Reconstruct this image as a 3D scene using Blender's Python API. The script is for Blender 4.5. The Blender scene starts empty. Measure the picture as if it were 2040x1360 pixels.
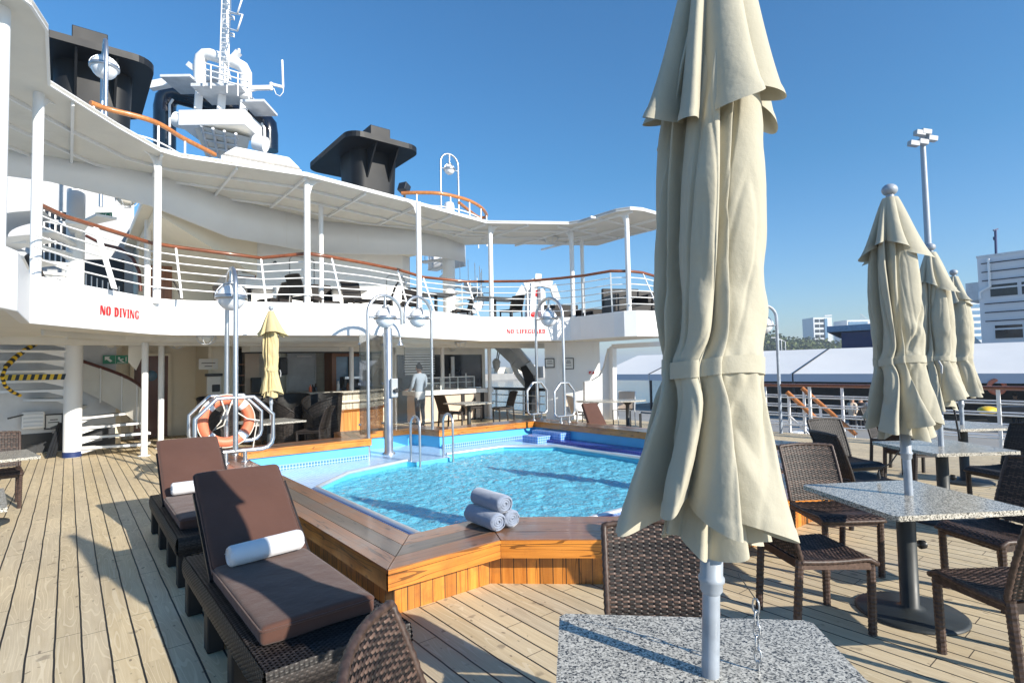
import bpy, bmesh, math, random
from mathutils import Vector, Matrix, noise
random.seed(7)
S = bpy.context.scene
COL = S.collection
R = math.radians
PI = math.pi

# ---------------------------------------------------------------- camera
CAMZ, FPX, YAW, PIT, ROLL = 1.6, 1100.0, R(38.8), R(2.6), 0.02
cam = bpy.data.cameras.new('camera')
camo = bpy.data.objects.new('camera', cam)
COL.objects.link(camo)
CM = Matrix.Rotation(-YAW, 3, 'Z') @ Matrix.Rotation(PI / 2 + PIT, 3, 'X') @ Matrix.Rotation(-ROLL, 3, 'Z')
camo.matrix_world = Matrix.Translation((0, 0, CAMZ)) @ CM.to_4x4()
cam.sensor_width = 36
cam.lens = 36 * FPX / 2040
cam.clip_start = 0.05
cam.clip_end = 30000
S.camera = camo

# ---------------------------------------------------------------- sky, sun, exposure
SUN_EL, SUN_AZ = R(25.0), R(167.2)
w = bpy.data.worlds.new('World')
S.world = w
w.use_nodes = True
nt = w.node_tree
sky = nt.nodes.new('ShaderNodeTexSky')
sky.sky_type = 'NISHITA'
sky.sun_disc = False
sky.sun_elevation = SUN_EL
sky.sun_rotation = SUN_AZ
sky.air_density = 1.4
sky.dust_density = 0.2
sky.ozone_density = 2.5
tcw = nt.nodes.new('ShaderNodeTexCoord'); spw = nt.nodes.new('ShaderNodeSeparateXYZ'); nt.links.new(tcw.outputs['Generated'], spw.inputs[0])
rw = nt.nodes.new('ShaderNodeValToRGB'); nt.links.new(spw.outputs[2], rw.inputs[0])
for e, (p, c) in zip((rw.color_ramp.elements[0], rw.color_ramp.elements[1]), ((0.0, (.76, 1.0, 1.56)), (.32, (.43, .92, 1.34)))): e.position = p; e.color = (*c, 1)
mw = nt.nodes.new('ShaderNodeMix'); mw.data_type = 'RGBA'; mw.blend_type = 'MULTIPLY'; mw.inputs[0].default_value = 1
nt.links.new(sky.outputs[0], mw.inputs[6]); nt.links.new(rw.outputs[0], mw.inputs[7])
nt.links.new(mw.outputs[2], nt.nodes['Background'].inputs[0])
nt.nodes['Background'].inputs[1].default_value = 0.08
sl = bpy.data.lights.new('sun', 'SUN')
sl.energy = 5.0
sl.angle = R(0.5)
sl.color = (1.0, 0.93, 0.82)
so = bpy.data.objects.new('sun', sl)
COL.objects.link(so)
sd = Vector((math.sin(SUN_AZ) * math.cos(SUN_EL), math.cos(SUN_AZ) * math.cos(SUN_EL), math.sin(SUN_EL)))
so.rotation_euler = (-sd).to_track_quat('-Z', 'Y').to_euler()
so.location = (0, 0, 40)
S.view_settings.view_transform = 'Standard'
S.view_settings.look = 'None'
S.view_settings.gamma = 1
S.view_settings.exposure = 0.66
S.cycles.max_bounces = 8
S.cycles.transparent_max_bounces = 16

# ---------------------------------------------------------------- measuring helpers (a photo point -> a place on a known plane)
CP = Vector((0, 0, CAMZ))
def ray(x, y): return CM @ Vector(((x - 1020) / FPX, -(y - 680) / FPX, -1.0))
def G(x, y, z=0.0):
    d = ray(x, y); return CP + d * ((z - CAMZ) / d.z)
def onY(x, y, Y):
    d = ray(x, y); return CP + d * (Y / d.y)
def onX(x, y, X):
    d = ray(x, y); return CP + d * (X / d.x)
def at(x, y, D): return CP + ray(x, y) * D

# ---------------------------------------------------------------- mesh builder
class MB:
    def __init__(s): s.v, s.f, s.m, s.sm, s.uv, s.cur = [], [], [], [], [], 0
    def add(s, vs, fs, smooth=False, uvs=None):
        b = len(s.v); s.v += [Vector(p) for p in vs]
        for i, f in enumerate(fs):
            s.f.append([b + k for k in f]); s.m.append(s.cur); s.sm.append(smooth)
            s.uv.append(uvs[i] if uvs else None)
        return s
    def box(s, x0, x1, y0, y1, z0, z1, T=None):
        vs = [Vector((x, y, z)) for z in (z0, z1) for y in (y0, y1) for x in (x0, x1)]
        if T is not None: vs = [T @ p for p in vs]
        return s.add(vs, [(0, 2, 3, 1), (4, 5, 7, 6), (0, 1, 5, 4), (2, 6, 7, 3), (0, 4, 6, 2), (1, 3, 7, 5)])
    def bar(s, a, b, wx, wz, up=(0, 0, 1)):
        a, b = Vector(a), Vector(b); d = (b - a).normalized(); up = Vector(up)
        if abs(d.dot(up)) > 0.98: up = Vector((0, 1, 0))
        sx = d.cross(up).normalized() * wx / 2; sz = sx.cross(d).normalized() * wz / 2
        vs = [p + i * sx + j * sz for p in (a, b) for j in (-1, 1) for i in (-1, 1)]
        return s.add(vs, [(0, 1, 3, 2), (4, 6, 7, 5), (0, 4, 5, 1), (2, 3, 7, 6), (0, 2, 6, 4), (1, 5, 7, 3)])
    def tube(s, pts, r, n=8, closed=False, smooth=True):
        pts = [Vector(p) for p in pts]; N = len(pts)
        rs = r if isinstance(r, (list, tuple)) else [r] * N
        vs, nrm = [], None
        for i, p in enumerate(pts):
            if closed: t = pts[(i + 1) % N] - pts[i - 1]
            else: t = pts[min(i + 1, N - 1)] - pts[max(i - 1, 0)]
            t.normalize()
            if nrm is None:
                nrm = t.cross(Vector((0, 0, 1)) if abs(t.z) < .9 else Vector((1, 0, 0))).normalized()
            else:
                nrm = (nrm - t * nrm.dot(t)).normalized()
            bn = t.cross(nrm)
            for k in range(n):
                a = 2 * PI * k / n; vs.append(p + (nrm * math.cos(a) + bn * math.sin(a)) * rs[i])
        fs = []
        for i in range(N if closed else N - 1):
            j = (i + 1) % N
            for k in range(n):
                l = (k + 1) % n; fs.append((i * n + k, i * n + l, j * n + l, j * n + k))
        s.add(vs, fs, smooth)
        if not closed:
            s.add([vs[k] for k in range(n)], [tuple(reversed(range(n)))])
            s.add([vs[(N - 1) * n + k] for k in range(n)], [tuple(range(n))])
        return s
    def lathe(s, prof, n=24, c=(0, 0, 0), smooth=True, a0=0, a1=2 * PI):
        c = Vector(c); full = abs(a1 - a0 - 2 * PI) < 1e-6; m = n if full else n + 1
        vs = [c + Vector((r * math.cos(a0 + (a1 - a0) * k / n), r * math.sin(a0 + (a1 - a0) * k / n), z)) for r, z in prof for k in range(m)]
        fs = []
        for i in range(len(prof) - 1):
            for k in range(n):
                l = (k + 1) % m; fs.append((i * m + k, i * m + l, (i + 1) * m + l, (i + 1) * m + k))
        s.add(vs, fs, smooth)
        if full:
            for i, rev in ((0, True), (len(prof) - 1, False)):
                if prof[i][0] > 1e-4:
                    q = [vs[i * m + k] for k in range(n)]
                    s.add(q, [tuple(reversed(range(n))) if rev else tuple(range(n))])
        return s
    def ball(s, c, r, n=16, sx=1, sy=1, sz=1):
        prof = [(r * math.sin(PI * i / n) + (1e-5 if i in (0, n) else 0), -r * math.cos(PI * i / n)) for i in range(n + 1)]
        b = len(s.v); s.lathe(prof, n * 2)
        for i in range(b, len(s.v)):
            p = s.v[i]; s.v[i] = Vector((p.x * sx + c[0], p.y * sy + c[1], p.z * sz + c[2]))
        return s
    def prism(s, poly, z0, z1, smooth=False):
        n = len(poly)
        vs = [Vector((p[0], p[1], z0)) for p in poly] + [Vector((p[0], p[1], z1)) for p in poly]
        area = sum(poly[i][0] * poly[(i + 1) % n][1] - poly[(i + 1) % n][0] * poly[i][1] for i in range(n))
        if area < 0:
            vs = [Vector((p[0], p[1], z0)) for p in reversed(poly)] + [Vector((p[0], p[1], z1)) for p in reversed(poly)]
        s.add(vs, [tuple(reversed(range(n))), tuple(range(n, 2 * n))])
        return s.add(vs, [(i, (i + 1) % n, n + (i + 1) % n, n + i) for i in range(n)], smooth)
    def wall(s, poly, z0, z1, th=0.05, smooth=False):
        """upright sheet of thickness th along an open 2-D polyline, thickness on its left"""
        P = [Vector((p[0], p[1])) for p in poly]; off = offset(P, th)
        n = len(P)
        zz0 = z0 if isinstance(z0, (list, tuple)) else [z0] * n
        zz1 = z1 if isinstance(z1, (list, tuple)) else [z1] * n
        vs = []
        for i in range(n):
            a, b = P[i], off[i]
            vs += [Vector((a.x, a.y, zz0[i])), Vector((a.x, a.y, zz1[i])), Vector((b.x, b.y, zz1[i])), Vector((b.x, b.y, zz0[i]))]
        fs = []
        for i in range(n - 1):
            for k in range(4):
                l = (k + 1) % 4; fs.append((i * 4 + k, i * 4 + 4 + k, i * 4 + 4 + l, i * 4 + l))
        s.add(vs, fs, smooth)
        s.add(vs[:4], [(0, 1, 2, 3)]); s.add(vs[-4:], [(3, 2, 1, 0)])
        return s
    def grid(s, fn, nu, nv, closed=False, smooth=True):
        vs = [Vector(fn(i / nu, j / nv)) for j in range(nv + 1) for i in range(nu + (0 if closed else 1))]
        m = nu if closed else nu + 1
        fs = [(j * m + i, j * m + (i + 1) % m, (j + 1) * m + (i + 1) % m, (j + 1) * m + i) for j in range(nv) for i in range(nu)]
        return s.add(vs, fs, smooth)
    def move(s, T):
        s.v = [T @ p for p in s.v]; return s
    def join(s, o):
        b = len(s.v); s.v += o.v; s.f += [[b + k for k in f] for f in o.f]; s.m += o.m; s.sm += o.sm; s.uv += o.uv; return s
    def mesh(s, name, mats, inv):
        me = bpy.data.meshes.new(name)
        me.from_pydata([inv @ p for p in s.v], [], s.f)
        for q in (mats if isinstance(mats, (list, tuple)) else [mats]): me.materials.append(q)
        me.polygons.foreach_set('material_index', s.m)
        me.polygons.foreach_set('use_smooth', s.sm)
        if any(u is not None for u in s.uv):
            L = me.uv_layers.new(name='UVMap')
            for p, u in zip(me.polygons, s.uv):
                if u:
                    for li, q in zip(p.loop_indices, u): L.data[li].uv = q
        me.update()
        return me

def offset(P, th):
    """points of an open polyline pushed to its left by th"""
    out = []
    for i in range(len(P)):
        d1 = (P[i] - P[i - 1]).normalized() if i else None
        d2 = (P[i + 1] - P[i]).normalized() if i < len(P) - 1 else None
        if d1 is None: d1 = d2
        if d2 is None: d2 = d1
        n1, n2 = Vector((-d1.y, d1.x)), Vector((-d2.y, d2.x))
        n = (n1 + n2).normalized(); out.append(P[i] + n * th / max(.4, n.dot(n1)))
    return out

TM = {}
def thing(name, label, cat, loc=(0, 0, 0), rz=0.0, group=None):
    o = bpy.data.objects.new(name, None); COL.objects.link(o)
    o.empty_display_size = .1
    o.location = loc; o.rotation_euler = (0, 0, rz)
    o['label'] = label; o['category'] = cat
    if group: o['group'] = group
    TM[o.name] = Matrix.Translation(Vector(loc)) @ Matrix.Rotation(rz, 4, 'Z')
    return o
def part(name, mb, mat, parent, world=True, bevel=0, label=None):
    T = TM[parent.name]
    me = mb.mesh(name, mat, T.inverted() if world else Matrix.Identity(4))
    o = bpy.data.objects.new(name, me); COL.objects.link(o); o.parent = parent
    TM[o.name] = T
    if bevel: add_bevel(o, bevel)
    if label: o['label'] = label
    return o
def add_bevel(o, wd):
    b = o.modifiers.new('bevel', 'BEVEL'); b.width = wd; b.segments = 2; b.limit_method = 'ANGLE'; b.angle_limit = R(40)
def single(name, mb, mat, label, cat, group=None, bevel=0, kind=None):
    xs = [p.x for p in mb.v]; ys = [p.y for p in mb.v]; zs = [p.z for p in mb.v]
    c = Vector(((min(xs) + max(xs)) / 2, (min(ys) + max(ys)) / 2, min(zs)))
    me = mb.mesh(name, mat, Matrix.Translation(-c))
    o = bpy.data.objects.new(name, me); COL.objects.link(o); o.location = c
    TM[o.name] = Matrix.Translation(c)
    if label: o['label'] = label
    if cat: o['category'] = cat
    if group: o['group'] = group
    if kind: o['kind'] = kind
    if bevel: add_bevel(o, bevel)
    return o
def dup(root, loc, rz, label, group=None, scale=None):
    def cp(o, par):
        c = o.copy(); COL.objects.link(c)
        if par is not None: c.parent = par
        for ch in [q for q in ALLCH.get(o.name, [])]: cp(ch, c)
        return c
    ALLCH = {}
    for q in bpy.data.objects:
        if q.parent: ALLCH.setdefault(q.parent.name, []).append(q)
    r = cp(root, None); r.location = loc; r.rotation_euler = (0, 0, rz); r['label'] = label
    if scale: r.scale = scale
    if group: r['group'] = group
    TM[r.name] = Matrix.Translation(Vector(loc)) @ Matrix.Rotation(rz, 4, 'Z')
    return r
def arc(c, r, a0, a1, n, z=0):
    return [(c[0] + r * math.cos(a0 + (a1 - a0) * i / n), c[1] + r * math.sin(a0 + (a1 - a0) * i / n), z) for i in range(n + 1)]

# ---------------------------------------------------------------- materials
def newmat(name):
    m = bpy.data.materials.new(name); m.use_nodes = True
    t = m.node_tree; return m, t, t.nodes['Principled BSDF']
def nd(t, typ, **kw):
    n = t.nodes.new(typ)
    for k, v in kw.items():
        if k.startswith('i_'):
            key = k[2:]; key = int(key) if key.isdigit() else key.replace('_', ' ')
            n.inputs[key].default_value = v
        else: setattr(n, k, v)
    return n
def math_(t, op, a, b=None, c=None):
    n = t.nodes.new('ShaderNodeMath'); n.operation = op
    for i, x in enumerate((a, b, c)):
        if x is None: continue
        if isinstance(x, (int, float)): n.inputs[i].default_value = x
        else: t.links.new(x, n.inputs[i])
    return n.outputs[0]
def ramp(t, fac, stops):
    r = t.nodes.new('ShaderNodeValToRGB'); e = r.color_ramp.elements
    while len(e) < len(stops): e.new(.5)
    for q, (p, c) in zip(e, stops): q.position = p; q.color = (*c, 1)
    t.links.new(fac, r.inputs[0]); return r.outputs[0]
def mix(t, fac, a, b, mode='MIX'):
    n = t.nodes.new('ShaderNodeMix'); n.data_type = 'RGBA'; n.blend_type = mode
    for i, x in ((0, fac), (6, a), (7, b)):
        if isinstance(x, (int, float)): n.inputs[i].default_value = x
        elif isinstance(x, tuple): n.inputs[i].default_value = (*x, 1)
        else: t.links.new(x, n.inputs[i])
    return n.outputs[2]
def coords(t, scale=(1, 1, 1), kind='Object', rot=(0, 0, 0)):
    tc = t.nodes.new('ShaderNodeTexCoord'); mp = t.nodes.new('ShaderNodeMapping')
    mp.inputs['Scale'].default_value = scale; mp.inputs['Rotation'].default_value = rot
    t.links.new(tc.outputs[kind], mp.inputs[0]); return mp.outputs[0]
def bump(t, b, h, strength=.3, dist=.01):
    n = t.nodes.new('ShaderNodeBump'); n.inputs['Strength'].default_value = strength; n.inputs['Distance'].default_value = dist
    t.links.new(h, n.inputs['Height']); t.links.new(n.outputs[0], b.inputs['Normal']); return n
def noise_(t, vec, scale, detail=4, rough=.55):
    n = t.nodes.new('ShaderNodeTexNoise'); n.inputs['Scale'].default_value = scale; n.inputs['Detail'].default_value = detail; n.inputs['Roughness'].default_value = rough
    if vec is not None: t.links.new(vec, n.inputs['Vector'])
    return n.outputs['Fac']

def plain(name, col, rough=.5, metal=0.0, var=.12, scale=3.0, bmp=0.0, bscale=60, spec=.5, coat=0, dirt=None, stretch=(1, 1, 1)):
    m, t, b = newmat(name)
    c = coords(t, stretch)
    f = noise_(t, c, scale, 5)
    lo = tuple(max(0, x * (1 - var)) for x in col); hi = tuple(min(1, x * (1 + var)) for x in col)
    out = ramp(t, f, [(.3, lo), (.7, hi)])
    if dirt:
        g = noise_(t, c, scale * .7, 8, .7)
        gm = ramp(t, g, [(.56, (0, 0, 0)), (.74, (1, 1, 1))])
        out = mix(t, math_(t, 'MULTIPLY', gm, .55), out, dirt)
    t.links.new(out, b.inputs['Base Color'])
    rr = math_(t, 'MULTIPLY_ADD', f, .25, rough - .12); t.links.new(rr, b.inputs['Roughness'])
    b.inputs['Metallic'].default_value = metal
    b.inputs['Specular IOR Level'].default_value = spec
    b.inputs['Coat Weight'].default_value = coat
    if bmp: bump(t, b, noise_(t, c, bscale, 3), bmp, .005)
    return m

def wood(name, c1, c2, axis='X', pitch=0, gapw=.004, rough=.35, coat=.3, gscale=1.0, gap=(.02, .012, .008), uv=False, stain=None, jitter=1.0):
    """grain runs along an axis; pitch: board width measured across the grain (0: none)"""
    m, t, b = newmat(name)
    tc = t.nodes.new('ShaderNodeTexCoord'); sp = t.nodes.new('ShaderNodeSeparateXYZ')
    t.links.new(tc.outputs['UV' if uv else 'Object'], sp.inputs[0])
    uz = uv and axis == 'Z'
    if uz: axis = 'Y'
    ax = {'X': (0, 1, 2), 'Y': (1, 0, 2), 'Z': (2, 0, 1)}[axis]
    u = sp.outputs[ax[0]]; v = sp.outputs[ax[1]]; w_ = sp.outputs[ax[2]]
    rnd = 0.0
    if pitch:
        if axis == 'Z': v = math_(t, 'ADD', math_(t, 'MULTIPLY', v, .77), math_(t, 'MULTIPLY', w_, .64))
        k = math_(t, 'DIVIDE', v, pitch); fl = math_(t, 'FLOOR', k); fr = math_(t, 'FRACT', k)
        wn = nd(t, 'ShaderNodeTexWhiteNoise', noise_dimensions='1D'); t.links.new(fl, wn.inputs['W']); rnd = wn.outputs['Value']
        d = math_(t, 'ABSOLUTE', math_(t, 'SUBTRACT', fr, .5))
        gm = math_(t, 'GREATER_THAN', d, .5 - gapw / pitch)
    cb = nd(t, 'ShaderNodeCombineXYZ')
    t.links.new(math_(t, 'MULTIPLY', u, 1.6 * gscale), cb.inputs[0]); t.links.new(math_(t, 'MULTIPLY', v, 26 * gscale), cb.inputs[1])
    zz = math_(t, 'MULTIPLY', w_, 26 * gscale)
    if pitch: zz = math_(t, 'MULTIPLY_ADD', rnd, 37.0, zz)
    t.links.new(zz, cb.inputs[2])
    f = noise_(t, cb.outputs[0], 1.0, 6, .65)
    f2 = noise_(t, cb.outputs[0], .18, 2, .5)
    out = ramp(t, f, [(.3, c1), (.68, c2)])
    out = mix(t, math_(t, 'MULTIPLY', math_(t, 'SUBTRACT', f2, .3), .9), out, tuple(x * .55 for x in c1))
    if pitch:
        hs = nd(t, 'ShaderNodeHueSaturation'); t.links.new(out, hs.inputs['Color'])
        t.links.new(math_(t, 'MULTIPLY_ADD', rnd, .45 * jitter, 1 - .22 * jitter), hs.inputs['Value'])
        out = mix(t, gm, hs.outputs[0], gap)
    if stain:
        s = noise_(t, coords(t), 2.3, 7, .7)
        out = mix(t, math_(t, 'MULTIPLY', ramp(t, s, [(.48, (0, 0, 0)), (.66, (1, 1, 1))]), .75), out, stain)
    if coat >= .3 and uv:
        kn = nd(t, 'ShaderNodeTexVoronoi', i_Scale=1.0); kc = nd(t, 'ShaderNodeCombineXYZ'); t.links.new(math_(t, 'MULTIPLY', u, 4.2), kc.inputs[0]); t.links.new(math_(t, 'MULTIPLY', v, 9.0), kc.inputs[1]); t.links.new(kc.outputs[0], kn.inputs['Vector'])
        km = ramp(t, kn.outputs['Distance'], [(.05, (1, 1, 1)), (.13, (0, 0, 0))]); out = mix(t, math_(t, 'MULTIPLY', km, .75), out, tuple(x * .30 for x in c1))
        ck = math_(t, 'LESS_THAN', math_(t, 'ABSOLUTE', math_(t, 'SUBTRACT', noise_(t, cb.outputs[0], .35, 2, .5), .5)), .006); out = mix(t, math_(t, 'MULTIPLY', ck, .8), out, tuple(x * .22 for x in c1))
    t.links.new(out, b.inputs['Base Color'])
    b.inputs['Coat Weight'].default_value = coat; b.inputs['Coat Roughness'].default_value = .12
    t.links.new(math_(t, 'MULTIPLY_ADD', f, .3, rough - .12), b.inputs['Roughness'])
    bump(t, b, f, .18, .002)
    return m

def deck_mat():
    m, t, b = newmat('teak_planks')
    tc = t.nodes.new('ShaderNodeTexCoord'); sp = t.nodes.new('ShaderNodeSeparateXYZ'); t.links.new(tc.outputs['Object'], sp.inputs[0])
    wob = noise_(t, coords(t, (2.2, 2.2, 2.2)), 1.0, 3)
    x = math_(t, 'ADD', sp.outputs[0], math_(t, 'MULTIPLY', math_(t, 'SUBTRACT', wob, .5), .012)); y = sp.outputs[1]
    PW = .127
    k = math_(t, 'DIVIDE', math_(t, 'ADD', x, .042), PW); fl = math_(t, 'FLOOR', k); fr = math_(t, 'FRACT', k)
    wn = nd(t, 'ShaderNodeTexWhiteNoise', noise_dimensions='1D'); t.links.new(fl, wn.inputs['W']); rnd = wn.outputs['Value']
    ky = math_(t, 'DIVIDE', math_(t, 'MULTIPLY_ADD', rnd, 7.0, y), 1.55); fy = math_(t, 'FLOOR', ky); fry = math_(t, 'FRACT', ky)
    cbw = nd(t, 'ShaderNodeCombineXYZ'); t.links.new(fl, cbw.inputs[0]); t.links.new(fy, cbw.inputs[1])
    wn2 = nd(t, 'ShaderNodeTexWhiteNoise', noise_dimensions='2D'); t.links.new(cbw.outputs[0], wn2.inputs['Vector']); r2 = wn2.outputs['Value']
    d = math_(t, 'ABSOLUTE', math_(t, 'SUBTRACT', fr, .5))
    seam = math_(t, 'GREATER_THAN', d, .5 - .0052 / PW)
    butt = math_(t, 'LESS_THAN', math_(t, 'ABSOLUTE', math_(t, 'SUBTRACT', fry, .5)), .0016)
    cb = nd(t, 'ShaderNodeCombineXYZ')
    t.links.new(math_(t, 'MULTIPLY', x, 34.0), cb.inputs[0]); t.links.new(math_(t, 'MULTIPLY', y, 2.2), cb.inputs[1]); t.links.new(math_(t, 'MULTIPLY', r2, 60.0), cb.inputs[2])
    g1 = noise_(t, cb.outputs[0], 1.0, 7, .62)
    cb2 = nd(t, 'ShaderNodeCombineXYZ')
    t.links.new(math_(t, 'MULTIPLY', x, 9.0), cb2.inputs[0]); t.links.new(math_(t, 'MULTIPLY', y, .8), cb2.inputs[1]); t.links.new(math_(t, 'MULTIPLY', r2, 31.0), cb2.inputs[2])
    rings = math_(t, 'FRACT', math_(t, 'MULTIPLY', noise_(t, cb2.outputs[0], 1.0, 1, .4), 16.0))
    ringl = math_(t, 'ABSOLUTE', math_(t, 'SUBTRACT', rings, .5))
    base = ramp(t, g1, [(.28, (.50, .37, .19)), (.52, (.62, .48, .265)), (.75, (.71, .57, .34))])
    base = mix(t, math_(t, 'MULTIPLY', ringl, .55), base, (.66, .54, .37))
    hs = nd(t, 'ShaderNodeHueSaturation'); t.links.new(base, hs.inputs['Color'])
    t.links.new(math_(t, 'MULTIPLY_ADD', r2, .16, .90), hs.inputs['Value'])
    t.links.new(math_(t, 'MULTIPLY_ADD', rnd, .14, .84), hs.inputs['Saturation'])
    out = mix(t, math_(t, 'MULTIPLY', math_(t, 'LESS_THAN', ringl, .09), .45), hs.outputs[0], (.80, .69, .50))
    big = noise_(t, coords(t, (1.1, .45, 1)), 1.2, 5, .6)
    out = mix(t, math_(t, 'MULTIPLY', ramp(t, big, [(.42, (0, 0, 0)), (.7, (1, 1, 1))]), .45), out, (.36, .30, .22))
    sp1 = noise_(t, coords(t, (1, 1, 1)), 7.5, 2, .5)
    out = mix(t, math_(t, 'MULTIPLY', ramp(t, sp1, [(.665, (0, 0, 0)), (.72, (1, 1, 1))]), .5), out, (.15, .11, .08))
    sp2 = noise_(t, coords(t, (1, .55, 1)), 23, 1, .4)
    out = mix(t, math_(t, 'MULTIPLY', ramp(t, sp2, [(.72, (0, 0, 0)), (.76, (1, 1, 1))]), .7), out, (.12, .08, .055))
    out = mix(t, butt, out, (.05, .035, .025))
    out = mix(t, seam, out, (.012, .011, .010))
    t.links.new(out, b.inputs['Base Color'])
    t.links.new(math_(t, 'MULTIPLY_ADD', g1, .25, .48), b.inputs['Roughness'])
    hgt = math_(t, 'SUBTRACT', math_(t, 'MULTIPLY', g1, .35), math_(t, 'MULTIPLY', seam, 1.0))
    bump(t, b, hgt, .35, .004)
    return m

def granite_mat():
    m, t, b = newmat('granite')
    c = coords(t)
    v = nd(t, 'ShaderNodeTexVoronoi', i_Scale=185.0); t.links.new(c, v.inputs['Vector'])
    hs = nd(t, 'ShaderNodeSeparateColor'); t.links.new(v.outputs['Color'], hs.inputs[0])
    n = noise_(t, c, 60, 4, .7)
    f = math_(t, 'ADD', math_(t, 'MULTIPLY', hs.outputs[0], .55), math_(t, 'MULTIPLY', n, .62))
    out = ramp(t, f, [(.30, (.03, .03, .028)), (.40, (.12, .114, .098)), (.52, (.33, .31, .265)), (.70, (.52, .49, .42)), (.9, (.70, .66, .57))])
    t.links.new(out, b.inputs['Base Color']); b.inputs['Roughness'].default_value = .22; b.inputs['Specular IOR Level'].default_value = .4
    t.links.new(math_(t, 'MULTIPLY_ADD', n, .25, .1), b.inputs['Roughness'])
    return m

def wicker_mat(name, c1, c2, c3, rough=.46):
    m, t, b = newmat(name)
    g = t.nodes.new('ShaderNodeNewGeometry')
    n = noise_(t, coords(t, (1, 1, 1)), 38, 3, .6)
    f = math_(t, 'ADD', math_(t, 'MULTIPLY', g.outputs['Random Per Island'], .5), math_(t, 'MULTIPLY', n, .55))
    out = ramp(t, f, [(.2, c1), (.5, c2), (.85, c3)])
    t.links.new(out, b.inputs['Base Color']); b.inputs['Roughness'].default_value = rough
    b.inputs['Specular IOR Level'].default_value = .38
    bump(t, b, noise_(t, coords(t), 260, 2), .2, .001)
    return m

def cloth_mat(name, col, var=.08, weave=420, rough=.9, sheen=.15, trans=0.0):
    m, t, b = newmat(name)
    c = coords(t)
    f = noise_(t, c, 2.2, 6, .6); fine = noise_(t, c, weave, 2, .6)
    lo = tuple(x * (1 - var) for x in col); hi = tuple(min(1, x * (1 + var)) for x in col)
    out = ramp(t, f, [(.3, lo), (.7, hi)])
    t.links.new(out, b.inputs['Base Color']); b.inputs['Roughness'].default_value = rough
    b.inputs['Sheen Weight'].default_value = sheen; b.inputs['Specular IOR Level'].default_value = .15
    big = noise_(t, c, 9, 4, .55)
    bump(t, b, math_(t, 'ADD', math_(t, 'MULTIPLY', fine, .08), math_(t, 'MULTIPLY', big, .9)), .42, .022)
    if trans:
        o = t.nodes['Material Output']; tr = nd(t, 'ShaderNodeBsdfTranslucent'); t.links.new(out, tr.inputs['Color'])
        ms = nd(t, 'ShaderNodeMixShader', i_0=trans); t.links.new(b.outputs[0], ms.inputs[1]); t.links.new(tr.outputs[0], ms.inputs[2]); t.links.new(ms.outputs[0], o.inputs['Surface'])
    return m

def tile_mat(name, col, grout, size=.05, gw=.06, rough=.25, var=.12):
    m, t, b = newmat(name)
    tc = t.nodes.new('ShaderNodeTexCoord'); sp = t.nodes.new('ShaderNodeSeparateXYZ'); t.links.new(tc.outputs['Object'], sp.inputs[0])
    sel = None
    for i in range(3):
        fr = math_(t, 'FRACT', math_(t, 'ADD', math_(t, 'DIVIDE', sp.outputs[i], size), .37))
        e = math_(t, 'GREATER_THAN', math_(t, 'ABSOLUTE', math_(t, 'SUBTRACT', fr, .5)), .5 - gw)
        sel = e if sel is None else math_(t, 'MAXIMUM', sel, e)
    v = nd(t, 'ShaderNodeTexWhiteNoise'); sn = nd(t, 'ShaderNodeVectorMath', operation='SNAP'); t.links.new(tc.outputs['Object'], sn.inputs[0]); sn.inputs[1].default_value = (size, size, size)
    t.links.new(sn.outputs[0], v.inputs['Vector'])
    c = ramp(t, v.outputs['Value'], [(0, tuple(x * (1 - var) for x in col)), (1, tuple(min(1, x * (1 + var)) for x in col))])
    t.links.new(mix(t, sel, c, grout), b.inputs['Base Color']); b.inputs['Roughness'].default_value = rough
    return m

def glass_mat(name, tint=(.92, .96, .97), alpha=.12, rough=.02):
    m, t, b = newmat(name)
    o = t.nodes['Material Output']
    tr = nd(t, 'ShaderNodeBsdfTransparent', i_0=(*tint, 1)); gl = nd(t, 'ShaderNodeBsdfGlossy'); gl.inputs['Roughness'].default_value = rough
    fz = nd(t, 'ShaderNodeFresnel', i_IOR=1.45)
    f = math_(t, 'ADD', math_(t, 'MULTIPLY', fz.outputs[0], .8), alpha * .25)
    ms = nd(t, 'ShaderNodeMixShader'); t.links.new(f, ms.inputs[0]); t.links.new(tr.outputs[0], ms.inputs[1]); t.links.new(gl.outputs[0], ms.inputs[2])
    df = nd(t, 'ShaderNodeBsdfDiffuse', i_0=(.7, .75, .77, 1))
    m2 = nd(t, 'ShaderNodeMixShader', i_0=alpha * .6); t.links.new(ms.outputs[0], m2.inputs[1]); t.links.new(df.outputs[0], m2.inputs[2])
    t.links.new(m2.outputs[0], o.inputs['Surface'])
    return m

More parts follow.
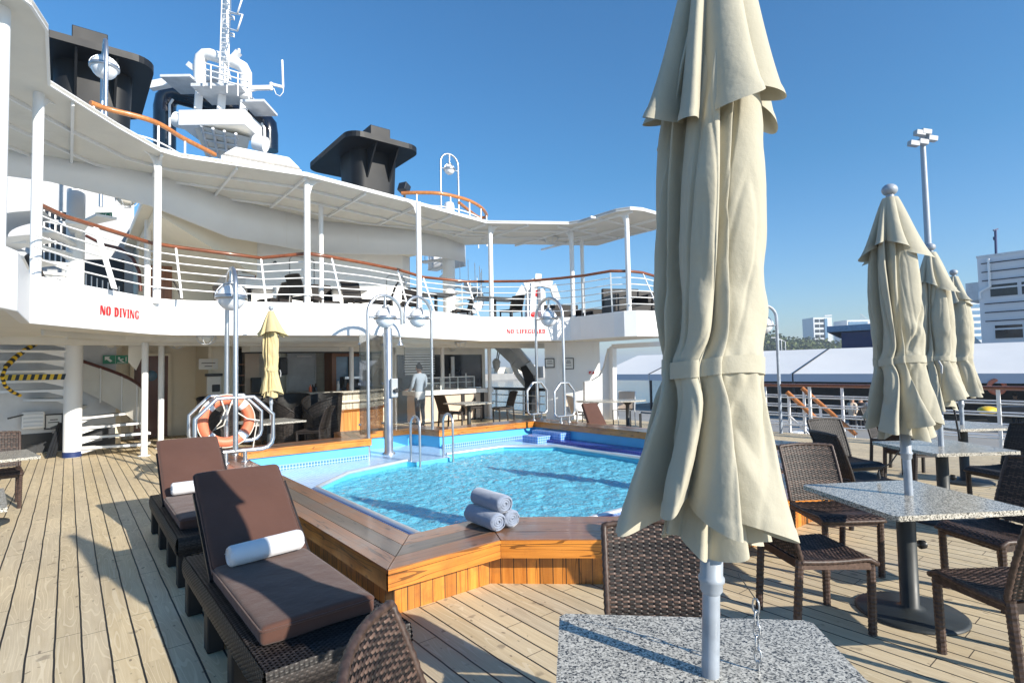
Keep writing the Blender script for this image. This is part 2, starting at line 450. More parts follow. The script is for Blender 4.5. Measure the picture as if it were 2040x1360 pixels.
def water_mat(name, body, turb, bumps, refr=True):
    m, t, b = newmat(name)
    o = t.nodes['Material Output']
    c = coords(t)
    h = None
    for sc, a, st in bumps:
        n = noise_(t, coords(t, st), sc, 3, .6)
        n = math_(t, 'MULTIPLY', n, a); h = n if h is None else math_(t, 'ADD', h, n)
    bm = nd(t, 'ShaderNodeBump', i_Strength=1.0, i_Distance=1.0); t.links.new(h, bm.inputs['Height'])
    df = nd(t, 'ShaderNodeBsdfDiffuse', i_0=(*body, 1)); t.links.new(bm.outputs[0], df.inputs['Normal'])
    tr = nd(t, 'ShaderNodeBsdfTransparent', i_0=(.72, .93, .98, 1))
    gl = nd(t, 'ShaderNodeBsdfGlossy'); gl.inputs['Roughness'].default_value = .04; t.links.new(bm.outputs[0], gl.inputs['Normal'])
    fz = nd(t, 'ShaderNodeFresnel', i_IOR=1.33); t.links.new(bm.outputs[0], fz.inputs['Normal'])
    m1 = nd(t, 'ShaderNodeMixShader', i_0=turb); t.links.new(tr.outputs[0], m1.inputs[1]); t.links.new(df.outputs[0], m1.inputs[2])
    m2 = nd(t, 'ShaderNodeMixShader'); t.links.new(fz.outputs[0], m2.inputs[0]); t.links.new(m1.outputs[0], m2.inputs[1]); t.links.new(gl.outputs[0], m2.inputs[2])
    t.links.new(m2.outputs[0], o.inputs['Surface'])
    return m

M_ = {}
M_['deck'] = deck_mat()
def ship_white(name, col, streak):
    m = plain(name, col, .42, var=.03, scale=1.5, bmp=.04, bscale=20); t = m.node_tree; b = t.nodes['Principled BSDF']
    src = b.inputs['Base Color'].links[0].from_socket
    n1 = noise_(t, coords(t, (5, 5, .35)), 1.6, 6, .7); n2 = noise_(t, coords(t), 1.1, 3)
    f = math_(t, 'MULTIPLY', ramp(t, n1, [(.60, (0, 0, 0)), (.78, (1, 1, 1))]), ramp(t, n2, [(.45, (0, 0, 0)), (.65, (1, 1, 1))]))
    t.links.new(mix(t, math_(t, 'MULTIPLY', f, .5), src, streak), b.inputs['Base Color'])
    w_ = nd(t, 'ShaderNodeTexNoise', i_Scale=1.3); w_.inputs['Detail'].default_value = 1
    bump(t, b, noise_(t, coords(t), 1.6, 2), .25, .02); return m
M_['white'] = ship_white('white_paint', (.80, .80, .79), (.50, .40, .28))
M_['ceil'] = plain('ship_ceiling_paint', (.72, .69, .615), .55, var=.05, scale=2.5, dirt=(.60, .56, .48))
M_['cream'] = plain('cream_shaded_paint', (.80, .735, .60), .5, var=.04, scale=1.2, dirt=(.66, .58, .44))  # shading of the inside walls is put into this cream colour
M_['tan'] = plain('beige_panel', (.56, .45, .35), .5, var=.06)
M_['black'] = plain('black_paint', (.017, .019, .023), .38, var=.35, scale=2.0, dirt=(.05, .05, .05))
M_['funnel'] = plain('charcoal_funnel_paint', (.009, .010, .012), .5, var=.25, scale=.9, dirt=(.018, .02, .022), spec=.3)
M_['navy_pipe'] = plain('navy_gloss', (.004, .006, .014), .16, var=.2, coat=.6)
M_['psteel'] = plain('pale_steel', (.70, .72, .74), .4, .6, var=.04)
M_['steel'] = plain('stainless_steel', (.50, .52, .54), .34, .9, var=.06)
M_['galv'] = plain('blue_grey_pole_paint', (.33, .37, .42), .42, .1, var=.16, scale=14, dirt=(.20, .23, .26))
M_['iron'] = plain('black_cast_iron', (.025, .030, .032), .5, var=.25, scale=8, dirt=(.06, .06, .06))
M_['rail'] = wood('varnished_handrail', (.13, .035, .012), (.30, .090, .030), 'X', rough=.3, coat=.5)
M_['railo'] = wood('orange_handrail', (.40, .13, .03), (.60, .24, .06), 'Z', rough=.35, coat=.4)
M_['clad'] = wood('varnished_cladding', (.46, .145, .018), (.76, .30, .050), 'Z', .0965, .0035, .33, .35, uv=True, stain=(.20, .07, .025), jitter=1.5)
M_['fascia'] = wood('rim_fascia_board', (.48, .155, .018), (.80, .32, .050), 'X', uv=True, rough=.3, coat=.4, stain=(.30, .10, .022))
M_['rim'] = wood('weathered_rim_boards', (.19, .078, .036), (.40, .175, .080), 'X', uv=True, rough=.30, coat=.45, stain=(.20, .17, .145))
M_['dwood'] = wood('mahogany', (.075, .018, .010), (.16, .045, .022), 'Z', rough=.4)
M_['owood'] = wood('bar_wood', (.50, .19, .045), (.74, .34, .10), 'Z', .115, .003, .35, .3)
M_['cab'] = wood('cabinet_wood', (.20, .072, .028), (.34, .135, .055), 'Z', rough=.4, coat=.2)
M_['rimgrey'] = wood('greyed_rim_board', (.085, .062, .045), (.22, .165, .125), 'X', uv=True, rough=.32, coat=.4, stain=(.16, .075, .045))
M_['granite'] = granite_mat()
M_['wick'] = wicker_mat('brown_wicker', (.008, .006, .005), (.040, .025, .020), (.15, .095, .072))
M_['wickd'] = wicker_mat('dark_wicker', (.007, .006, .006), (.020, .016, .015), (.06, .05, .045))
M_['wickdark'] = plain('wicker_core', (.010, .008, .007), .6, var=.3)
M_['canvas'] = cloth_mat('beige_canvas', (.465, .435, .34), .09, trans=.07)
M_['canvasy'] = cloth_mat('sand_canvas', (.58, .48, .26), .07, trans=.06)
M_['cush'] = cloth_mat('brown_cushion_fabric', (.094, .046, .034), .10, 300)
M_['towel'] = cloth_mat('white_towel', (.64, .645, .66), .05, 150, 1.0, .4)
M_['towelb'] = cloth_mat('grey_blue_towel', (.24, .28, .36), .10, 170, 1.0, .5)
M_['towelblue'] = cloth_mat('blue_towel', (.10, .17, .42), .1, 170)
M_['poolwall'] = plain('pool_paint', (.11, .50, .82), .35, var=.06, scale=3)
M_['basin'] = plain('basin_paint', (.10, .58, .80), .4, var=.08, scale=2)
M_['ledge'] = tile_mat('ledge_tiles', (.34, .55, .80), (.55, .72, .88), .052, .07)
M_['dkblue'] = tile_mat('dark_blue_tiles', (.025, .035, .26), (.10, .13, .40), .05, .06)
M_['bltile'] = tile_mat('blue_tiles', (.06, .20, .58), (.42, .58, .80), .05, .09)
M_['glass'] = glass_mat('screen_glass', (.94, .96, .96), .03)
M_['orange'] = plain('orange_buoy_plastic', (.70, .19, .095), .5, var=.08)
M_['reflw'] = plain('white_tape', (.78, .78, .76), .4)
M_['rope'] = plain('rope', (.66, .62, .54), .9, bmp=.5, bscale=200)
M_['globe'] = plain('opal_globe', (.74, .76, .78), .22, var=.03, coat=.4)
M_['red'] = plain('red_lettering', (.55, .012, .016), .5, var=.05)
M_['green'] = plain('green_sign', (.005, .21, .115), .4, var=.05)
M_['paper'] = plain('printed_paper', (.74, .74, .72), .6, var=.03)
M_['ink'] = plain('dark_print', (.05, .05, .055), .7)
M_['yellow'] = plain('yellow_tape', (.78, .50, .02), .5)
M_['navy'] = plain('navy_paint', (.012, .030, .12), .5)
M_['navyb'] = plain('navy_building_cladding', (.010, .022, .095), .6, var=.06)
M_['dglass'] = plain('dark_window', (.012, .016, .022), .08, var=.2)
M_['bluewin'] = plain('blue_window_glass', (.12, .24, .38), .1, var=.2)
M_['grey'] = plain('grey_paint', (.38, .39, .40), .5)
M_['lgrey'] = plain('light_grey_paint', (.58, .60, .62), .45)
M_['skin'] = plain('skin', (.40, .22, .14), .5)
M_['hair'] = plain('dark_hair', (.012, .010, .009), .6)
M_['shirt'] = cloth_mat('pale_blue_shirt', (.28, .33, .40))
M_['apron'] = cloth_mat('white_apron', (.55, .56, .58))
M_['trouser'] = cloth_mat('black_trousers', (.018, .018, .022))
M_['tent'] = plain('white_pvc', (.86, .83, .78), .55, var=.03, scale=.4)
M_['valance'] = plain('grey_blue_pvc', (.50, .53, .60), .55, var=.04, scale=.4)
M_['asph'] = plain('quay_concrete', (.30, .29, .27), .85, var=.12, scale=.25, dirt=(.2, .19, .18))
M_['build'] = plain('rendered_wall', (.66, .68, .71), .7, var=.04, scale=.15)
M_['tiledwall'] = tile_mat('bar_wall_tiles', (.76, .74, .63), (.60, .58, .48), .2, .02, .35, .05)
M_['barsplit'] = tile_mat('ribbed_stone', (.56, .52, .43), (.22, .20, .16), .055, .07, .6, .18)
M_['sea'] = water_mat('sea_surface', (.02, .13, .22), .9, [(.35, .12, (1, 1, 1)), (1.7, .04, (1, 1, 1))])
M_['pwater'] = water_mat('pool_surface', (.18, .71, .94), .66, [(3.2, .060, (1, 1.25, 1)), (8.5, .060, (1.2, 1, 1)), (19, .030, (1, 1, 1))])

# ================================================================ SETTING
def sheet(name, outer, holes, z, mat, kind='structure'):
    bm = bmesh.new(); es = []
    for loop in [outer] + holes:
        vs = [bm.verts.new((p[0], p[1], 0)) for p in loop]
        es += [bm.edges.new((vs[i], vs[(i + 1) % len(vs)])) for i in range(len(vs))]
    bmesh.ops.triangle_fill(bm, edges=es, use_beauty=True)
    bmesh.ops.recalc_face_normals(bm, faces=bm.faces)
    for f in bm.faces:
        if f.normal.z < 0: f.normal_flip()
    me = bpy.data.meshes.new(name); bm.to_mesh(me); bm.free(); me.materials.append(M_[mat])
    o = bpy.data.objects.new(name, me); COL.objects.link(o); o.location = (0, 0, z); o['kind'] = kind
    TM[o.name] = Matrix.Translation((0, 0, z)); return o

POOLC = [(1.68, 3.37), (2.46, 3.37), (3.40, 2.50), (6.5, 2.50), (7.44, 3.37), (8.55, 3.37), (8.55, 9.85), (6.1, 9.85), (5.9, 10.75), (4.25, 10.75), (4.05, 9.85), (1.68, 9.85)]
POOLO = [(1.55, 3.20), (2.43, 3.20), (3.35, 2.37), (6.55, 2.37), (7.5, 3.20), (8.70, 3.20), (8.70, 9.98), (6.18, 9.98), (5.98, 10.88), (4.15, 10.88), (3.95, 9.98), (1.55, 9.98)]
POOLI = [(2.0, 3.76), (2.70, 3.76), (3.60, 2.96), (6.3, 2.96), (7.2, 3.76), (8.2, 3.76), (8.2, 9.45), (5.78, 9.58), (5.62, 10.4), (4.52, 10.4), (4.28, 9.42), (2.0, 9.42)]
deck = sheet('deck', [(-2.62, -14), (12.62, -14), (12.62, 24), (-2.62, 24)], [POOLC], 0, 'deck')
sea = sheet('water', [(-2500, -2500), (2500, -2500), (2500, 2500), (-2500, 2500)], [], -7.0, 'sea')
# hull below the deck
h = MB()
h.wall([(-2.66, 24), (-2.66, -14), (12.66, -14), (12.66, 24)], -7.2, -.02, -.04)
single('ship_hull', h, M_['navy'], 'dark blue ship hull below the teak deck edge', 'hull')
# quay beside the ship
q = MB(); q.box(14.6, 900, -500, 34, -9, -2.2)
single('quay', q, M_['asph'], None, None, kind='structure')
q = MB(); q.box(60, 800, 290, 330, -9, -3.0)
single('breakwater', q, M_['asph'], None, None, kind='structure')

# ---------------------------------------------------------------- upper deck (balcony) with its curved white front
zt, zb, zr = 2.93, 2.285, 5.42
FP = [(-2.62, 6.85), (-1.2, 6.95), (-.80, 7.12), (-.55, 7.42), (-.43, 7.8), (-.40, 9.5), (.3, 10.42), (.95, 11.22), (1.2, 11.46), (1.5, 11.56), (1.85, 11.5),
      (3.7, 10.90), (4.92, 10.5), (8.5, 11.82), (10.62, 11.02), (10.8, 10.85), (10.84, 10.5), (10.76, 9.25), (10.80, 8.95), (10.98, 8.70), (11.3, 8.56), (11.9, 8.53), (12.62, 8.5)]
bal = thing('upper_deck', 'white curved front of the upper deck overhanging the bar with red lettering', 'upper deck', (4.9, 12, 2.3))
f = MB(); f.wall(FP, zb, zt, .10, False)
part('fascia', f, M_['white'], bal, bevel=.012)
back = [Vector(p) for p in FP]; ins = offset(back, .09)
f = MB(); f.prism([(p.x, p.y) for p in ins] + [(12.62, 24), (-2.62, 24)], zb + .012, 2.74)
part('deck_slab', f, M_['ceil'], bal)
f = MB()
for k in range(1, 4):
    o = offset(back, .55 * k + .2)
    o = [p for p in o if -.3 < p.x < 10.6]
    f.wall([(p.x, p.y) for p in o], zb - .07, zb + .02, .05)
f.box(-2.5, 12.5, 13.05, 13.25, zb - .12, zb + .02)
part('ceiling_beam', f, M_['ceil'], bal)
# stencil letters
GL = {'N': [[(0, 0), (.13, 0), (.13, 1), (0, 1)], [(.06, 1), (.30, 1), (.90, 0), (.66, 0)], [(.84, 0), (.94, 0), (.94, 1), (.84, 1)]],
      'O': [[(.0, .25), (.13, .05), (.36, 0), (.36, .1), (.27, .3), (.27, .7), (.36, .9), (.36, 1), (.13, .95), (0, .75)], [(.9, .25), (.77, .05), (.54, 0), (.54, .1), (.63, .3), (.63, .7), (.54, .9), (.54, 1), (.77, .95), (.9, .75)]],
      'D': [[(0, 0), (.26, 0), (.26, 1), (0, 1)], [(.36, 0), (.66, .05), (.86, .3), (.86, .7), (.66, .95), (.36, 1), (.36, .9), (.56, .72), (.56, .28), (.36, .1)], [(-.06, 0), (.3, 0), (.3, .07), (-.06, .07)], [(-.06, .93), (.3, .93), (.3, 1), (-.06, 1)]],
      'I': [[(.05, 0), (.31, 0), (.31, 1), (.05, 1)], [(-.03, 0), (.39, 0), (.39, .07), (-.03, .07)], [(-.03, .93), (.39, .93), (.39, 1), (-.03, 1)]],
      'V': [[(0, 1), (.28, 1), (.52, .1), (.40, 0)], [(.72, 1), (.86, 1), (.56, 0), (.50, .18)], [(-.05, .93), (.34, .93), (.34, 1), (-.05, 1)]],
      'G': [[(.0, .25), (.13, .05), (.36, 0), (.36, .1), (.27, .3), (.27, .7), (.36, .9), (.36, 1), (.13, .95), (0, .75)], [(.46, 1), (.46, .92), (.72, .7), (.8, .7), (.8, 1), (.7, .94)], [(.46, 0), (.46, .1), (.58, .14), (.58, .45), (.84, .45), (.84, .08), (.7, .02)]],
      'L': [[(.02, 0), (.28, 0), (.28, 1), (.02, 1)], [(.36, 0), (.72, 0), (.72, .36), (.62, .3), (.56, .1), (.36, .08)], [(-.04, .93), (.36, .93), (.36, 1), (-.04, 1)]],
      'F': [[(.02, 0), (.28, 0), (.28, 1), (.02, 1)], [(.36, 1), (.74, 1), (.74, .66), (.64, .7), (.58, .9), (.36, .92)], [(.36, .44), (.56, .36), (.56, .64), (.36, .56)], [(-.04, 0), (.36, 0), (.36, .07), (-.04, .07)]],
      'E': [[(.02, 0), (.28, 0), (.28, 1), (.02, 1)], [(.36, 1), (.74, 1), (.74, .68), (.64, .7), (.58, .9), (.36, .92)], [(.36, .44), (.56, .36), (.56, .64), (.36, .56)], [(.36, 0), (.76, 0), (.76, .34), (.64, .3), (.58, .1), (.36, .08)]],
      'U': [[(0, 1), (.26, 1), (.26, .25), (.40, .1), (.40, 0), (.14, .04), (0, .25)], [(.66, 1), (.80, 1), (.80, .25), (.68, .06), (.50, 0), (.50, .09), (.66, .25)]],
      'A': [[(.36, 1), (.52, 1), (.98, 0), (.66, 0)], [(.34, .86), (.42, .66), (.16, 0), (.02, 0)], [(.3, .26), (.5, .26), (.5, .34), (.33, .34)]],
      'R': [[(.02, 0), (.28, 0), (.28, 1), (.02, 1)], [(.36, 1), (.62, .98), (.78, .85), (.78, .68), (.62, .52), (.36, .5), (.36, .58), (.5, .66), (.5, .86), (.36, .92)], [(.40, .46), (.60, .46), (.92, 0), (.62, 0)]]}
GW = {'N': 1.04, 'O': .98, 'D': .96, 'I': .44, 'V': .94, 'G': .94, 'L': .82, 'F': .82, 'E': .84, 'U': .90, 'A': 1.02, 'R': .96, ' ': .45}
def lettering(text, a, b, h, parent, out):
    """letters from point a to point b (bottoms), height h, pushed out by vector out"""
    a, b, out = Vector(a), Vector(b), Vector(out)
    W = sum(GW[c] + .2 for c in text); d = (b - a) / W; mb = MB(); x = 0
    for c in text:
        for poly in GL.get(c, []):
            P = [a + d * (x + p[0]) + Vector((0, 0, h * p[1])) for p in poly]; n = len(P)
            fr = [p + out for p in P]
            mb.add(P + fr, [tuple(range(n, 2 * n))] + [(i, (i + 1) % n, n + (i + 1) % n, n + i) for i in range(n)])
        x += GW[c] + .2
    return part('lettering', mb, M_['red'], parent)
def online(p, q, px, py, z):
    """where a photo point's ray meets the upright plane through 2-D points p, q"""
    p, q = Vector(p), Vector(q); n = Vector((q.y - p.y, p.x - q.x)); d = ray(px, py)
    s = n.dot(p) / (n.x * d.x + n.y * d.y); v = CP + d * s
    return Vector((v.x, v.y, z if z is not None else v.z))
p, q = FP[5], FP[7]
a = online(p, q, 200, 627, None); b = online(p, q, 278, 636, None)
a.z = b.z = (a.z + b.z) / 2
lettering('NO DIVING', a, b, .145, bal, (.007, -.006, 0))
p, q = FP[13], FP[14]
a = online(p, q, 1010, 665, None); b = online(p, q, 1088, 664, None); a.z = b.z = (a.z + b.z) / 2
lettering('NO LIFEGUARD', a, b, .125, bal, (-.005, -.014, 0))

# upper deck railing: leaning stanchions measured foot / head
st = [((57, 535), (79, 408)), ((150, 558), (128, 431)), ((228, 575), (190, 450)), ((310, 590), (300, 484)), ((362, 594), (350, 492)), ((440, 599), (435, 503)), ((530, 602), (520, 514)), ((610, 603), (612, 505)), ((682, 606), (660, 512)), ((748, 607), (725, 524)), ((813, 613), (792, 537)),
      ((865, 620), (843, 552)), ((954, 631), (931, 561)), ((1052, 632), (1050, 560)), ((1128, 632), (1118, 554)), ((1165, 629), (1163, 549)), ((1220, 622), (1216, 540)), ((1262, 618), (1252, 540)), ((1313, 619), (1280, 543)), ((1345, 622), (1312, 552))]
FO = [(G(a[0], a[1], zt + .0), G(b[0], b[1], 3.95)) for a, b in st]
rl = thing('deck_railing', 'white upper deck railing with varnished brown handrail along the curved front', 'railing', FO[10][0])
mb = MB(); mb.tube([h for _, h in FO], .036, 10); part('handrail', mb, M_['rail'], rl)
for k in range(5):
    mb = MB(); t_ = .165 + .168 * k
    mb.tube([a.lerp(b, t_) for a, b in FO], .013, 6); part('rail_bar', mb, M_['white'], rl)
for i, (a, b) in enumerate(FO):
    if i in (0, 1, 3, 5, 7, 9, 14, 17, 19): continue
    mb = MB()
    if i == 2:
        mb.bar(a, a.lerp(b, .98), .10, .02, up=(b - a).cross(FO[3][0] - FO[2][0])); part('stanchion', mb, M_['white'], rl, label='wide flat slanted stanchion plate')
    else:
        mb.bar(a, a.lerp(b, .98), .035, .02); part('stanchion', mb, M_['white'], rl)

# ---------------------------------------------------------------- canopy roof above the upper deck
RP = [(-2.62, 6.7), (-1.3, 6.75), (-.62, 7.0), (-.34, 7.35), (-.22, 7.8), (-.23, 9.29), (.55, 10.3), (1.18, 11.0), (1.5, 11.1), (3.61, 10.78), (6.31, 11.23), (8.59, 11.66), (10.50, 10.50), (10.62, 10.2), (10.60, 8.95), (10.75, 8.62), (11.1, 8.5), (11.85, 8.52), (12.95, 8.6)]
RB = [(12.96, 9.44), (13.2, 11.95), (10.35, 13.55), (9.2, 14.6), (7.6, 14.4), (5.0, 14.6), (2.7, 14.0), (1.1, 13.4), (-.4, 13.4), (-2.62, 13.4)]
can = thing('canopy_roof', 'thin white canopy roof with ribbed underside over the upper deck', 'canopy', (4.9, 12, 5.3))
mb = MB(); mb.prism(RP + RB, zr, zr + .05); part('roof_plate', mb, M_['ceil'], can)
mb = MB(); mb.wall(RP, zr - .015, zr + .06, .03); part('edge_trim', mb, M_['white'], can)
mb = MB(); rp = [Vector(p) for p in RP]
for d in (.75, 1.5, 2.25):
    o = [p for p in offset(rp, d)]
    o = [p for p in o[1:-1] if p.y < 13.6]
    mb.wall([(p.x, p.y) for p in o[4:13]], zr - .05, zr - .002, .03)
part('long_rib', mb, M_['white'], can)
mb = MB()
def roofedge(x):
    for i in range(len(RP) - 1):
        if RP[i][0] <= x <= RP[i + 1][0]:
            return RP[i][1] + (RP[i + 1][1] - RP[i][1]) * (x - RP[i][0]) / max(1e-6, RP[i + 1][0] - RP[i][0])
    return 8.6
for x in (.0, 1.22, 2.4, 3.6, 4.95, 6.3, 7.4, 8.6, 9.6, 10.9, 12.0):
    mb.box(x - .02, x + .02, roofedge(x) + .1, 13.3, zr - .06, zr - .001)
mb.box(10.4, 12.9, 9.6, 9.64, zr - .05, zr - .001); mb.box(10.4, 12.9, 10.8, 10.84, zr - .05, zr - .001)
part('cross_rib', mb, M_['white'], can)

def column(base, top, r, label, brk=None):
    o = thing('support_column', label, 'column', base, 0, 'white columns')
    mb = MB(); mb.tube([base, (base[0], base[1], top)], r, 16); part('post', mb, M_['white'], o)
    if brk:
        d = Vector((brk[0], brk[1], 0)).normalized(); b_ = Vector(base); mb = MB(); pts = []
        P = [b_ + d * r * .9 + Vector((0, 0, top - base[2] - .30)), b_ + d * r * .9 + Vector((0, 0, top - base[2] - .001)), b_ + d * (r + .26) + Vector((0, 0, top - base[2] - .001)),
             b_ + d * (r + .13) + Vector((0, 0, top - base[2] - .035)), b_ + d * (r + .04) + Vector((0, 0, top - base[2] - .12))]
        n = Vector((-d.y, d.x, 0)) * .012
        A = [p - n for p in P] + [p + n for p in P]
        mb.add(A, [(4, 3, 2, 1, 0), (5, 6, 7, 8, 9)] + [(i, (i + 1) % 5, 5 + (i + 1) % 5, 5 + i) for i in range(5)])
        part('bracket', mb, M_['white'], o)
    return o
column((-.60, 7.62, 2.80), zr, .085, 'thick white column at the left edge of the canopy', (-.8, -.6))
for px, py, lb, bk in ((70, 549, 'white column second from the left edge, beside the wide flat stanchion', (.5, .8)), (313, 592, 'white column above the red NO DIVING lettering', (-.7, -.7)), (614, 604, 'white column between the two black funnels', (.9, -.2)),
                       (838, 617, 'white column behind the twin arch lamps', (-.9, .2)), (982, 632, 'white column at the left of the narrow right canopy', (.8, -.4)), (1145, 633, 'white column above the end of the red NO LIFEGUARD lettering', (-.6, .6)), (1257, 619, 'white column on the rounded right end of the upper deck', (-.3, .9))):
    p = G(px, py, zt); p.z = zt - .1
    p += Vector((0, .055, 0)); column(p, zr, .062, lb, bk)
for px, py, lb in ((1163, 640, 'thin white column at the rear corner of the right canopy'), (640, 600, 'white column with a round cap inside the upper deck'), (293, 600, 'white column beside the wooden door on the upper deck')):
    p = at(px, py, {1163: 16.5, 640: 12.6, 293: 11.9}[px]); p.z = 2.74; column(p, zr, .055 if px != 293 else .062, lb)
# ---------------------------------------------------------------- sun-deck edge (curved band) and upper house behind the canopy
BT = [(20, 305, 5.42), (100, 312, 5.42), (300, 345, 5.42), (460, 395, 5.42), (640, 440, 5.42), (760, 452, 5.42), (840, 460, 5.42), (905, 474, 5.42), (955, 488, 5.42)]
bx = [G(*p) for p in BT]
BX = [(-2.6, 12.6)] + [(p.x, p.y) for p in bx[1:6]] + [(7.4, 13.5), (8.6, 13.75), (9.6, 14.2), (10.1, 14.9), (10.0, 15.6), (9.4, 16.1)]
zl = [5.0, 4.99, 4.80, 4.55, 4.60, 4.68, 4.76, 4.84, 4.88, 4.9, 4.9, 4.9]
up = thing('upper_house', 'cream and white upper deckhouse wall shaded beneath the canopy', 'deckhouse', (5, 15, 2.74))
mb = MB(); mb.wall(BX, zl, zr + .12, .06, True); part('curved_valance', mb, M_['white'], up)
mb = MB(); mb.prism([(1.1, 12.55), (2.7, 13.2), (5, 13.95), (7.4, 13.6), (8.1, 13.7), (7.9, 14.6), (7.9, 20), (1.1, 20)], 4.92, 5.0); part('soffit', mb, M_['cream'], up)
mb = MB(); mb.wall([(1.35, 19.9), (1.35, 16.6), (3.05, 16.6)], 2.74, 4.93, .05); part('passage_wall', mb, M_['cream'], up)
mb = MB(); mb.wall([(3.05, 16.6), (3.05, 14.75), (3.35, 14.5), (7.6, 14.5), (7.95, 14.7), (8.1, 15.1), (8.1, 19.8)], 2.74, 4.93, .05); part('front_wall', mb, M_['white'], up)
# sloped soffit wedge
a, b, c = Vector((1.3, 12.6, 4.72)), Vector((3.6, 14.45, 3.95)), Vector((3.1, 16.6, 4.0))
mb = MB(); mb.add([a, b, c, Vector((1.3, 16.6, 4.72)), a + Vector((0, 0, .2)), b + Vector((0, 0, .95)), c + Vector((0, 0, .9)), Vector((1.3, 16.6, 4.9))], [(0, 1, 2, 3), (0, 4, 5, 1), (4, 7, 6, 5), (1, 5, 6, 2), (2, 6, 7, 3), (0, 3, 7, 4)]); part('sloping_soffit', mb, M_['cream'], up)
def door_outline(px0, py0, px1, py1, Y, r=.12, nm='door_outline', mat='grey'):
    a, b = onY(px0, py1, Y), onY(px1, py0, Y); x0, x1, z0, z1 = a.x, b.x, a.z, b.z
    pts = [(x0, Y, z0)] + [(x0 + r - r * math.cos(t), Y, z1 - r + r * math.sin(t)) for t in [i * PI / 8 for i in range(5)]] + [(x1 - r + r * math.sin(t), Y, z1 - r + r * math.cos(t)) for t in [i * PI / 8 for i in range(5)]] + [(x1, Y, z0)]
    mb = MB(); mb.tube(pts, .012, 6); return mb
part('door_seam', door_outline(577, 515, 626, 622, 14.49), M_['grey'], up)
part('door_seam', door_outline(771, 552, 806, 640, 14.49), M_['grey'], up)
a = onY(322, 530, 16.55); b = onY(342, 592, 16.55)
mb = MB(); mb.box(a.x - .35, b.x, 16.5, 16.56, 2.75, a.z); part('wooden_door', mb, M_['cab'], up)
mb = MB(); a = onY(548, 523, 14.46); mb.tube([(a.x, 14.49, a.z), (a.x, 14.45, a.z)], .04, 12); part('porthole', mb, M_['black'], up)
a = onY(577, 470, 14.2)
mb = MB(); mb.box(a.x - .24, a.x + .22, a.y - .1, a.y + .12, a.z - .2, a.z + .16); single('junction_box', mb, M_['lgrey'], 'pale grey-green box hanging from the curved band under the canopy', 'box', bevel=.02)
# sun deck slab above the canopy rear (top hidden) so that light is blocked
mb = MB(); mb.prism([(1.2, 13.3), (2.7, 13.8), (5, 14.5), (7.4, 14.3), (8.2, 14.6), (8.2, 26), (-2.6, 26), (-2.6, 17.6), (1.2, 17.6)], 5.30, 5.41); part('sun_deck_slab', mb, M_['white'], up)

# signs -----------------------------------------------------------
def sign(name, P, ux, w_, h_, mat, label, cat, draw=None, th=.015, group=None, frame=None):
    """flat sign centred at P, its width along ux, facing away from +n"""
    ux = Vector(ux).normalized(); n = Vector((ux.y, -ux.x, 0)); up_ = Vector((0, 0, 1)); P = Vector(P)
    o = thing(name, label, cat, P - up_ * h_ / 2, 0, group)
    def slab(x0, x1, z0, z1, d0, d1):
        vs = [P + ux * x + up_ * z + n * d for d in (d0, d1) for z in (z0, z1) for x in (x0, x1)]
        return vs, [(0, 2, 3, 1), (4, 5, 7, 6), (0, 1, 5, 4), (2, 6, 7, 3), (0, 4, 6, 2), (1, 3, 7, 5)]
    mb = MB(); mb.add(*slab(-w_ / 2, w_ / 2, -h_ / 2, h_ / 2, 0, th)); part('panel', mb, M_[mat], o)
    if frame:
        t = frame[0]; mb = MB()
        for r in ((-w_ / 2 - t, w_ / 2 + t, h_ / 2, h_ / 2 + t), (-w_ / 2 - t, w_ / 2 + t, -h_ / 2 - t, -h_ / 2), (-w_ / 2 - t, -w_ / 2, -h_ / 2, h_ / 2), (w_ / 2, w_ / 2 + t, -h_ / 2, h_ / 2)):
            mb.add(*slab(*r, -.003, th + .012))
        part('frame', mb, M_[frame[1]], o)
    if draw:
        for nm, m, polys in draw:
            mb = MB()
            for poly in polys:
                q = [P + ux * (x * w_) + up_ * (z * h_) + n * (th + .003) for x, z in poly]; mb.add(q, [tuple(range(len(q)))])
            part(nm, mb, M_[m], o)
    return o
RC = lambda x0, x1, z0, z1: [(x0, z0), (x1, z0), (x1, z1), (x0, z1)]
ARR = [[(-.42, .36), (-.20, .36), (-.27, .2), (-.12, -.15), (-.2, -.3), (-.35, .02), (-.42, -.1)]]
RUN = [RC(.1, .18, .05, .3), [(.1, -.02), (.3, .12), (.34, .02), (.2, -.1)], [(.2, -.05), (.36, -.3), (.3, -.34), (.16, -.14)], RC(.06, .44, -.4, -.33), RC(.40, .44, -.2, .3), RC(-.005, .005, -.5, .5)]
EX = [('arrow', 'paper', ARR), ('figure', 'paper', RUN)]
sign('exit_sign', onY(490, 520, 14.46), (1, 0, 0), .40, .19, 'green', 'green exit sign with arrow on the white upper deck wall', 'sign', EX)
sign('notice_board', onY(490, 541, 14.46), (1, 0, 0), .40, .24, 'paper', 'framed notice under the green sign on the upper deck wall', 'notice', [('text', 'ink', [RC(-.3, .3, .05, .14), RC(-.25, .25, -.14, -.05)])], frame=(.025, 'cab'))
sign('exit_sign', at(207, 431, 11.4), (.779, -.627, 0), .34, .15, 'green', 'green exit sign below the bright round opening at the upper left', 'sign', EX)
sign('exit_sign', onY(230, 716, 15.2), (1, 0, 0), .46, .19, 'green', 'green exit sign with arrow on the white wall by the lower spiral stairs', 'sign', EX)

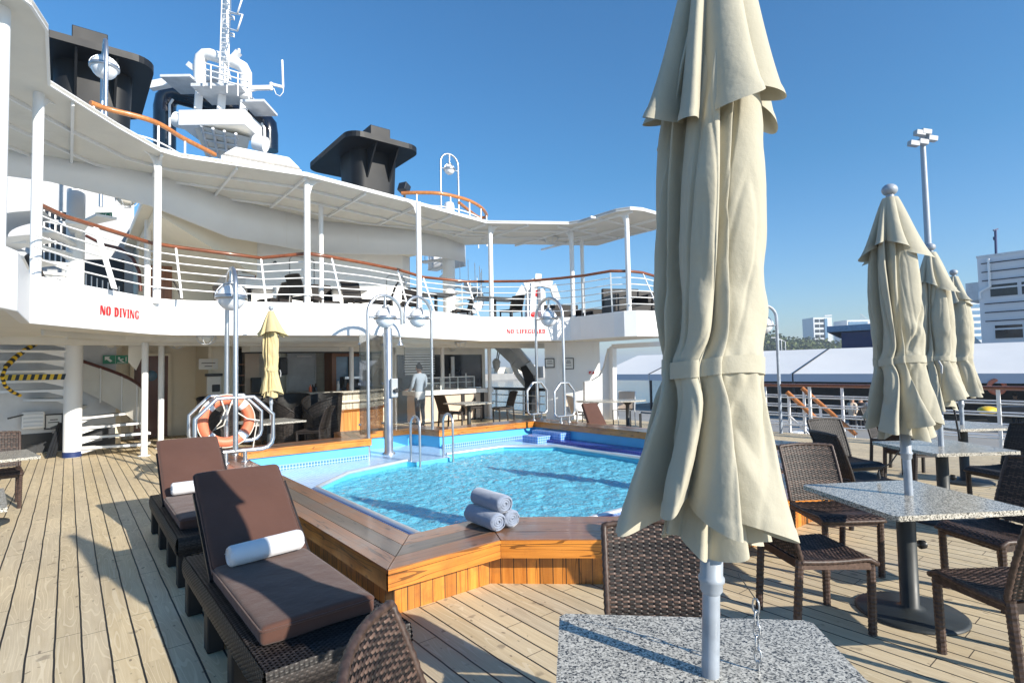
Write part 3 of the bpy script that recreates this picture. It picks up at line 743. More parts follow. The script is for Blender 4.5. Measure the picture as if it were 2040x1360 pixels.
# ================================================================ POOL
pool = thing('swimming_pool', 'raised octagonal pool with varnished wood surround and blue tiled basin', 'pool', (5.1, 6.4, 0))
mb = MB(); n = len(POOLC)
for i in range(n):
    a, b = Vector(POOLC[i]).to_3d(), Vector(POOLC[(i + 1) % n]).to_3d()
    mb.add([a, b, b + Vector((0, 0, .26)), a + Vector((0, 0, .26))], [(0, 1, 2, 3)], False, [[(0 + i * 3.3, 0), ((b - a).length + i * 3.3, 0), ((b - a).length + i * 3.3, .26), (0 + i * 3.3, .26)]])
part('cladding', mb, M_['clad'], pool)
ZT, ZB = .365, .235
rim, fas, gapb = MB(), MB(), MB()
for i in range(n):
    o0, o1, i0, i1 = [Vector(p).to_3d() for p in (POOLO[i], POOLO[(i + 1) % n], POOLI[i], POOLI[(i + 1) % n])]
    L = (o1 - o0).length; d = (o1 - o0).normalized()
    for k in range(3):
        t0, t1 = k / 3 + (.008 if k else 0), (k + 1) / 3 - (.008 if k < 2 else 0)
        P = [o0.lerp(i0, t0), o1.lerp(i1, t0), o1.lerp(i1, t1), o0.lerp(i0, t1)]
        e = d * .004
        P = [P[0] + e, P[1] - e, P[2] - e, P[3] + e]
        Z = Vector((0, 0, ZT - .0015 * ((i * 3 + k) % 3))); z2 = Vector((0, 0, ZT - .03))
        off = (i * 3.7 + k * 1.3)
        uvs = [[(p.dot(d) + off, off + t * .16) for p, t in zip(P, (0, 0, 1, 1))]] + [None] * 4
        rim.cur = 1 if (k == 1 and i not in (1,)) or (k == 2 and i in (2, 5)) else 0
        rim.add([p + Z for p in P] + [p + z2 for p in P], [(0, 1, 2, 3), (4, 5, 1, 0), (5, 6, 2, 1), (6, 7, 3, 2), (7, 4, 0, 3)], False, [uvs[0]] + [[(p.dot(d) + off, 0), (p.dot(d) + off + .3, 0), (p.dot(d) + off + .3, .03), (p.dot(d) + off, .03)] for p in P])
    gapb.add([o0 + Vector((0, 0, ZT - .02)), o1 + Vector((0, 0, ZT - .02)), i1 + Vector((0, 0, ZT - .02)), i0 + Vector((0, 0, ZT - .02))], [(0, 1, 2, 3)])
    gapb.add([o0 + Vector((0, 0, ZB)), o1 + Vector((0, 0, ZB)), i1 + Vector((0, 0, ZB)), i0 + Vector((0, 0, ZB))], [(3, 2, 1, 0)])
    for a, b, s in ((o0, o1, 1), (i1, i0, 1)):
        nn = Vector(((b - a).y, -(b - a).x, 0)).normalized() * .004
        e = (b - a).normalized() * .003
        for z0, z1, pr in ((ZB, ZT - .035, 1), (ZT - .031, ZT - .004, 1.9)):
            P = [a + nn * pr + e, b + nn * pr - e]
            fas.add([P[0] + Vector((0, 0, z0)), P[1] + Vector((0, 0, z0)), P[1] + Vector((0, 0, z1)), P[0] + Vector((0, 0, z1))], [(0, 1, 2, 3)], False,
                    [[(i * 2.3, z0 + i), (i * 2.3 + (b - a).length, z0 + i), (i * 2.3 + (b - a).length, z1 + i), (i * 2.3, z1 + i)]])
part('rim_boards', rim, [M_['rim'], M_['rimgrey']], pool)
part('rim_core', gapb, M_['black'], pool)
part('fascia_board', fas, M_['fascia'], pool)
# inner wall (set back under the rim), ledge, basin
IW = [(p[0] + (5.1 - p[0]) * -.012, p[1] + (6.4 - p[1]) * -.012) for p in POOLI]
IW = [(2.0 - .05, 3.72), (2.68, 3.72), (3.58, 2.91), (6.32, 2.91), (7.22, 3.72), (8.25, 3.72), (8.25, 9.50), (5.83, 9.63), (5.66, 10.45), (4.48, 10.45), (4.24, 9.47), (1.95, 9.47)]
mb = MB()
for i in range(n):
    a, b = Vector(IW[i]).to_3d(), Vector(IW[(i + 1) % n]).to_3d()
    mb.add([a, b, b + Vector((0, 0, ZB + .01)), a + Vector((0, 0, ZB + .01))], [(3, 2, 1, 0)])
part('upper_wall', mb, M_['poolwall'], pool)
BAS = [(2.62, 4.5), (3.1, 4.0), (7.0, 4.0), (7.48, 4.5), (7.48, 7.95), (6.75, 8.72), (5.42, 8.72), (5.36, 8.45), (4.62, 8.45), (4.56, 8.62), (3.36, 8.25), (2.62, 7.52)]
LZ = .005
bm = bmesh.new(); es = []
for loop in (IW, BAS):
    vs = [bm.verts.new((p[0], p[1], LZ)) for p in loop]; es += [bm.edges.new((vs[i], vs[(i + 1) % len(vs)])) for i in range(len(vs))]
bmesh.ops.triangle_fill(bm, edges=es, use_beauty=True)
mb = MB(); bm.verts.index_update(); mb.add([v.co.copy() for v in bm.verts], [[v.index for v in f_.verts] if f_.normal.z >= 0 else [v.index for v in reversed(f_.verts)] for f_ in bm.faces]); bm.free()
part('ledge', mb, M_['ledge'], pool)
mb = MB(); m_ = len(BAS)
for i in range(m_):
    a, b = Vector(BAS[i]).to_3d(), Vector(BAS[(i + 1) % m_]).to_3d()
    mb.add([a + Vector((0, 0, -1.3)), b + Vector((0, 0, -1.3)), b + Vector((0, 0, LZ)), a + Vector((0, 0, LZ))], [(0, 1, 2, 3), ])
mb.add([Vector((p[0], p[1], -1.3)) for p in BAS], [tuple(range(m_))])
part('basin', mb, M_['basin'], pool)
mb = MB(); mb.tube([(p[0], p[1], LZ + .02) for p in BAS[:6]] + [(5.42, 8.72, LZ + .02)], .03, 8)
mb.tube([(4.56, 8.62, LZ + .02)] + [(p[0], p[1], LZ + .02) for p in BAS[10:]] + [(2.62, 4.5, LZ + .02)], .03, 8)
part('edge_rail', mb, M_['psteel'], pool)
mb = MB(); mb.wall([(5.80, 9.42), (8.18, 9.40)], LZ, LZ + .075, .1); part('tile_skirting', mb, M_['bltile'], pool)
mb.__init__(); mb.wall([(2.0, 9.36), (4.2, 9.36)], LZ, LZ + .075, .1); part('tile_skirting', mb, M_['bltile'], pool)
mb = MB(); mb.box(7.82, 8.245, 4.0, 8.7, LZ - .1, LZ + .055); part('shaded_ledge_strip', mb, M_['dkblue'], pool, bevel=.006)  # added block: skirting tile and shade of the right ledge, both as dark blue
mb = MB(); mb.box(7.55, 8.0, 8.62, 9.1, LZ - .1, LZ + .135); mb.box(7.95, 8.245, 8.35, 9.25, LZ - .1, LZ + .20); part('step_block', mb, M_['bltile'], pool, bevel=.006)
mb = MB(); mb.box(2.75, 3.15, 4.2, 8.1, -1.3, -.25); mb.box(3.2, 6.6, 8.05, 8.4, -1.3, -.3)
part('inner_step', mb, M_['basin'], pool)
# band of darker tiles round the basin edge
mb = MB(); B3 = [Vector(p) for p in BAS[:7]]; 
o = offset(B3, -.09); mb.add([Vector((p.x, p.y, LZ + .004)) for p in B3] + [Vector((p.x, p.y, LZ + .004)) for p in o], [(i, i + 1, 7 + i + 1, 7 + i) for i in range(6)])
B4 = [Vector(p) for p in BAS[9:]] + [Vector(BAS[0])]; o = offset(B4, -.09); k = len(B4)
mb.add([Vector((p.x, p.y, LZ + .004)) for p in B4] + [Vector((p.x, p.y, LZ + .004)) for p in o], [(i, i + 1, k + i + 1, k + i) for i in range(k - 1)])
part('edge_band', mb, M_['bltile'], pool)
# water: a real rippled surface
def inside(x, y, P):
    c = False
    for i in range(len(P)):
        x1, y1 = P[i]; x2, y2 = P[i - 1]
        if (y1 > y) != (y2 > y) and x < (x2 - x1) * (y - y1) / (y2 - y1) + x1: c = not c
    return c
mb = MB(); NX, NY = 200, 190; X0, X1, Y0, Y1 = 2.6, 7.5, 3.98, 8.74
idx = {}; vs, fs = [], []
for j in range(NY + 1):
    for i in range(NX + 1):
        x = X0 + (X1 - X0) * i / NX; y = Y0 + (Y1 - Y0) * j / NY
        z = -.055 + .016 * noise.noise((x * 2.3, y * 2.6, .3)) + .017 * noise.noise((x * 5.5 + 9, y * 6.2, 1.7)) + .010 * noise.noise((x * 11, y * 12 + 4, 2.2))
        idx[i, j] = len(vs); vs.append((x, y, z))
for j in range(NY):
    for i in range(NX):
        cx, cy = X0 + (X1 - X0) * (i + .5) / NX, Y0 + (Y1 - Y0) * (j + .5) / NY
        if inside(cx, cy, BAS): fs.append((idx[i, j], idx[i + 1, j], idx[i + 1, j + 1], idx[i, j + 1]))
mb.add(vs, fs, True)
single('pool_water', mb, M_['pwater'], None, None, kind='structure')

# ---------------------------------------------------------------- ladder
lad = thing('pool_ladder', 'pair of curved steel grab rails of the pool ladder', 'ladder', (4.95, 8.6, 0))
for x in (4.66, 5.32):
    top = [(x, 8.5 + .16 * math.cos(t), .62 + .16 * math.sin(t)) for t in [PI - i * PI / 8 for i in range(9)]]
    mb = MB(); mb.tube([(x, 8.34, -.6), (x, 8.34, .2)] + top + [(x, 8.66, .3), (x, 8.66, LZ)], .021, 10); part('grab_rail', mb, M_['steel'], lad)
for z in (-.15, -.42):
    mb = MB(); mb.box(4.66, 5.32, 8.30, 8.38, z - .012, z + .012); part('tread', mb, M_['steel'], lad)
# ---------------------------------------------------------------- shower pole
sh = thing('pool_shower', 'thick steel shower column with valve plate between the glass screens', 'shower', (4.71, 9.61, LZ))
mb = MB(); mb.lathe([(.12, LZ), (.12, LZ + .03), (.082, LZ + .05), (.082, 2.36), (.07, 2.38), (.001, 2.385)], 20, (4.71, 9.61, 0)); part('column', mb, M_['steel'], sh)
mb = MB(); mb.box(4.70, 4.84, 9.46, 9.54, 1.07, 1.42); v = part('valve_plate', mb, M_['steel'], sh, bevel=.01)
mb = MB(); mb.tube([(4.78, 9.46, 1.2), (4.78, 9.40, 1.2)], .045, 14); part('knob', mb, M_['black'], v)
mb = MB(); mb.tube([(4.74, 9.55, 2.22), (4.83, 9.46, 2.23), (4.87, 9.42, 2.22), (4.87, 9.42, 2.12)], .010, 8); mb.lathe([(.02, 2.14), (.028, 2.10), (.062, 2.05), (.058, 2.035), (.001, 2.034)], 16, (4.87, 9.42, 0)); part('shower_head', mb, M_['steel'], sh)
mb = MB(); mb.tube([(4.70, 9.61, 2.3), (4.66, 9.6, 2.62)], .022, 10); part('lamp_pipe', mb, M_['steel'], sh)

# ---------------------------------------------------------------- arch lamps
def globe_parts(o, c, r, th=.85):
    mb = MB(); mb.ball(c, r, 14); g = part('globe', mb, M_['globe'], o)
    mb = MB(); mb.lathe([(r * 1.02, -.03), (r * 1.13, -.03), (r * 1.13, .03), (r * 1.02, .03)], 28, c); part('band', mb, M_['steel'], g)
    mb = MB()
    for a in (0, PI / 2):
        mb.tube([(c[0] + math.cos(a) * r * 1.1 * math.cos(t), c[1] + math.sin(a) * r * 1.1 * math.cos(t), c[2] + r * 1.1 * math.sin(t)) for t in [i * PI / 12 for i in range(13)]], .012, 6)
    mb.lathe([(.06, r * .98), (.075, r * 1.1), (.03, r * 1.25), (.02, r * 1.3)], 14, c); part('cage', mb, M_['steel'], g)
    return g
def arch_lamp(a, b, za, zb_, top, label, r=.031, gr=.19, drop=.42, mat='steel', group='arched globe lamps'):
    """a, b: feet of the long and the short leg; za, zb_: foot heights"""
    a, b = Vector((a[0], a[1], za)), Vector((b[0], b[1], zb_)); m = (a + b) / 2; h = Vector((b.x - a.x, b.y - a.y, 0)) / 2; R_ = h.length
    o = thing('arch_lamp', label, 'lamp', a, 0, group)
    zc = top - R_
    pts = [a, Vector((a.x, a.y, zc))] + [Vector((m.x, m.y, zc)) - h * math.cos(t) + Vector((0, 0, R_ * math.sin(t))) for t in [i * PI / 14 for i in range(1, 14)]] + [Vector((b.x, b.y, zc)), b]
    mb = MB(); mb.tube(pts, r, 12); part('arch_post', mb, M_[mat], o)
    c = Vector((m.x, m.y, top - drop)); mb = MB(); mb.tube([(m.x, m.y, top - .01), (m.x, m.y, c.z + gr)], r * .8, 10)
    hh = h.normalized()
    part('hanger', mb, M_[mat], o)
    for s in (-1, 1): mb = MB(); mb.tube([c + h * s, c + hh * s * gr * 1.05], r * .55, 8); part('side_arm', mb, M_[mat], o)
    globe_parts(o, c, gr); return o
arch_lamp((4.26, 9.5), (5.0, 9.6), LZ, 2.45, 2.98, 'left one of the twin arched globe lamps by the shower')
arch_lamp((5.76, 9.78), (5.08, 9.62), ZT, 2.47, 3.02, 'right one of the twin arched globe lamps by the shower')
globe_ex = None
def octagon_rail(c, w_, z0, z1, cut, label, dirx=(1, 0, 0), tilt=0):
    c = Vector(c); d = Vector(dirx).normalized(); o = thing('grab_frame', label, 'handrail', c, 0, 'octagonal steel grab frames')
    P = [(-w_ / 2 + cut, z1), (w_ / 2 - cut, z1), (w_ / 2, z1 - cut), (w_ / 2, z0 + cut * .55)] + [(w_ / 2 - cut * .55 + cut * .55 * math.cos(t), z0 + cut * .55 - cut * .55 * math.sin(t)) for t in (PI / 6, PI / 3, PI / 2)]
    P += [(-w_ / 2 + cut * .55 - cut * .55 * math.cos(t), z0 + cut * .55 - cut * .55 * math.sin(t)) for t in (PI / 2, PI / 3, PI / 6)] + [(-w_ / 2, z0 + cut * .55), (-w_ / 2, z1 - cut)]
    mb = MB(); mb.tube([Vector((c.x, c.y, 0)) + d * x + Vector((0, 0, z)) for x, z in P], .029, 10, True); part('frame', mb, M_['steel'], o)
    for s in (-.12, .12):
        mb = MB(); p_ = Vector((c.x, c.y, 0)) + d * s; mb.tube([p_ + Vector((0, 0, ZT)), p_ + Vector((0, 0, z0))], .027, 10); mb.lathe([(.05, ZT), (.05, ZT + .012), (.03, ZT + .02)], 14, p_); part('foot', mb, M_['steel'], o)
    return o
# left pair on the left rim with lifebuoy
arch_lamp((1.80, 8.33), (1.86, 9.18), .52, .56, 3.10, 'tall arched globe lamp rising from the grab frames beside the brown loungers', .034, .19, .42)
octagon_rail((1.80, 8.33, ZT), .98, .52, 1.25, .26, 'nearer octagonal steel grab frame in front of the orange lifebuoy')
octagon_rail((1.86, 9.18, ZT), .98, .56, 1.25, .26, 'octagonal steel grab frame carrying the orange lifebuoy')
arch_lamp((8.45, 8.72), (8.45, 9.62), .50, .50, 3.12, 'arched globe lamp crossing the red NO LIFEGUARD lettering', .034, .19, .45)
octagon_rail((8.45, 8.72, ZT), .60, .50, 1.22, .18, 'right one of the two grab frames on the far right pool rim')
octagon_rail((8.45, 9.62, ZT), .60, .50, 1.22, .18, 'left one of the two grab frames on the far right pool rim')
a = at(1557, 880, 12.3)
arch_lamp((a.x, a.y), (a.x - .45, a.y + .35), 0, 1.9, 2.86, 'arched globe lamp half hidden behind the big beige parasol', .035, .18, .45, 'galv')
lb = thing('lifebuoy', 'orange lifebuoy with white tapes and rope hung on the steel frame', 'lifebuoy', (1.84, 9.12, .46))
c = Vector((1.84, 9.10, .88)); Rb = .315
mb = MB(); mb.tube([c + Vector((Rb * math.cos(t), 0, Rb * math.sin(t))) for t in [i * 2 * PI / 40 for i in range(40)]], .076, 14, True); ring = part('ring', mb, M_['orange'], lb)
for k in range(4):
    t0 = PI / 4 + k * PI / 2
    mb = MB(); mb.tube([c + Vector((Rb * math.cos(t), 0, Rb * math.sin(t))) for t in [t0 - .12 + i * .06 for i in range(5)]], .0795, 14); part('tape', mb, M_['reflw'], ring)
mb = MB()
mb.tube([c + Vector(p) for p in ((-.1, -.1, .36), (-.04, -.11, .16), (-.1, -.12, .0), (-.2, -.12, -.12), (-.06, -.13, -.05), (.02, -.12, .2), (.08, -.1, .36))], .011, 6)
mb.tube([c + Vector(p) for p in ((.05, -.11, .3), (.1, -.12, .14), (.26, -.12, .02), (.44, -.1, -.02))], .011, 6)
mb.tube([c + Vector((.39 * math.cos(t), -.03, .39 * math.sin(t))) for t in [i * 2 * PI / 40 for i in range(40)]], .008, 5, True)
mb.tube([c + Vector(p) for p in ((.42, -.05, -.03), (.39, -.05, -.2), (.36, -.05, -.42))], .009, 5)
part('rope', mb, M_['rope'], lb)

# glass screens
def pane(name, P, label):
    P = [Vector(p) for p in P]; nrm = (P[1] - P[0]).cross(P[2] - P[0]).normalized() * .005; n_ = len(P)
    mb = MB(); mb.add([p - nrm for p in P] + [p + nrm for p in P], [tuple(reversed(range(n_))), tuple(range(n_, 2 * n_))] + [(i, (i + 1) % n_, n_ + (i + 1) % n_, n_ + i) for i in range(n_)])
    o = thing('glass_screen', label, 'glass screen', (P[0] + P[1]) / 2, 0, 'glass screens round the shower'); part('pane', mb, M_['glass'], o)
    mb = MB()
    for a, b in ((P[0], P[3 if n_ == 4 else 4]), (P[1], P[2])):
        for t in (.1, .5, .9):
            q_ = a.lerp(b, t); mb.tube([q_ - nrm * 4, q_ + nrm * 4], .022, 10)
    part('clamp', mb, M_['steel'], o)
def ongl(px, py, p, q): return online(p, q, px, py, None)
p_, q_ = (4.1, 9.62), (4.75, 10.3)
pane('', [ongl(717, 866, p_, q_), ongl(763, 862, p_, q_), ongl(763, 668, p_, q_), ongl(716, 665, p_, q_)], 'glass screen left of the steel shower column')
p_, q_ = (4.8, 10.25), (5.75, 9.7)
pane('', [ongl(781, 858, p_, q_), ongl(862, 858, p_, q_), ongl(860, 676, p_, q_), ongl(845, 669, p_, q_), ongl(780, 667, p_, q_)], 'glass screen with cut corner right of the steel shower column')

# ================================================================ LOWER DECKHOUSE, BAR, STAIRS
CL = zb + .01
lh = thing('lower_house', 'cream lower deckhouse walls in the shade of the upper deck', 'deckhouse', (2, 15.4, 0))
mb = MB(); mb.wall([(-2.6, 14.9), (-.9, 15.1), (.85, 15.33), (.95, 15.45), (1.0, 16.6), (2.62, 16.6), (2.7, 15.35), (3.35, 15.35), (3.4, 16.4), (6.9, 16.4), (6.95, 15.2), (7.7, 15.1), (7.7, 15.9), (10.8, 15.9)], 0, CL, .06); part('wall', mb, M_['cream'], lh)
mb = MB(); mb.wall([(-2.6, 14.86), (-.9, 15.06), (.84, 15.29)], 0.02, .42, .03); part('skirting', mb, M_['black'], lh)
mb = MB(); mb.wall([(-2.6, 14.87), (-.9, 15.07), (.84, 15.30)], .42, CL, .02); part('pale_panel', mb, M_['lgrey'], lh)
a, b = onY(267, 713, 16.55), onY(333, 870, 16.55)
mb = MB(); mb.box(a.x, b.x, 16.5, 16.56, .02, a.z + .05); d = part('door', mb, M_['dwood'], lh)
mb = MB(); m = onY(306, 748, 16.49); mb.lathe([(.001, -.01), (.13, -.01), (.13, .01), (.001, .01)], 18); mb.move(Matrix.Translation((m.x - .05, 16.49, m.z)) @ Matrix.Rotation(PI / 2, 4, 'X')); part('porthole', mb, M_['bluewin'], d)
mb = MB(); mb.box(a.x - .08, a.x, 16.48, 16.56, .02, a.z + .12); mb.box(b.x, b.x + .08, 16.48, 16.56, .02, a.z + .12); mb.box(a.x, b.x, 16.48, 16.56, a.z + .05, a.z + .12); part('door_frame', mb, M_['cream'], lh)
mb = MB(); mb.box(2.56, 2.61, 15.5, 16.55, .05, .35); part('dark_kickplate', mb, M_['black'], lh)
mb = MB(); mb.tube([(2.58, 15.7, .95), (2.55, 15.72, .95), (2.55, 16.3, .95), (2.58, 16.32, .95)], .02, 8); part('grab_bar', mb, M_['cream'], lh)
mb = MB(); mb.tube([(2.78, 15.33, .1), (2.78, 15.33, CL)], .018, 8); mb.tube([(2.78, 15.33, .98), (3.3, 15.33, .98)], .012, 6); part('conduit', mb, M_['cream'], lh)
# boxes on that wall
p = onY(415, 725, 15.33); sign('notice_board', p, (1, 0, 0), .42, .26, 'paper', 'white notice above the hand gel dispenser', 'notice', [('text', 'ink', [RC(-.36, .36, .06, .13), RC(-.2, .2, -.24, -.17)])])
p = onY(424, 764, 15.33); o = thing('gel_dispenser', 'white and grey hand gel dispenser on the cream wall', 'dispenser', (p.x, p.y, p.z - .2))
mb = MB(); mb.box(p.x - .15, p.x + .17, 15.22, 15.345, p.z - .26, p.z + .18); part('case', mb, M_['paper'], o, bevel=.015)
mb = MB(); mb.box(p.x - .04, p.x + .14, 15.20, 15.23, p.z - .2, p.z - .02); part('nozzle', mb, M_['black'], o, bevel=.04)
mb = MB(); mb.box(p.x - .18, p.x + .2, 15.2, 15.345, p.z + .185, p.z + .25); part('lid', mb, M_['black'], o, bevel=.01)
# wall clutter by the stairs
p = onY(68, 836, 15.0); o = thing('louvre_vent', 'white louvred hatch clipped on the wall left of the spiral column', 'vent', (p.x, 14.98, p.z - .2))
mb = MB(); mb.box(p.x - .19, p.x + .17, 14.90, 14.97, p.z - .17, p.z + .17); part('panel', mb, M_['white'], o, bevel=.02)
for k in range(4): mb = MB(); mb.box(p.x - .16, p.x + .14, 14.88, 14.90, p.z - .13 + k * .08, p.z - .10 + k * .08); part('slat', mb, M_['lgrey'], o)
mb = MB(); mb.bar((p.x - .4, 14.92, p.z + .06), (p.x - .16, 14.92, p.z + .12), .05, .03); part('clip', mb, M_['black'], o)
sign('notice_board', onY(107, 839, 14.98), (1, .1, 0), .25, .26, 'paper', 'black framed notice beside the louvred hatch', 'notice', [('text', 'ink', [RC(-.25, .25, .1, .17), RC(-.36, .36, -.1, -.03)])], frame=(.03, 'black'))
o = thing('folded_stand', 'folded black metal stand leaning by the spiral stair column', 'stand', G(100, 912, 0))
a = G(100, 912, 0); b = at(122, 842, 11.2)
for k, s in enumerate((-.05, .0, .06)):
    mb = MB(); mb.bar(a + Vector((s, s * .5, 0)), b + Vector((s * .5, 0, 0)), .045, .03); part('leg', mb, M_['black'], o)
mb = MB(); mb.bar(b + Vector((-.16, 0, -.1)), b + Vector((.12, 0, .02)), .06, .05); mb.bar(b + Vector((-.14, 0, -.18)), b + Vector((.1, 0, -.12)), .05, .04); part('head', mb, M_['black'], o)
p = G(62, 905, 0); mb = MB(); mb.box(p.x - 1.2, p.x + .9, p.y + .35, p.y + .8, .12, .3); mb.box(p.x - .1, p.x + .08, p.y, p.y + .1, 0, .2); single('plinth', mb, M_['black'], 'low black plinth under the louvred hatch beside the spiral column', 'plinth')

# ---------------------------------------------------------------- spiral staircase
def spiral(c, z0, z1, r0, r1, a0, da, rise, n, label, rail=None, mat='white', colr=.145, treadmat='black'):
    o = thing('spiral_staircase', label, 'staircase', (c[0], c[1], z0), 0)
    mb = MB(); mb.tube([(c[0], c[1], z0), (c[0], c[1], z1)], colr, 24); part('central_column', mb, M_[mat], o)
    for i in range(n):
        a = (a0 + da * i) if not isinstance(da, list) else a0 + da[i]; z = z0 + rise * (i + 1); w0, w1 = .07, .17
        ca, sa = math.cos(a), math.sin(a)
        def P(r, s, zz): return Vector((c[0] + ca * r - sa * s, c[1] + sa * r + ca * s, zz))
        mb = MB(); V = [P(r0, -w0, z - .045), P(r1, -w1, z - .045), P(r1, w1, z - .045), P(r0, w0, z - .045)]; V += [v + Vector((0, 0, .045)) for v in V]
        mb.add(V, [(3, 2, 1, 0), (4, 5, 6, 7), (0, 1, 5, 4), (1, 2, 6, 5), (2, 3, 7, 6), (3, 0, 4, 7)])
        mb.cur = 1; V = [P(r0 + .25, -w0, z + .003), P(r1 - .05, -w1 + .03, z + .003), P(r1 - .05, w1 - .03, z + .003), P(r0 + .25, w0, z + .003)]; mb.add(V, [(0, 1, 2, 3)])
        mb.cur = 0
        V = [P(colr * .9, -.02, z - .14), P(r0 + .35, -.02, z - .045), P(r0 + .35, .02, z - .045), P(colr * .9, .02, z - .14), P(colr * .9, -.02, z - .045), P(colr * .9, .02, z - .045)]
        mb.add(V, [(0, 1, 4), (3, 5, 2), (0, 3, 2, 1)])
        part('tread', mb, [M_[mat], M_[treadmat]], o)
    return o
SC = (.08, 13.96)
C0 = 0.0       # the line of sight to this column runs along +y
spa = spiral(SC, 0, 5.3, .13, 1.28, C0, [-.25, .05, .4, .85, 1.5, 2.1, 2.5, 2.75, 2.95, 3.1, 3.25, 3.42], .19, 12, 'white spiral staircase on a thick column at the lower left, hazard tape across it', colr=.15)
mb = MB(); mb.lathe([(.155, 0.005), (.155, .11)], 24, (SC[0], SC[1], 0)); part('blue_collar', mb, M_['navy'], spa)
def sp(r, a, z): return Vector((SC[0] + r * math.cos(a), SC[1] + r * math.sin(a), z))
mb = MB(); mb.tube([sp(1.20, C0 + .02 + i * .095, 1.20 + i * .047) for i in range(16)], .035, 10); part('handrail', mb, M_['dwood'], spa)
mb = MB(); mb.add([sp(1.20, C0 + .02 + i * .095, .22 + i * .07) for i in range(16)] + [sp(1.20, C0 + .02 + i * .095, 1.16 + i * .047) for i in range(16)], [(i, i + 1, 17 + i, 16 + i) for i in range(15)], True); part('side_panel', mb, M_['ceil'], spa)
for i in range(0, 15, 4):
    mb = MB(); mb.tube([sp(1.18, C0 + .02 + i * .095, .15 + i * .07), sp(1.18, C0 + .02 + i * .095, 1.18 + i * .047)], .016, 6); part('baluster', mb, M_['white'], spa)
# outer left rail with hazard stripes
def striped(pts, w_, parent, nm='hazard_tape'):
    mb = MB(); n_ = len(pts) - 1
    for i in range(n_):
        a, b = pts[i], pts[i + 1]; d = Vector((0, 0, w_ / 2)); mb.cur = i % 2
        sh_ = (b - a) * .45
        mb.add([a - d - sh_ * .5, b - d - sh_ * .5, b + d + sh_ * .5, a + d + sh_ * .5], [(0, 1, 2, 3)])
    return part(nm, mb, [M_['yellow'], M_['black']], parent)
a, b = at(8, 752, 10.3), at(130, 750, 10.3)
striped([a.lerp(b, i / 16) for i in range(17)], .105, spa)
pts = [at(72, 684, 10.6), at(50, 697, 10.4), at(30, 712, 10.2), at(12, 730, 10.0), at(4, 750, 9.9), at(10, 768, 10.0), at(24, 780, 10.2), at(45, 790, 10.5)]
fine = []
for i in range(len(pts) - 1):
    for k in range(4): fine.append(pts[i].lerp(pts[i + 1], k / 4))
mb = MB()
for i in range(len(fine) - 1):
    mb.cur = i % 2; mb.tube([fine[i], fine[i + 1]], .045 if i < 12 else .03, 8)
part('striped_rail', mb, [M_['yellow'], M_['black']], spa)
# upper flight from the upper deck to the sun deck
spb = spiral((SC[0], SC[1]), 2.80, 3.0, .13, 1.25, C0 + 2.2, .36, .20, 9, 'upper flight of the left spiral staircase with curved slabs below the sun deck', colr=.152)
mb = MB()
for k in range(3):
    za = 3.25 + k * .42
    mb.grid(lambda u, v, za=za: (SC[0] + (1.0 + .5 * v) * math.cos(C0 + 2.4 + 2.0 * u), SC[1] + (1.0 + .5 * v) * math.sin(C0 + 2.4 + 2.0 * u), za + .35 * u + .26 * v * 0 + .05 * v), 14, 2)
part('curved_band', mb, M_['white'], spb)
for k, yy in enumerate((428, 456, 486, 514)):
    a, b = at(82, yy - 6, 12.4), at(139, yy + 6, 12.2); mb = MB(); mb.bar(a, b, .05, .20); part('dark_gap', mb, M_['black'], spb)  # black bars standing in for the dark gaps between the steps
    for j in range(5):
        c_ = a.lerp(b, .1 + .2 * j) + (CP - a).normalized() * .06; mb = MB(); mb.bar(c_ + Vector((0, 0, -.1)), c_ + Vector((0, 0, .1)), .03, .03); part('baluster', mb, M_['white'], spb)
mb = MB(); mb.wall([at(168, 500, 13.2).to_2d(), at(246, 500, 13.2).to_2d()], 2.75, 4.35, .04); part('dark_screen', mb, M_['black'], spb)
for k in range(7):
    p = at(172 + k * 11, 520, 12.9); mb = MB(); mb.tube([(p.x, p.y, 2.76), (p.x, p.y, 3.95 - .05 * k)], .014, 6); part('baluster', mb, M_['white'], spb)
a = [at(172, 470, 12.8), at(205, 487, 12.7), at(240, 495, 12.6), at(265, 515, 12.5), at(277, 540, 12.4), at(280, 580, 12.4)]
mb = MB(); mb.tube(a, .035, 8); part('handrail', mb, M_['dwood'], spb)
C0 = -R(32)
spc = spiral((9.0, 14.2), 2.74, 5.3, .19, 1.02, C0 - 1.5, .40, .20, 12, 'white spiral staircase at the right end of the upper deck against the sky', colr=.19, treadmat='white')
mb = MB(); mb.add([Vector((9.0 + 1.05 * math.cos(C0 - 1.5 + i * .2), 14.2 + 1.05 * math.sin(C0 - 1.5 + i * .2), 2.9 + i * .1 - .1)) for i in range(14)] + [Vector((9.0 + 1.05 * math.cos(C0 - 1.5 + i * .2), 14.2 + 1.05 * math.sin(C0 - 1.5 + i * .2), 2.9 + i * .1 + .16)) for i in range(14)], [(i, i + 1, 15 + i, 14 + i) for i in range(13)], True)
part('curved_stringer', mb, M_['lgrey'], spc)
for i in range(0, 14, 1):
    x, y, z = 9.0 + 1.0 * math.cos(C0 - 1.5 + i * .3), 14.2 + 1.0 * math.sin(C0 - 1.5 + i * .3), 3.0 + i * .15
    mb = MB(); mb.tube([(x, y, z), (x, y, min(5.25, z + .85))], .010, 5); part('baluster', mb, M_['white'], spc)
mb = MB(); mb.wall([(-2.6, 17.4), (1.3, 17.4)], 2.7, 7.0, .05); single('stair_backdrop', mb, M_['grey'], 'added pale backdrop standing in for the bright opening behind the upper left spiral stairs', 'wall')  # added wall that catches the sun so the stair opening looks bright
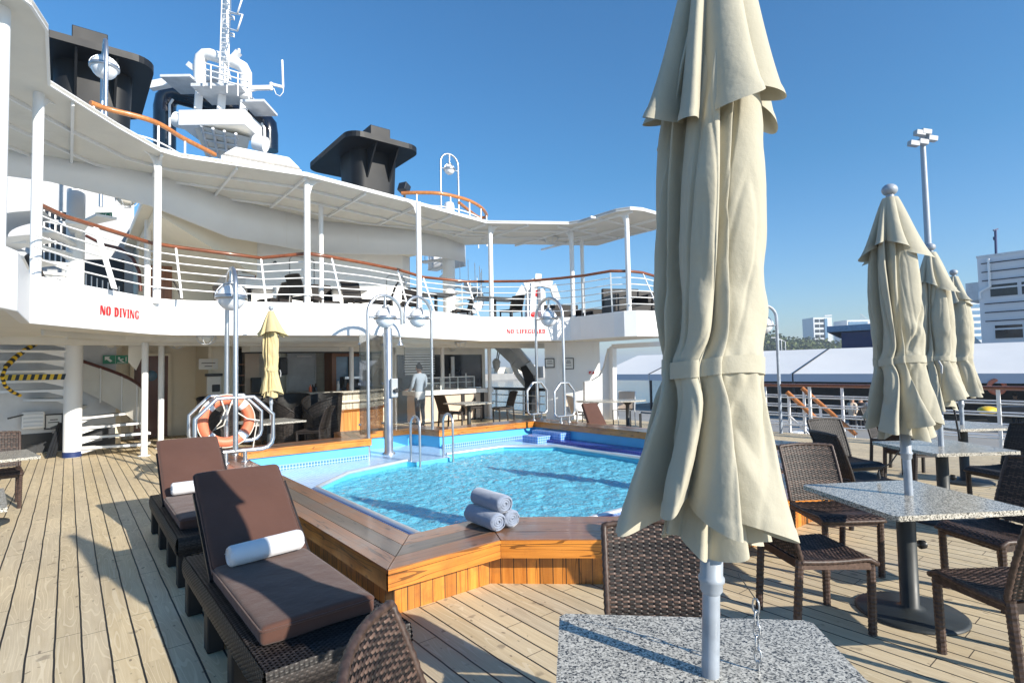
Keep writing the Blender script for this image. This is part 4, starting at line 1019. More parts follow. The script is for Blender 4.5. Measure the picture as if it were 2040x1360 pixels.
# lattice screen of daylight windows, upper left
o = thing('daylight_screen', 'white curved lattice screen letting the sky through behind the left spiral stairs', 'screen', at(215, 440, 14.8))
pts = [(168, 440), (168, 388), (182, 374), (215, 378), (240, 396), (255, 415), (253, 432), (235, 437)]
P = [at(x, y, 14.8) for x, y in pts]
mb = MB(); mb.tube(P, .05, 8, True); part('frame', mb, M_['white'], o)
for (x0, y0, x1, y1) in ((168, 416, 254, 425), (168, 428, 253, 434), (198, 376, 198, 436), (222, 384, 222, 436)):
    mb = MB(); mb.bar(at(x0, y0, 14.75), at(x1, y1, 14.75), .06, .06); part('mullion', mb, M_['lgrey'], o)

# ---------------------------------------------------------------- cage lamps under the ceilings
def cage_lamp(P, label, r=.17):
    o = thing('cage_lamp', label, 'ceiling lamp', P, 0, 'caged bowl lamps on the deck ceilings')
    mb = MB(); mb.ball((P[0], P[1], P[2]), r * .85, 10, 1, 1, .75); part('bowl', mb, M_['ceil'], o)
    mb = MB()
    for a in (0, PI / 3, 2 * PI / 3):
        mb.tube([(P[0] + math.cos(a) * r * math.cos(t), P[1] + math.sin(a) * r * math.cos(t), P[2] + r * .85 * math.sin(t)) for t in [PI + i * PI / 10 for i in range(11)]], .008, 5)
    mb.lathe([(r * 1.0, -.01), (r * 1.04, 0), (r * 1.0, .01)], 20, P); part('cage', mb, M_['lgrey'], o)
cage_lamp(G(411, 671, CL - .02), 'caged ceiling lamp left of the tall arched lamp under the upper deck')
cage_lamp(G(352, 681, CL - .02), 'caged ceiling lamp in front of the dark red door')
cage_lamp(G(220, 683, CL - .02), 'caged ceiling lamp above the lower green exit sign')
cage_lamp(G(917, 682, CL - .02), 'right one of the two caged ceiling lamps before the buffet window')
cage_lamp(G(900, 690, CL - .02), 'left one of the two caged ceiling lamps before the buffet window')
cage_lamp(at(252, 398, 11.8), 'caged lamp hanging near the bright opening at the upper left', .2)
cage_lamp(G(1098, 474, zr - .03), 'round lamp under the narrow right canopy', .22)

# ---------------------------------------------------------------- posts under the balcony
def post(px, py, label, r=.058, z1=CL):
    p = G(px, py, 0); o = thing('deck_post', label, 'post', p, 0, 'thin white posts carrying the upper deck')
    mb = MB(); mb.tube([p, (p.x, p.y, z1)], r, 14); part('shaft', mb, M_['white'], o)
    mb = MB(); mb.lathe([(r + .05, .004), (r + .05, .016), (r, .02)], 16, p); part('base_plate', mb, M_['white'], o); return p
pA = post(287, 908, 'thin white post left one of the pair by the dark red door')
pB = post(320, 893, 'thin white post right one of the pair by the dark red door')
post(701, 862, 'thin white post in front of the wooden bar cladding')
post(977, 834, 'thin white post at the right end of the buffet')
post(883, 838, 'thin white post in front of the buffet window')
mb = MB(); mb.add([Vector((pA.x - .25, pA.y, CL)), Vector((pA.x - .25, pA.y, CL - .45)), Vector((pA.x - .12, pA.y, CL - .62)), Vector((pA.x, pA.y, CL - .3)), Vector((pA.x + .1, pA.y, CL))], [(0, 1, 2, 3, 4)]); mb.move(Matrix.Translation((0, .3, 0)))
o_ = [p + Vector((0, .03, 0)) for p in mb.v]; mb.add(o_, [(4, 3, 2, 1, 0)]); single('bracket_plate', mb, M_['ceil'], 'cream rounded bracket plate under the ceiling by the left posts', 'bracket')

# ---------------------------------------------------------------- bar
bar = thing('bar_counter', 'curved bar counter with ribbed stone front over orange wood cladding', 'bar', (5.4, 13.4, 0))
BF = [(3.2, 14.3), (3.3, 13.7), (3.7, 13.45), (5.3, 13.3), (6.0, 13.5), (6.7, 14.0), (6.95, 14.5), (6.95, 15.2)]
mb = MB(); mb.wall(BF, .0, .58, .06); part('wood_front', mb, M_['owood'], bar)
mb = MB(); mb.wall(BF, .58, 1.02, .07); part('stone_front', mb, M_['barsplit'], bar)
b2 = [Vector(p) for p in BF]; o1 = offset(b2, -.12); o2 = offset(b2, .5)
mb = MB(); mb.prism([(p.x, p.y) for p in o1] + [(p.x, p.y) for p in reversed(o2)], 1.03, 1.08); part('counter_top', mb, M_['granite'], bar)
mb = MB(); o3 = offset(b2, -.06); mb.tube([(p.x, p.y, .82) for p in o3], .035, 8); part('rail', mb, M_['cream'], bar)
mb = MB(); o3 = offset(b2, -.01); mb.wall([(p.x, p.y) for p in o3], .56, .62, -.02); part('trim', mb, M_['fascia'], bar)
BY = 16.33
bb = thing('back_bar_wall', 'pale tiled back wall of the bar with dark ceiling soffit', 'wall', (5, 16.4, 0))
mb = MB(); mb.box(3.45, 6.9, BY + .02, BY + .05, 0, CL); part('tiles', mb, M_['tiledwall'], bb)
mb = MB(); mb.wall([(3.2, 14.2), (3.3, 13.85), (5.3, 13.5), (6.0, 13.7), (6.8, 14.3), (7.1, 15.1)], 2.06, CL, .4); part('soffit', mb, M_['ceil'], bb)
mb = MB(); mb.wall([(3.2, 14.18), (3.3, 13.83), (5.3, 13.48), (6.0, 13.68), (6.8, 14.28)], 2.035, 2.06, .42); part('dark_strip', mb, M_['black'], bb)  # black strip along the lower edge of the soffit
def shelfbox(px0, px1, py0, py1, Y, d=.35):
    a, b = onY(px0, py0, Y), onY(px1, py1, Y); return a.x, b.x, Y, Y + d, max(.02, b.z), a.z
x0, x1, y0, y1, z0, z1 = shelfbox(471, 488, 693, 800, 15.5)
o = thing('bottle_shelf', 'tall dark shelf unit with wooden side at the left end of the bar', 'shelf', (x0, y0, 0))
mb = MB(); mb.box(x0 - .02, x1, y0 + .3, y1, .0, z1); part('back', mb, M_['black'], o)
mb = MB(); xr = onY(517, 700, 15.5).x; mb.box(x1, xr, y0, y1, .0, z1); part('side_panel', mb, M_['tan'], o)
for zz in (1.25, 1.5, 1.78): mb = MB(); mb.box(x0 - .02, x1 - .004, y0, y1 - .06, zz, zz + .03); part('shelf', mb, M_['cab'], o)
a, b = onY(499, 752, 15.45), onY(519, 781, 15.45); mb = MB(); mb.box(a.x, b.x, 15.35, 15.45, b.z, a.z); single('bar_screen', mb, M_['black'], 'small black screen on the bar counter behind the yellow parasol', 'screen', bevel=.01)
a, b = onY(554, 712, 15.9), onY(570, 747, 15.9); mb = MB(); mb.box(a.x, b.x, 15.75, 15.9, b.z, a.z); single('wall_speaker', mb, M_['black'], 'black rounded speaker beside the pale bar shutter', 'speaker', bevel=.03)
a, b = onY(572, 700, 16.2), onY(630, 779, 16.2)
o = thing('bar_shutter', 'pale rounded white board on the bar back wall', 'board', (a.x, 16.2, b.z))
mb = MB(); mb.box(a.x, b.x, 16.24, 16.34, b.z, a.z); part('panel', mb, M_['bluewin'] if False else M_['lgrey'], o, bevel=.04)
mb = MB(); r_ = .12; x0, x1, z0, z1 = a.x, b.x, b.z, a.z
mb.tube([(x0, 16.23, z0)] + [(x0 + r_ - r_ * math.cos(t), 16.23, z1 - r_ + r_ * math.sin(t)) for t in [i * PI / 8 for i in range(5)]] + [(x1 - r_ + r_ * math.sin(t), 16.23, z1 - r_ + r_ * math.cos(t)) for t in [i * PI / 8 for i in range(5)]] + [(x1, 16.23, z0)], .018, 8); part('frame', mb, M_['white'], o)
mb = MB(); mb.box(x0 + .25, x1 - .15, 16.14, 16.2, z1 - .16, z1 - .11); part('strip_lamp', mb, M_['white'], o)
mb = MB(); m = (x0 + x1) / 2 - .1; mb.tube([(m - .1, 16.2, z1 - .05), (m, 16.2, z1 + .14), (m + .1, 16.2, z1 - .05)], .012, 5); part('hook', mb, M_['tan'], o)
a, b = onY(661, 700, 15.6), onY(716, 781, 15.6)
cb_ = thing('glass_cabinet', 'orange wooden bar cabinet with glass doors', 'cabinet', (a.x, 15.6, .9))
mb = MB(); mb.box(a.x, b.x + .7, 15.75, 16.2, .9, a.z); mb.box(a.x, a.x + .13, 15.6, 15.74, .9, a.z); mb.box(a.x + .13, b.x + .7, 15.6, 15.74, a.z - .14, a.z); part('carcass', mb, M_['cab'], cb_)
mb = MB(); mb.box(a.x + .14, a.x + .50, 15.66, 15.68, 1.0, a.z - .15); mb.box(a.x + .54, b.x + .1, 15.66, 15.68, 1.0, a.z - .15); part('glass_door', mb, M_['bluewin'], cb_)
mb = MB(); mb.box(a.x + .50, a.x + .54, 15.62, 15.70, .95, a.z - .14); part('door_stile', mb, M_['black'], cb_)
rnd = random.Random(4)
for k in range(7):
    x = onY(615 + k * 5 if k < 3 else 672 + (k - 3) * 9, 770, 13.9).x; y = 13.75 + rnd.random() * .1; hh = .16 + .1 * rnd.random()
    nm = [('red-capped', 'orange'), ('black', 'black'), ('dark', 'dglass'), ('pale', 'paper'), ('black', 'black'), ('brown', 'cab'), ('dark', 'dglass')][k]
    mb = MB(); mb.lathe([(.034, 1.08), (.036, 1.09), (.036, 1.08 + hh * .6), (.014, 1.08 + hh * .8), (.014, 1.08 + hh), (.001, 1.08 + hh)], 12, (x, y, 0))
    single('bottle', mb, M_[nm[1]], ['red topped sauce bottle standing on the bar counter in front of the pale board', 'short black pepper mill on the bar counter in front of the pale board', 'dark bottle rightmost of those in front of the pale board', 'pale bottle on the bar counter left of the glass cabinet', 'black bottle on the bar counter before the cabinet doors', 'brown bottle on the bar counter before the cabinet doors', 'dark bottle on the bar counter next to the white post'][k], 'bottle', 'bottles on the bar counter')
# coffee machine
p = onY(708, 765, 14.2); o = thing('coffee_machine', 'shiny coffee machine on the bar behind the white post', 'coffee machine', (p.x, 14.3, 1.08))
mb = MB(); mb.box(p.x - .3, p.x + .25, 14.25, 14.55, 1.09, 1.42); part('body', mb, M_['black'], o, bevel=.03)
mb = MB(); mb.box(p.x - .3, p.x + .25, 14.16, 14.26, 1.36, 1.42); mb.tube([(p.x - .15, 14.18, 1.34), (p.x - .15, 14.12, 1.24)], .03, 8); mb.tube([(p.x + .1, 14.18, 1.34), (p.x + .1, 14.12, 1.24)], .03, 8); part('brew_head', mb, M_['steel'], o)

# ---------------------------------------------------------------- buffet
bu = thing('buffet_counter', 'long buffet counter with grey-beige front panels, dark posts and white top', 'buffet', (9, 14, 0))
x0, x1 = 7.75, 10.3
mb = MB(); mb.box(x0, x1, 14.0, 14.6, .05, .80); part('front_panel', mb, M_['tan'], bu)
for x in (x0 + .02, 8.55, 9.3, 10.02): mb = MB(); mb.box(x - .06, x + .06, 13.97, 14.02, 0, .82); part('dark_post', mb, M_['wickdark'], bu)
mb = MB(); mb.box(x0 - .1, x1 + .1, 13.9, 14.7, .82, .95); part('white_top', mb, M_['white'], bu, bevel=.01)
mb = MB()
for x in (8.0, 8.6, 9.2, 9.8): mb.bar((x, 14.1, .95), (x, 14.1, 1.32), .03, .03); mb.bar((x, 14.55, .95), (x, 14.55, 1.42), .03, .03)
mb.bar((8.0, 14.1, 1.32), (9.8, 14.1, 1.32), .03, .03); mb.bar((8.0, 14.1, 1.16), (9.8, 14.1, 1.16), .02, .02); part('sneeze_frame', mb, M_['white'], bu)
mb = MB(); mb.box(8.0, 9.8, 14.08, 14.085, .97, 1.31); part('sneeze_glass', mb, M_['glass'], bu)
bw = thing('buffet_window', 'large dark tinted window behind the buffet', 'window', (9, 15, 1))
mb = MB(); mb.box(7.65, 10.72, 14.98, 15.0, .95, 2.02); part('pane', mb, M_['dglass'], bw)
mb = MB(); mb.box(7.6, 10.84, 14.94, 15.02, 2.02, CL); mb.box(10.72, 10.84, 14.94, 15.02, .9, 2.02); part('frame', mb, M_['ceil'], bw)
mb = MB(); a, b = onY(806, 690, 14.9), onY(866, 745, 14.9)
for k in range(11): zz = b.z + (a.z - b.z) * k / 11; mb.box(a.x, b.x, 14.88, 14.93, zz, zz + .045)
part('louvre', mb, M_['lgrey'], bw)
mb = MB(); mb.box(onY(899, 700, 14.9).x, onY(905, 700, 14.9).x, 14.9, 14.95, 1.3, 1.95); part('pale_upright', mb, M_['lgrey'], bw)
# ---------------------------------------------------------------- white bulkhead with flare, right
bh = thing('bulkhead', 'white side bulkhead with framed notices and a flared curved edge', 'wall', (11.3, 12, 0))
BK = [(11.0, 12.15), (11.27, 11.9), (12.35, 11.2)]
mb = MB(); mb.wall(BK, 0, CL, .08); part('wall', mb, M_['white'], bh)
P2 = [(1165, 835), (1165, 760), (1180, 758), (1196, 748), (1205, 730), (1209, 712), (1214, 693), (1217, 700), (1219, 835)]
V = [at(x, y, 15.4) for x, y in P2]; dd = Vector((.1, .16, 0)); k = len(V)
mb = MB(); mb.add(V + [v + dd for v in V], [tuple(reversed(range(k))), tuple(range(k, 2 * k))] + [(i, (i + 1) % k, k + (i + 1) % k, k + i) for i in range(k)]); part('flare', mb, M_['white'], bh)
mb = MB(); mb.bar(at(1222, 835, 15.3), at(1221, 690, 15.3), .16, .12); mb.bar(at(1221, 690, 15.3), at(1330, 684, 13.6), .1, .12); part('frame_post', mb, M_['white'], bh)
nx = Vector((BK[2][0] - BK[1][0], BK[2][1] - BK[1][1], 0))
sign('notice_board', online(BK[0], BK[1], 1095, 723, None) + Vector((-.02, -.02, 0)), (BK[1][0] - BK[0][0], BK[1][1] - BK[0][1], 0), .24, .23, 'paper', 'smaller black framed notice left on the white bulkhead', 'notice', [('text', 'ink', [RC(-.3, .3, .2, .27), RC(-.36, .36, 0, .05), RC(-.36, .36, -.15, -.1)])], frame=(.025, 'black'))
sign('notice_board', online(BK[1], BK[2], 1132, 724, None) + Vector((-.01, -.02, 0)), nx, .27, .29, 'paper', 'larger black framed notice right on the white bulkhead', 'notice', [('text', 'ink', [RC(-.2, .2, .25, .31), RC(-.26, .26, .05, .14), RC(-.3, .3, -.14, -.11), RC(-.3, .3, -.24, -.21)])], frame=(.022, 'black'))
sign('fire_sign', online(BK[1], BK[2], 1178, 742, None) + Vector((-.01, -.02, 0)), nx, .16, .08, 'red', 'small red sign on the white bulkhead', 'sign', [('text', 'paper', [RC(-.36, .1, -.3, -.06), RC(-.1, .3, .05, .3)])])
# ---------------------------------------------------------------- crane seen through the opening
def crane_seg(o, nm, pts, w_, h_, mat='lgrey'):
    mb = MB()
    for a, b in zip(pts[:-1], pts[1:]): mb.bar(a, b, w_, h_)
    return part(nm, mb, M_[mat], o)
cr = thing('deck_crane', 'grey deck crane with folded boom behind the white lamp post', 'crane', at(1058, 838, 19))
crane_seg(cr, 'boom', [at(990, 680, 19.5), at(1030, 718, 19.2), at(1062, 740, 19)], .42, .38)
crane_seg(cr, 'jib', [at(1024, 690, 18.8), at(1052, 722, 18.6), at(1068, 745, 18.6)], .22, .2)
crane_seg(cr, 'column', [at(1050, 728, 18.9), at(1060, 762, 18.8), at(1060, 840, 18.8)], .34, .36, 'black')
crane_seg(cr, 'lower_arm', [at(1012, 700, 19.3), at(1030, 745, 19.2), at(1052, 772, 19.1)], .14, .16, 'white')
mb = MB(); mb.tube([at(1072, 730, 18.7), at(1074, 752, 18.7)], .22, 12); part('winch', mb, M_['grey'], cr)
mb = MB(); mb.tube([at(993, 690, 19.4), at(989, 718, 19.4)], .02, 5); mb.tube([at(997, 690, 19.4), at(992, 718, 19.4)], .02, 5); part('hoist_wire', mb, M_['black'], cr)
mb = MB(); mb.ball(at(988, 724, 19.4), .2, 8, .75, .75, 1.2) if False else mb.lathe([(.02, -.28), (.12, -.1), (.15, .1), (.08, .2), (.02, .22)], 12, at(989, 726, 19.4)); mb.tube([at(988, 740, 19.4) + Vector((.06 * math.cos(t), 0, .06 * math.sin(t))) for t in [i * .6 for i in range(8)]], .02, 5); part('hook_block', mb, M_['white'], cr)

# ================================================================ PERSON behind the glass
def make_person(loc, rz):
    o = thing('person', 'dark haired person in pale blue shirt and white apron standing behind the glass screen', 'person', loc, rz)
    V, E, Rr = [], [], []
    def v(x, y, z, rx, ry=None):
        V.append((x, y, z)); Rr.append((rx, ry or rx)); return len(V) - 1
    def ch(prev, *pts):
        for p in pts:
            k = v(*p); E.append((prev, k)); prev = k
        return prev
    pel = v(0, 0, .93, .145, .11)
    chest = ch(pel, (0, .0, 1.08, .135, .10), (0, .01, 1.25, .155, .11), (0, .0, 1.38, .15, .10))
    neck = ch(chest, (0, .01, 1.46, .06), (0, .02, 1.52, .055), (0, .035, 1.58, .075, .085), (0, .04, 1.645, .078, .095), (0, .035, 1.70, .06, .07))
    for s in (-1, 1):
        sh = ch(chest, (s * .17, 0, 1.40, .062), (s * .21, .0, 1.33, .056), (s * .245, .03, 1.12, .044), (s * .20, .20, .99, .036), (s * .14, .31, 1.02, .030))
        palm = ch(sh, (s * .12, .37, 1.03, .030, .02))
        for k, (dx, ln) in enumerate(((-.028, .05), (-.010, .062), (.008, .066), (.026, .058))):
            ch(palm, (s * .12 + dx, .40, 1.03, .009), (s * .12 + dx, .40 + ln * .6, 1.02, .0085), (s * .12 + dx, .40 + ln, .995, .008))
        ch(palm, (s * .12 - s * .035, .375, 1.045, .010), (s * .12 - s * .05, .40, 1.05, .009))
        ch(pel, (s * .09, 0, .84, .092), (s * .095, .01, .50, .062), (s * .10, -.015, .30, .052), (s * .10, -.02, .09, .04), (s * .105, .06, .04, .042, .032), (s * .11, .15, .03, .036, .025))
    me = bpy.data.meshes.new('body'); me.from_pydata([Vector(p) for p in V], E, [])
    b = bpy.data.objects.new('body_tmp', me); COL.objects.link(b)
    sk = b.modifiers.new('s', 'SKIN'); b.modifiers.new('u', 'SUBSURF').levels = 1
    for k, q in enumerate(me.skin_vertices[0].data): q.radius = Rr[k]
    me.skin_vertices[0].data[0].use_root = True
    dg = bpy.context.evaluated_depsgraph_get(); nm = bpy.data.meshes.new_from_object(b.evaluated_get(dg))
    bpy.data.objects.remove(b)
    nm.materials.clear()
    for q in ('skin', 'shirt', 'trouser'): nm.materials.append(M_[q])
    for f in nm.polygons:
        c = f.center; f.use_smooth = True
        f.material_index = 0 if (c.z > 1.475 or c.y > .27) else (1 if c.z > .94 or abs(c.x) > .19 else 2)
    b = bpy.data.objects.new('body', nm); COL.objects.link(b); b.parent = o; TM[b.name] = TM[o.name]
    mb = MB(); mb.grid(lambda u, t: (.098 * math.sin(2 * PI * u) * math.cos(t * PI / 2) ** .7, .028 - .118 * math.cos(2 * PI * u) * math.cos(t * PI / 2) ** .7 * (1 if math.cos(2 * PI * u) > 0 else .55), 1.60 + .165 * t + .02 * (1 - t) * math.cos(2 * PI * u) * -1), 24, 8, True); part('hair', mb, M_['hair'], o, world=False)
    for s in (-1, 1): mb = MB(); mb.ball((s * .092, .03, 1.60), .026, 6, .5, .8, 1.2); part('ear', mb, M_['skin'], o, world=False)
    mb = MB(); mb.ball((0, .13, 1.595), .018, 6, .8, 1, 1.3); part('nose', mb, M_['skin'], o, world=False)
    for s in (-1, 1): mb = MB(); mb.ball((s * .032, .112, 1.625), .011, 6); part('eye', mb, M_['ink'], o, world=False)
    mb = MB(); mb.grid(lambda u, t: ((.175 - .02 * t) * math.sin(PI * (u * 1.5 - .75)), -(.135 - .01 * t) * math.cos(PI * (u * 1.5 - .75)), .98 - .17 * t - .05 * math.sin(3 * u + 1) * t), 20, 4); part('apron', mb, M_['apron'], o, world=False)
    return o
make_person((7.42, 13.25, 0), R(12))

# ================================================================ FURNITURE
def weave(mb, P, nu, nv, amp, W, Hh, seg=3, fill=.92, cross=True):
    """strands woven over stakes on the patch P(u,v)->(point, normal); material 0 strands, 1 stakes"""
    for j in range(nv):
        v0, v1 = (j + .5 - fill / 2) / nv, (j + .5 + fill / 2) / nv; vm = (j + .5) / nv
        vs, N = [], nu * seg
        for i in range(N + 1):
            u = i / N; w_ = max(-1.0, min(1.0, 2.1 * math.cos(PI * (u * nu + j)) + .75)); h = amp * w_
            for vv, k in ((v0, .45), (vm, 1.0), (v1, .45)):
                p, n_ = P(u, vv); vs.append(p + n_ * (h * 1.0 + amp * .9 * (k - .45) * (1 if w_ >= 0 else -1)))
        fs = []
        for i in range(N):
            for k in range(2): fs.append((i * 3 + k, i * 3 + 3 + k, i * 3 + 4 + k, i * 3 + 1 + k))
        mb.cur = 0; mb.add(vs, fs, True)
    mb.cur = 1
    for i in range(nu + 1):
        u = i / nu; d = .22 / nu; vs = []
        M__ = 6
        for k in range(M__ + 1):
            for uu in (u - d, u + d):
                p, n_ = P(min(1, max(0, uu)), k / M__); vs.append(p)
        mb.add(vs, [(2 * k, 2 * k + 1, 2 * k + 3, 2 * k + 2) for k in range(M__)], True)
    if cross:
        vs = [P(i / 10, k / 8)[0] for k in range(9) for i in range(11)]
        mb.add(vs, [(k * 11 + i, k * 11 + i + 1, k * 11 + 12 + i, k * 11 + 11 + i) for k in range(8) for i in range(10)], True)
    mb.cur = 0
def wrap_leg(mb, a, b, w_, rings):
    """square leg wrapped in wicker strands: ridged tube"""
    a, b = Vector(a), Vector(b); pts, rs = [], []
    for i in range(rings * 2 + 1):
        pts.append(a.lerp(b, i / (rings * 2))); rs.append(w_ * (.66 if i % 2 else .74))
    mb.tube(pts, rs, 8, smooth=False)
def rope_edge(mb, pts, r):
    """plaited edge"""
    P = []
    for i in range(len(pts) - 1):
        a, b = Vector(pts[i]), Vector(pts[i + 1]); L = (b - a).length; n = max(1, int(L / .013))
        for k in range(n): P.append(a.lerp(b, k / n))
    P.append(Vector(pts[-1]))
    mb.tube(P, [r * (1 if i % 2 else .78) for i in range(len(P))], 8, smooth=True)

def chair_proto(name, mat, label):
    o = thing(name, label, 'chair', (0, 0, 0), 0, 'woven dining chairs')
    Wd = .225
    def bk(u, v):
        x = -Wd + 2 * Wd * u; lean = .10 * v + .045 * v * v; y = -.215 - lean - .03 * (1 - (2 * u - 1) ** 2) * (.3 + .7 * v); z = .46 + .42 * v + .012 * (1 - (2 * u - 1) ** 2) * v
        n = Vector(((2 * u - 1) * .12, 1, .3)).normalized(); return Vector((x, y, z)), n
    mb = MB(); weave(mb, bk, 17, 48, .0038, .45, .42, 5); part('backrest', mb, [M_[mat], M_['wickdark']], o, world=False)
    def se(u, v):
        x = -Wd + 2 * Wd * u; y = -.215 + .46 * v
        z = .455 - .030 * math.sin(PI * min(1, max(0, (v + .05)))) * (1 - (2 * u - 1) ** 4 * .7) - (.03 * max(0, (v - .85) / .15) ** 2)
        return Vector((x, y, z)), Vector((0, 0, 1))
    mb = MB(); weave(mb, se, 17, 44, .0034, .45, .46, 4); part('seat', mb, [M_[mat], M_['wickdark']], o, world=False)
    mb = MB()
    rope_edge(mb, [bk(0, t / 10)[0] for t in range(11)] + [bk(t / 10, 1)[0] for t in range(1, 11)] + [bk(1, 1 - t / 10)[0] for t in range(1, 11)], .016)
    part('back_frame', mb, M_[mat], o, world=False)
    mb = MB()
    rope_edge(mb, [se(0, t / 10)[0] + Vector((0, 0, -.012)) for t in range(11)] + [se(t / 10, 1)[0] + Vector((0, 0, -.012)) for t in range(1, 11)] + [se(1, 1 - t / 10)[0] + Vector((0, 0, -.012)) for t in range(1, 11)], .017)
    for s in (-1, 1): mb.bar((s * .215, -.21, .42), (s * .215, .22, .40), .025, .04)
    mb.bar((-.215, .215, .40), (.215, .215, .40), .025, .05); mb.bar((-.215, -.21, .42), (.215, -.21, .42), .025, .05)
    part('seat_frame', mb, M_[mat], o, world=False)
    for s in (-1, 1):
        mb = MB(); wrap_leg(mb, (s * .205, .215, 0), (s * .21, .22, .43), .033, 18); part('leg', mb, M_[mat], o, world=False)
        mb = MB(); wrap_leg(mb, (s * .205, -.25, 0), (s * .21, -.215, .46), .033, 18); part('leg', mb, M_[mat], o, world=False)
    return o
CH = chair_proto('wicker_chair', 'wick', 'x')
CHD = chair_proto('wicker_chair', 'wickd', 'y')
used = set()
def chair(proto, x, y, face, label, z=0):
    """face: 2-D direction the sitter looks towards"""
    rz = math.atan2(-face[0], face[1])
    if proto.name not in used:
        used.add(proto.name); proto.location = (x, y, z); proto.rotation_euler = (0, 0, rz); proto['label'] = label; return proto
    return dup(proto, (x, y, z), rz, label)

# granite tables ---------------------------------------------------
def table_proto():
    o = thing('granite_table', 'x', 'table', (0, 0, 0), 0, 'granite tables with parasols')
    h_ = .42; c = .022; P = []
    for sx, sy in ((1, 1), (-1, 1), (-1, -1), (1, -1)):
        a, b = (sx * h_, sy * (h_ - c)), (sx * (h_ - c), sy * h_)
        P += [a, b] if sx * sy > 0 else [b, a]
    mb = MB(); mb.prism(P, .70, .73); part('table_top', mb, M_['granite'], o, world=False, bevel=.005)
    mb = MB(); mb.lathe([(.30, .003), (.30, .012), (.285, .022), (.09, .035), (.052, .05), (.052, .70)], 40); part('pedestal', mb, M_['iron'], o, world=False)
    mb = MB(); mb.tube([(.05, 0, .42), (.085, 0, .42), (.09, 0, .42), (.12, 0, .42)], [.012, .012, .028, .026], 10)
    part('clamp_knob', mb, M_['black'], o, world=False)
    mb = MB(); mb.box(-.3, .3, -.025, .025, .68, .70); mb.box(-.025, .025, -.3, .3, .675, .698); part('top_bracket', mb, M_['iron'], o, world=False)
    return o
TB = table_proto()
def table(x, y, rz, label):
    if TB.name not in used:
        used.add(TB.name); TB.location = (x, y, 0); TB.rotation_euler = (0, 0, rz); TB['label'] = label; return TB
    return dup(TB, (x, y, 0), rz, label)
T0 = (1.36, .86); T1 = (4.16, 1.22)
p = G(1875, 888, .73); T2 = (p.x, p.y); p = G(1917, 846, .73); T3 = (p.x, p.y)
table(*T0, R(-45), 'granite table in the foreground under the big parasol')
table(*T1, R(-33), 'granite table with shiny top right of the big parasol, nearest of the right row')
table(*T2, R(-36), 'granite table in the middle of the right row of three')
table(*T3, R(-36), 'granite table farthest away in the right row of three')
nrm = lambda a: Vector(a).normalized()
chair(CH, 1.79, 1.30, (-.71, -.71), 'brown wicker chair directly behind the foreground granite table')
chair(CH, .91, 1.19, (.76, -.65), 'brown wicker chair at the bottom left of the foreground table, its backrest edge on')
for (c, off, fc, lb) in (
    (T1, (-.55, .34), (.83, -.56), 'brown wicker chair drawn up left of the nearest right table, seat toward the table'),
    (T1, (-.40, -.56), (.60, .80), 'brown wicker chair in front of the nearest right table, cut by the right edge'),
    (T1, (.72, -.32), (-.85, .52), 'brown wicker chair on the far right side of the nearest right table'),
    (T1, (.50, .62), (-.60, -.80), 'brown wicker chair behind the nearest right table beside the big parasol, back half in sun'),
    (T2, (-.66, .50), (.80, -.60), 'dark wicker chair turned sideways left of the middle right table'),
    (T2, (.22, .92), (-.45, -.89), 'sunlit wicker chair behind the middle right table, below the second parasol'),
    (T2, (.75, -.35), (-.85, .5), 'wicker chair right of the middle table, near the right picture edge'),
    (T2, (-.1, -.78), (.3, .95), 'wicker chair before the middle right table, its seat under the table top'),
    (T3, (.2, .80), (-.3, -.95), 'dark chair behind the farthest right table'),
    (T3, (-.7, .35), (.85, -.4), 'dark chair left of the farthest right table under the parasols'),
    (T3, (.3, -.8), (-.2, 1), 'dark chair in front of the farthest right table by the right edge')):
    chair(CH if c is T1 else CHD, c[0] + off[0], c[1] + off[1], fc, lb)

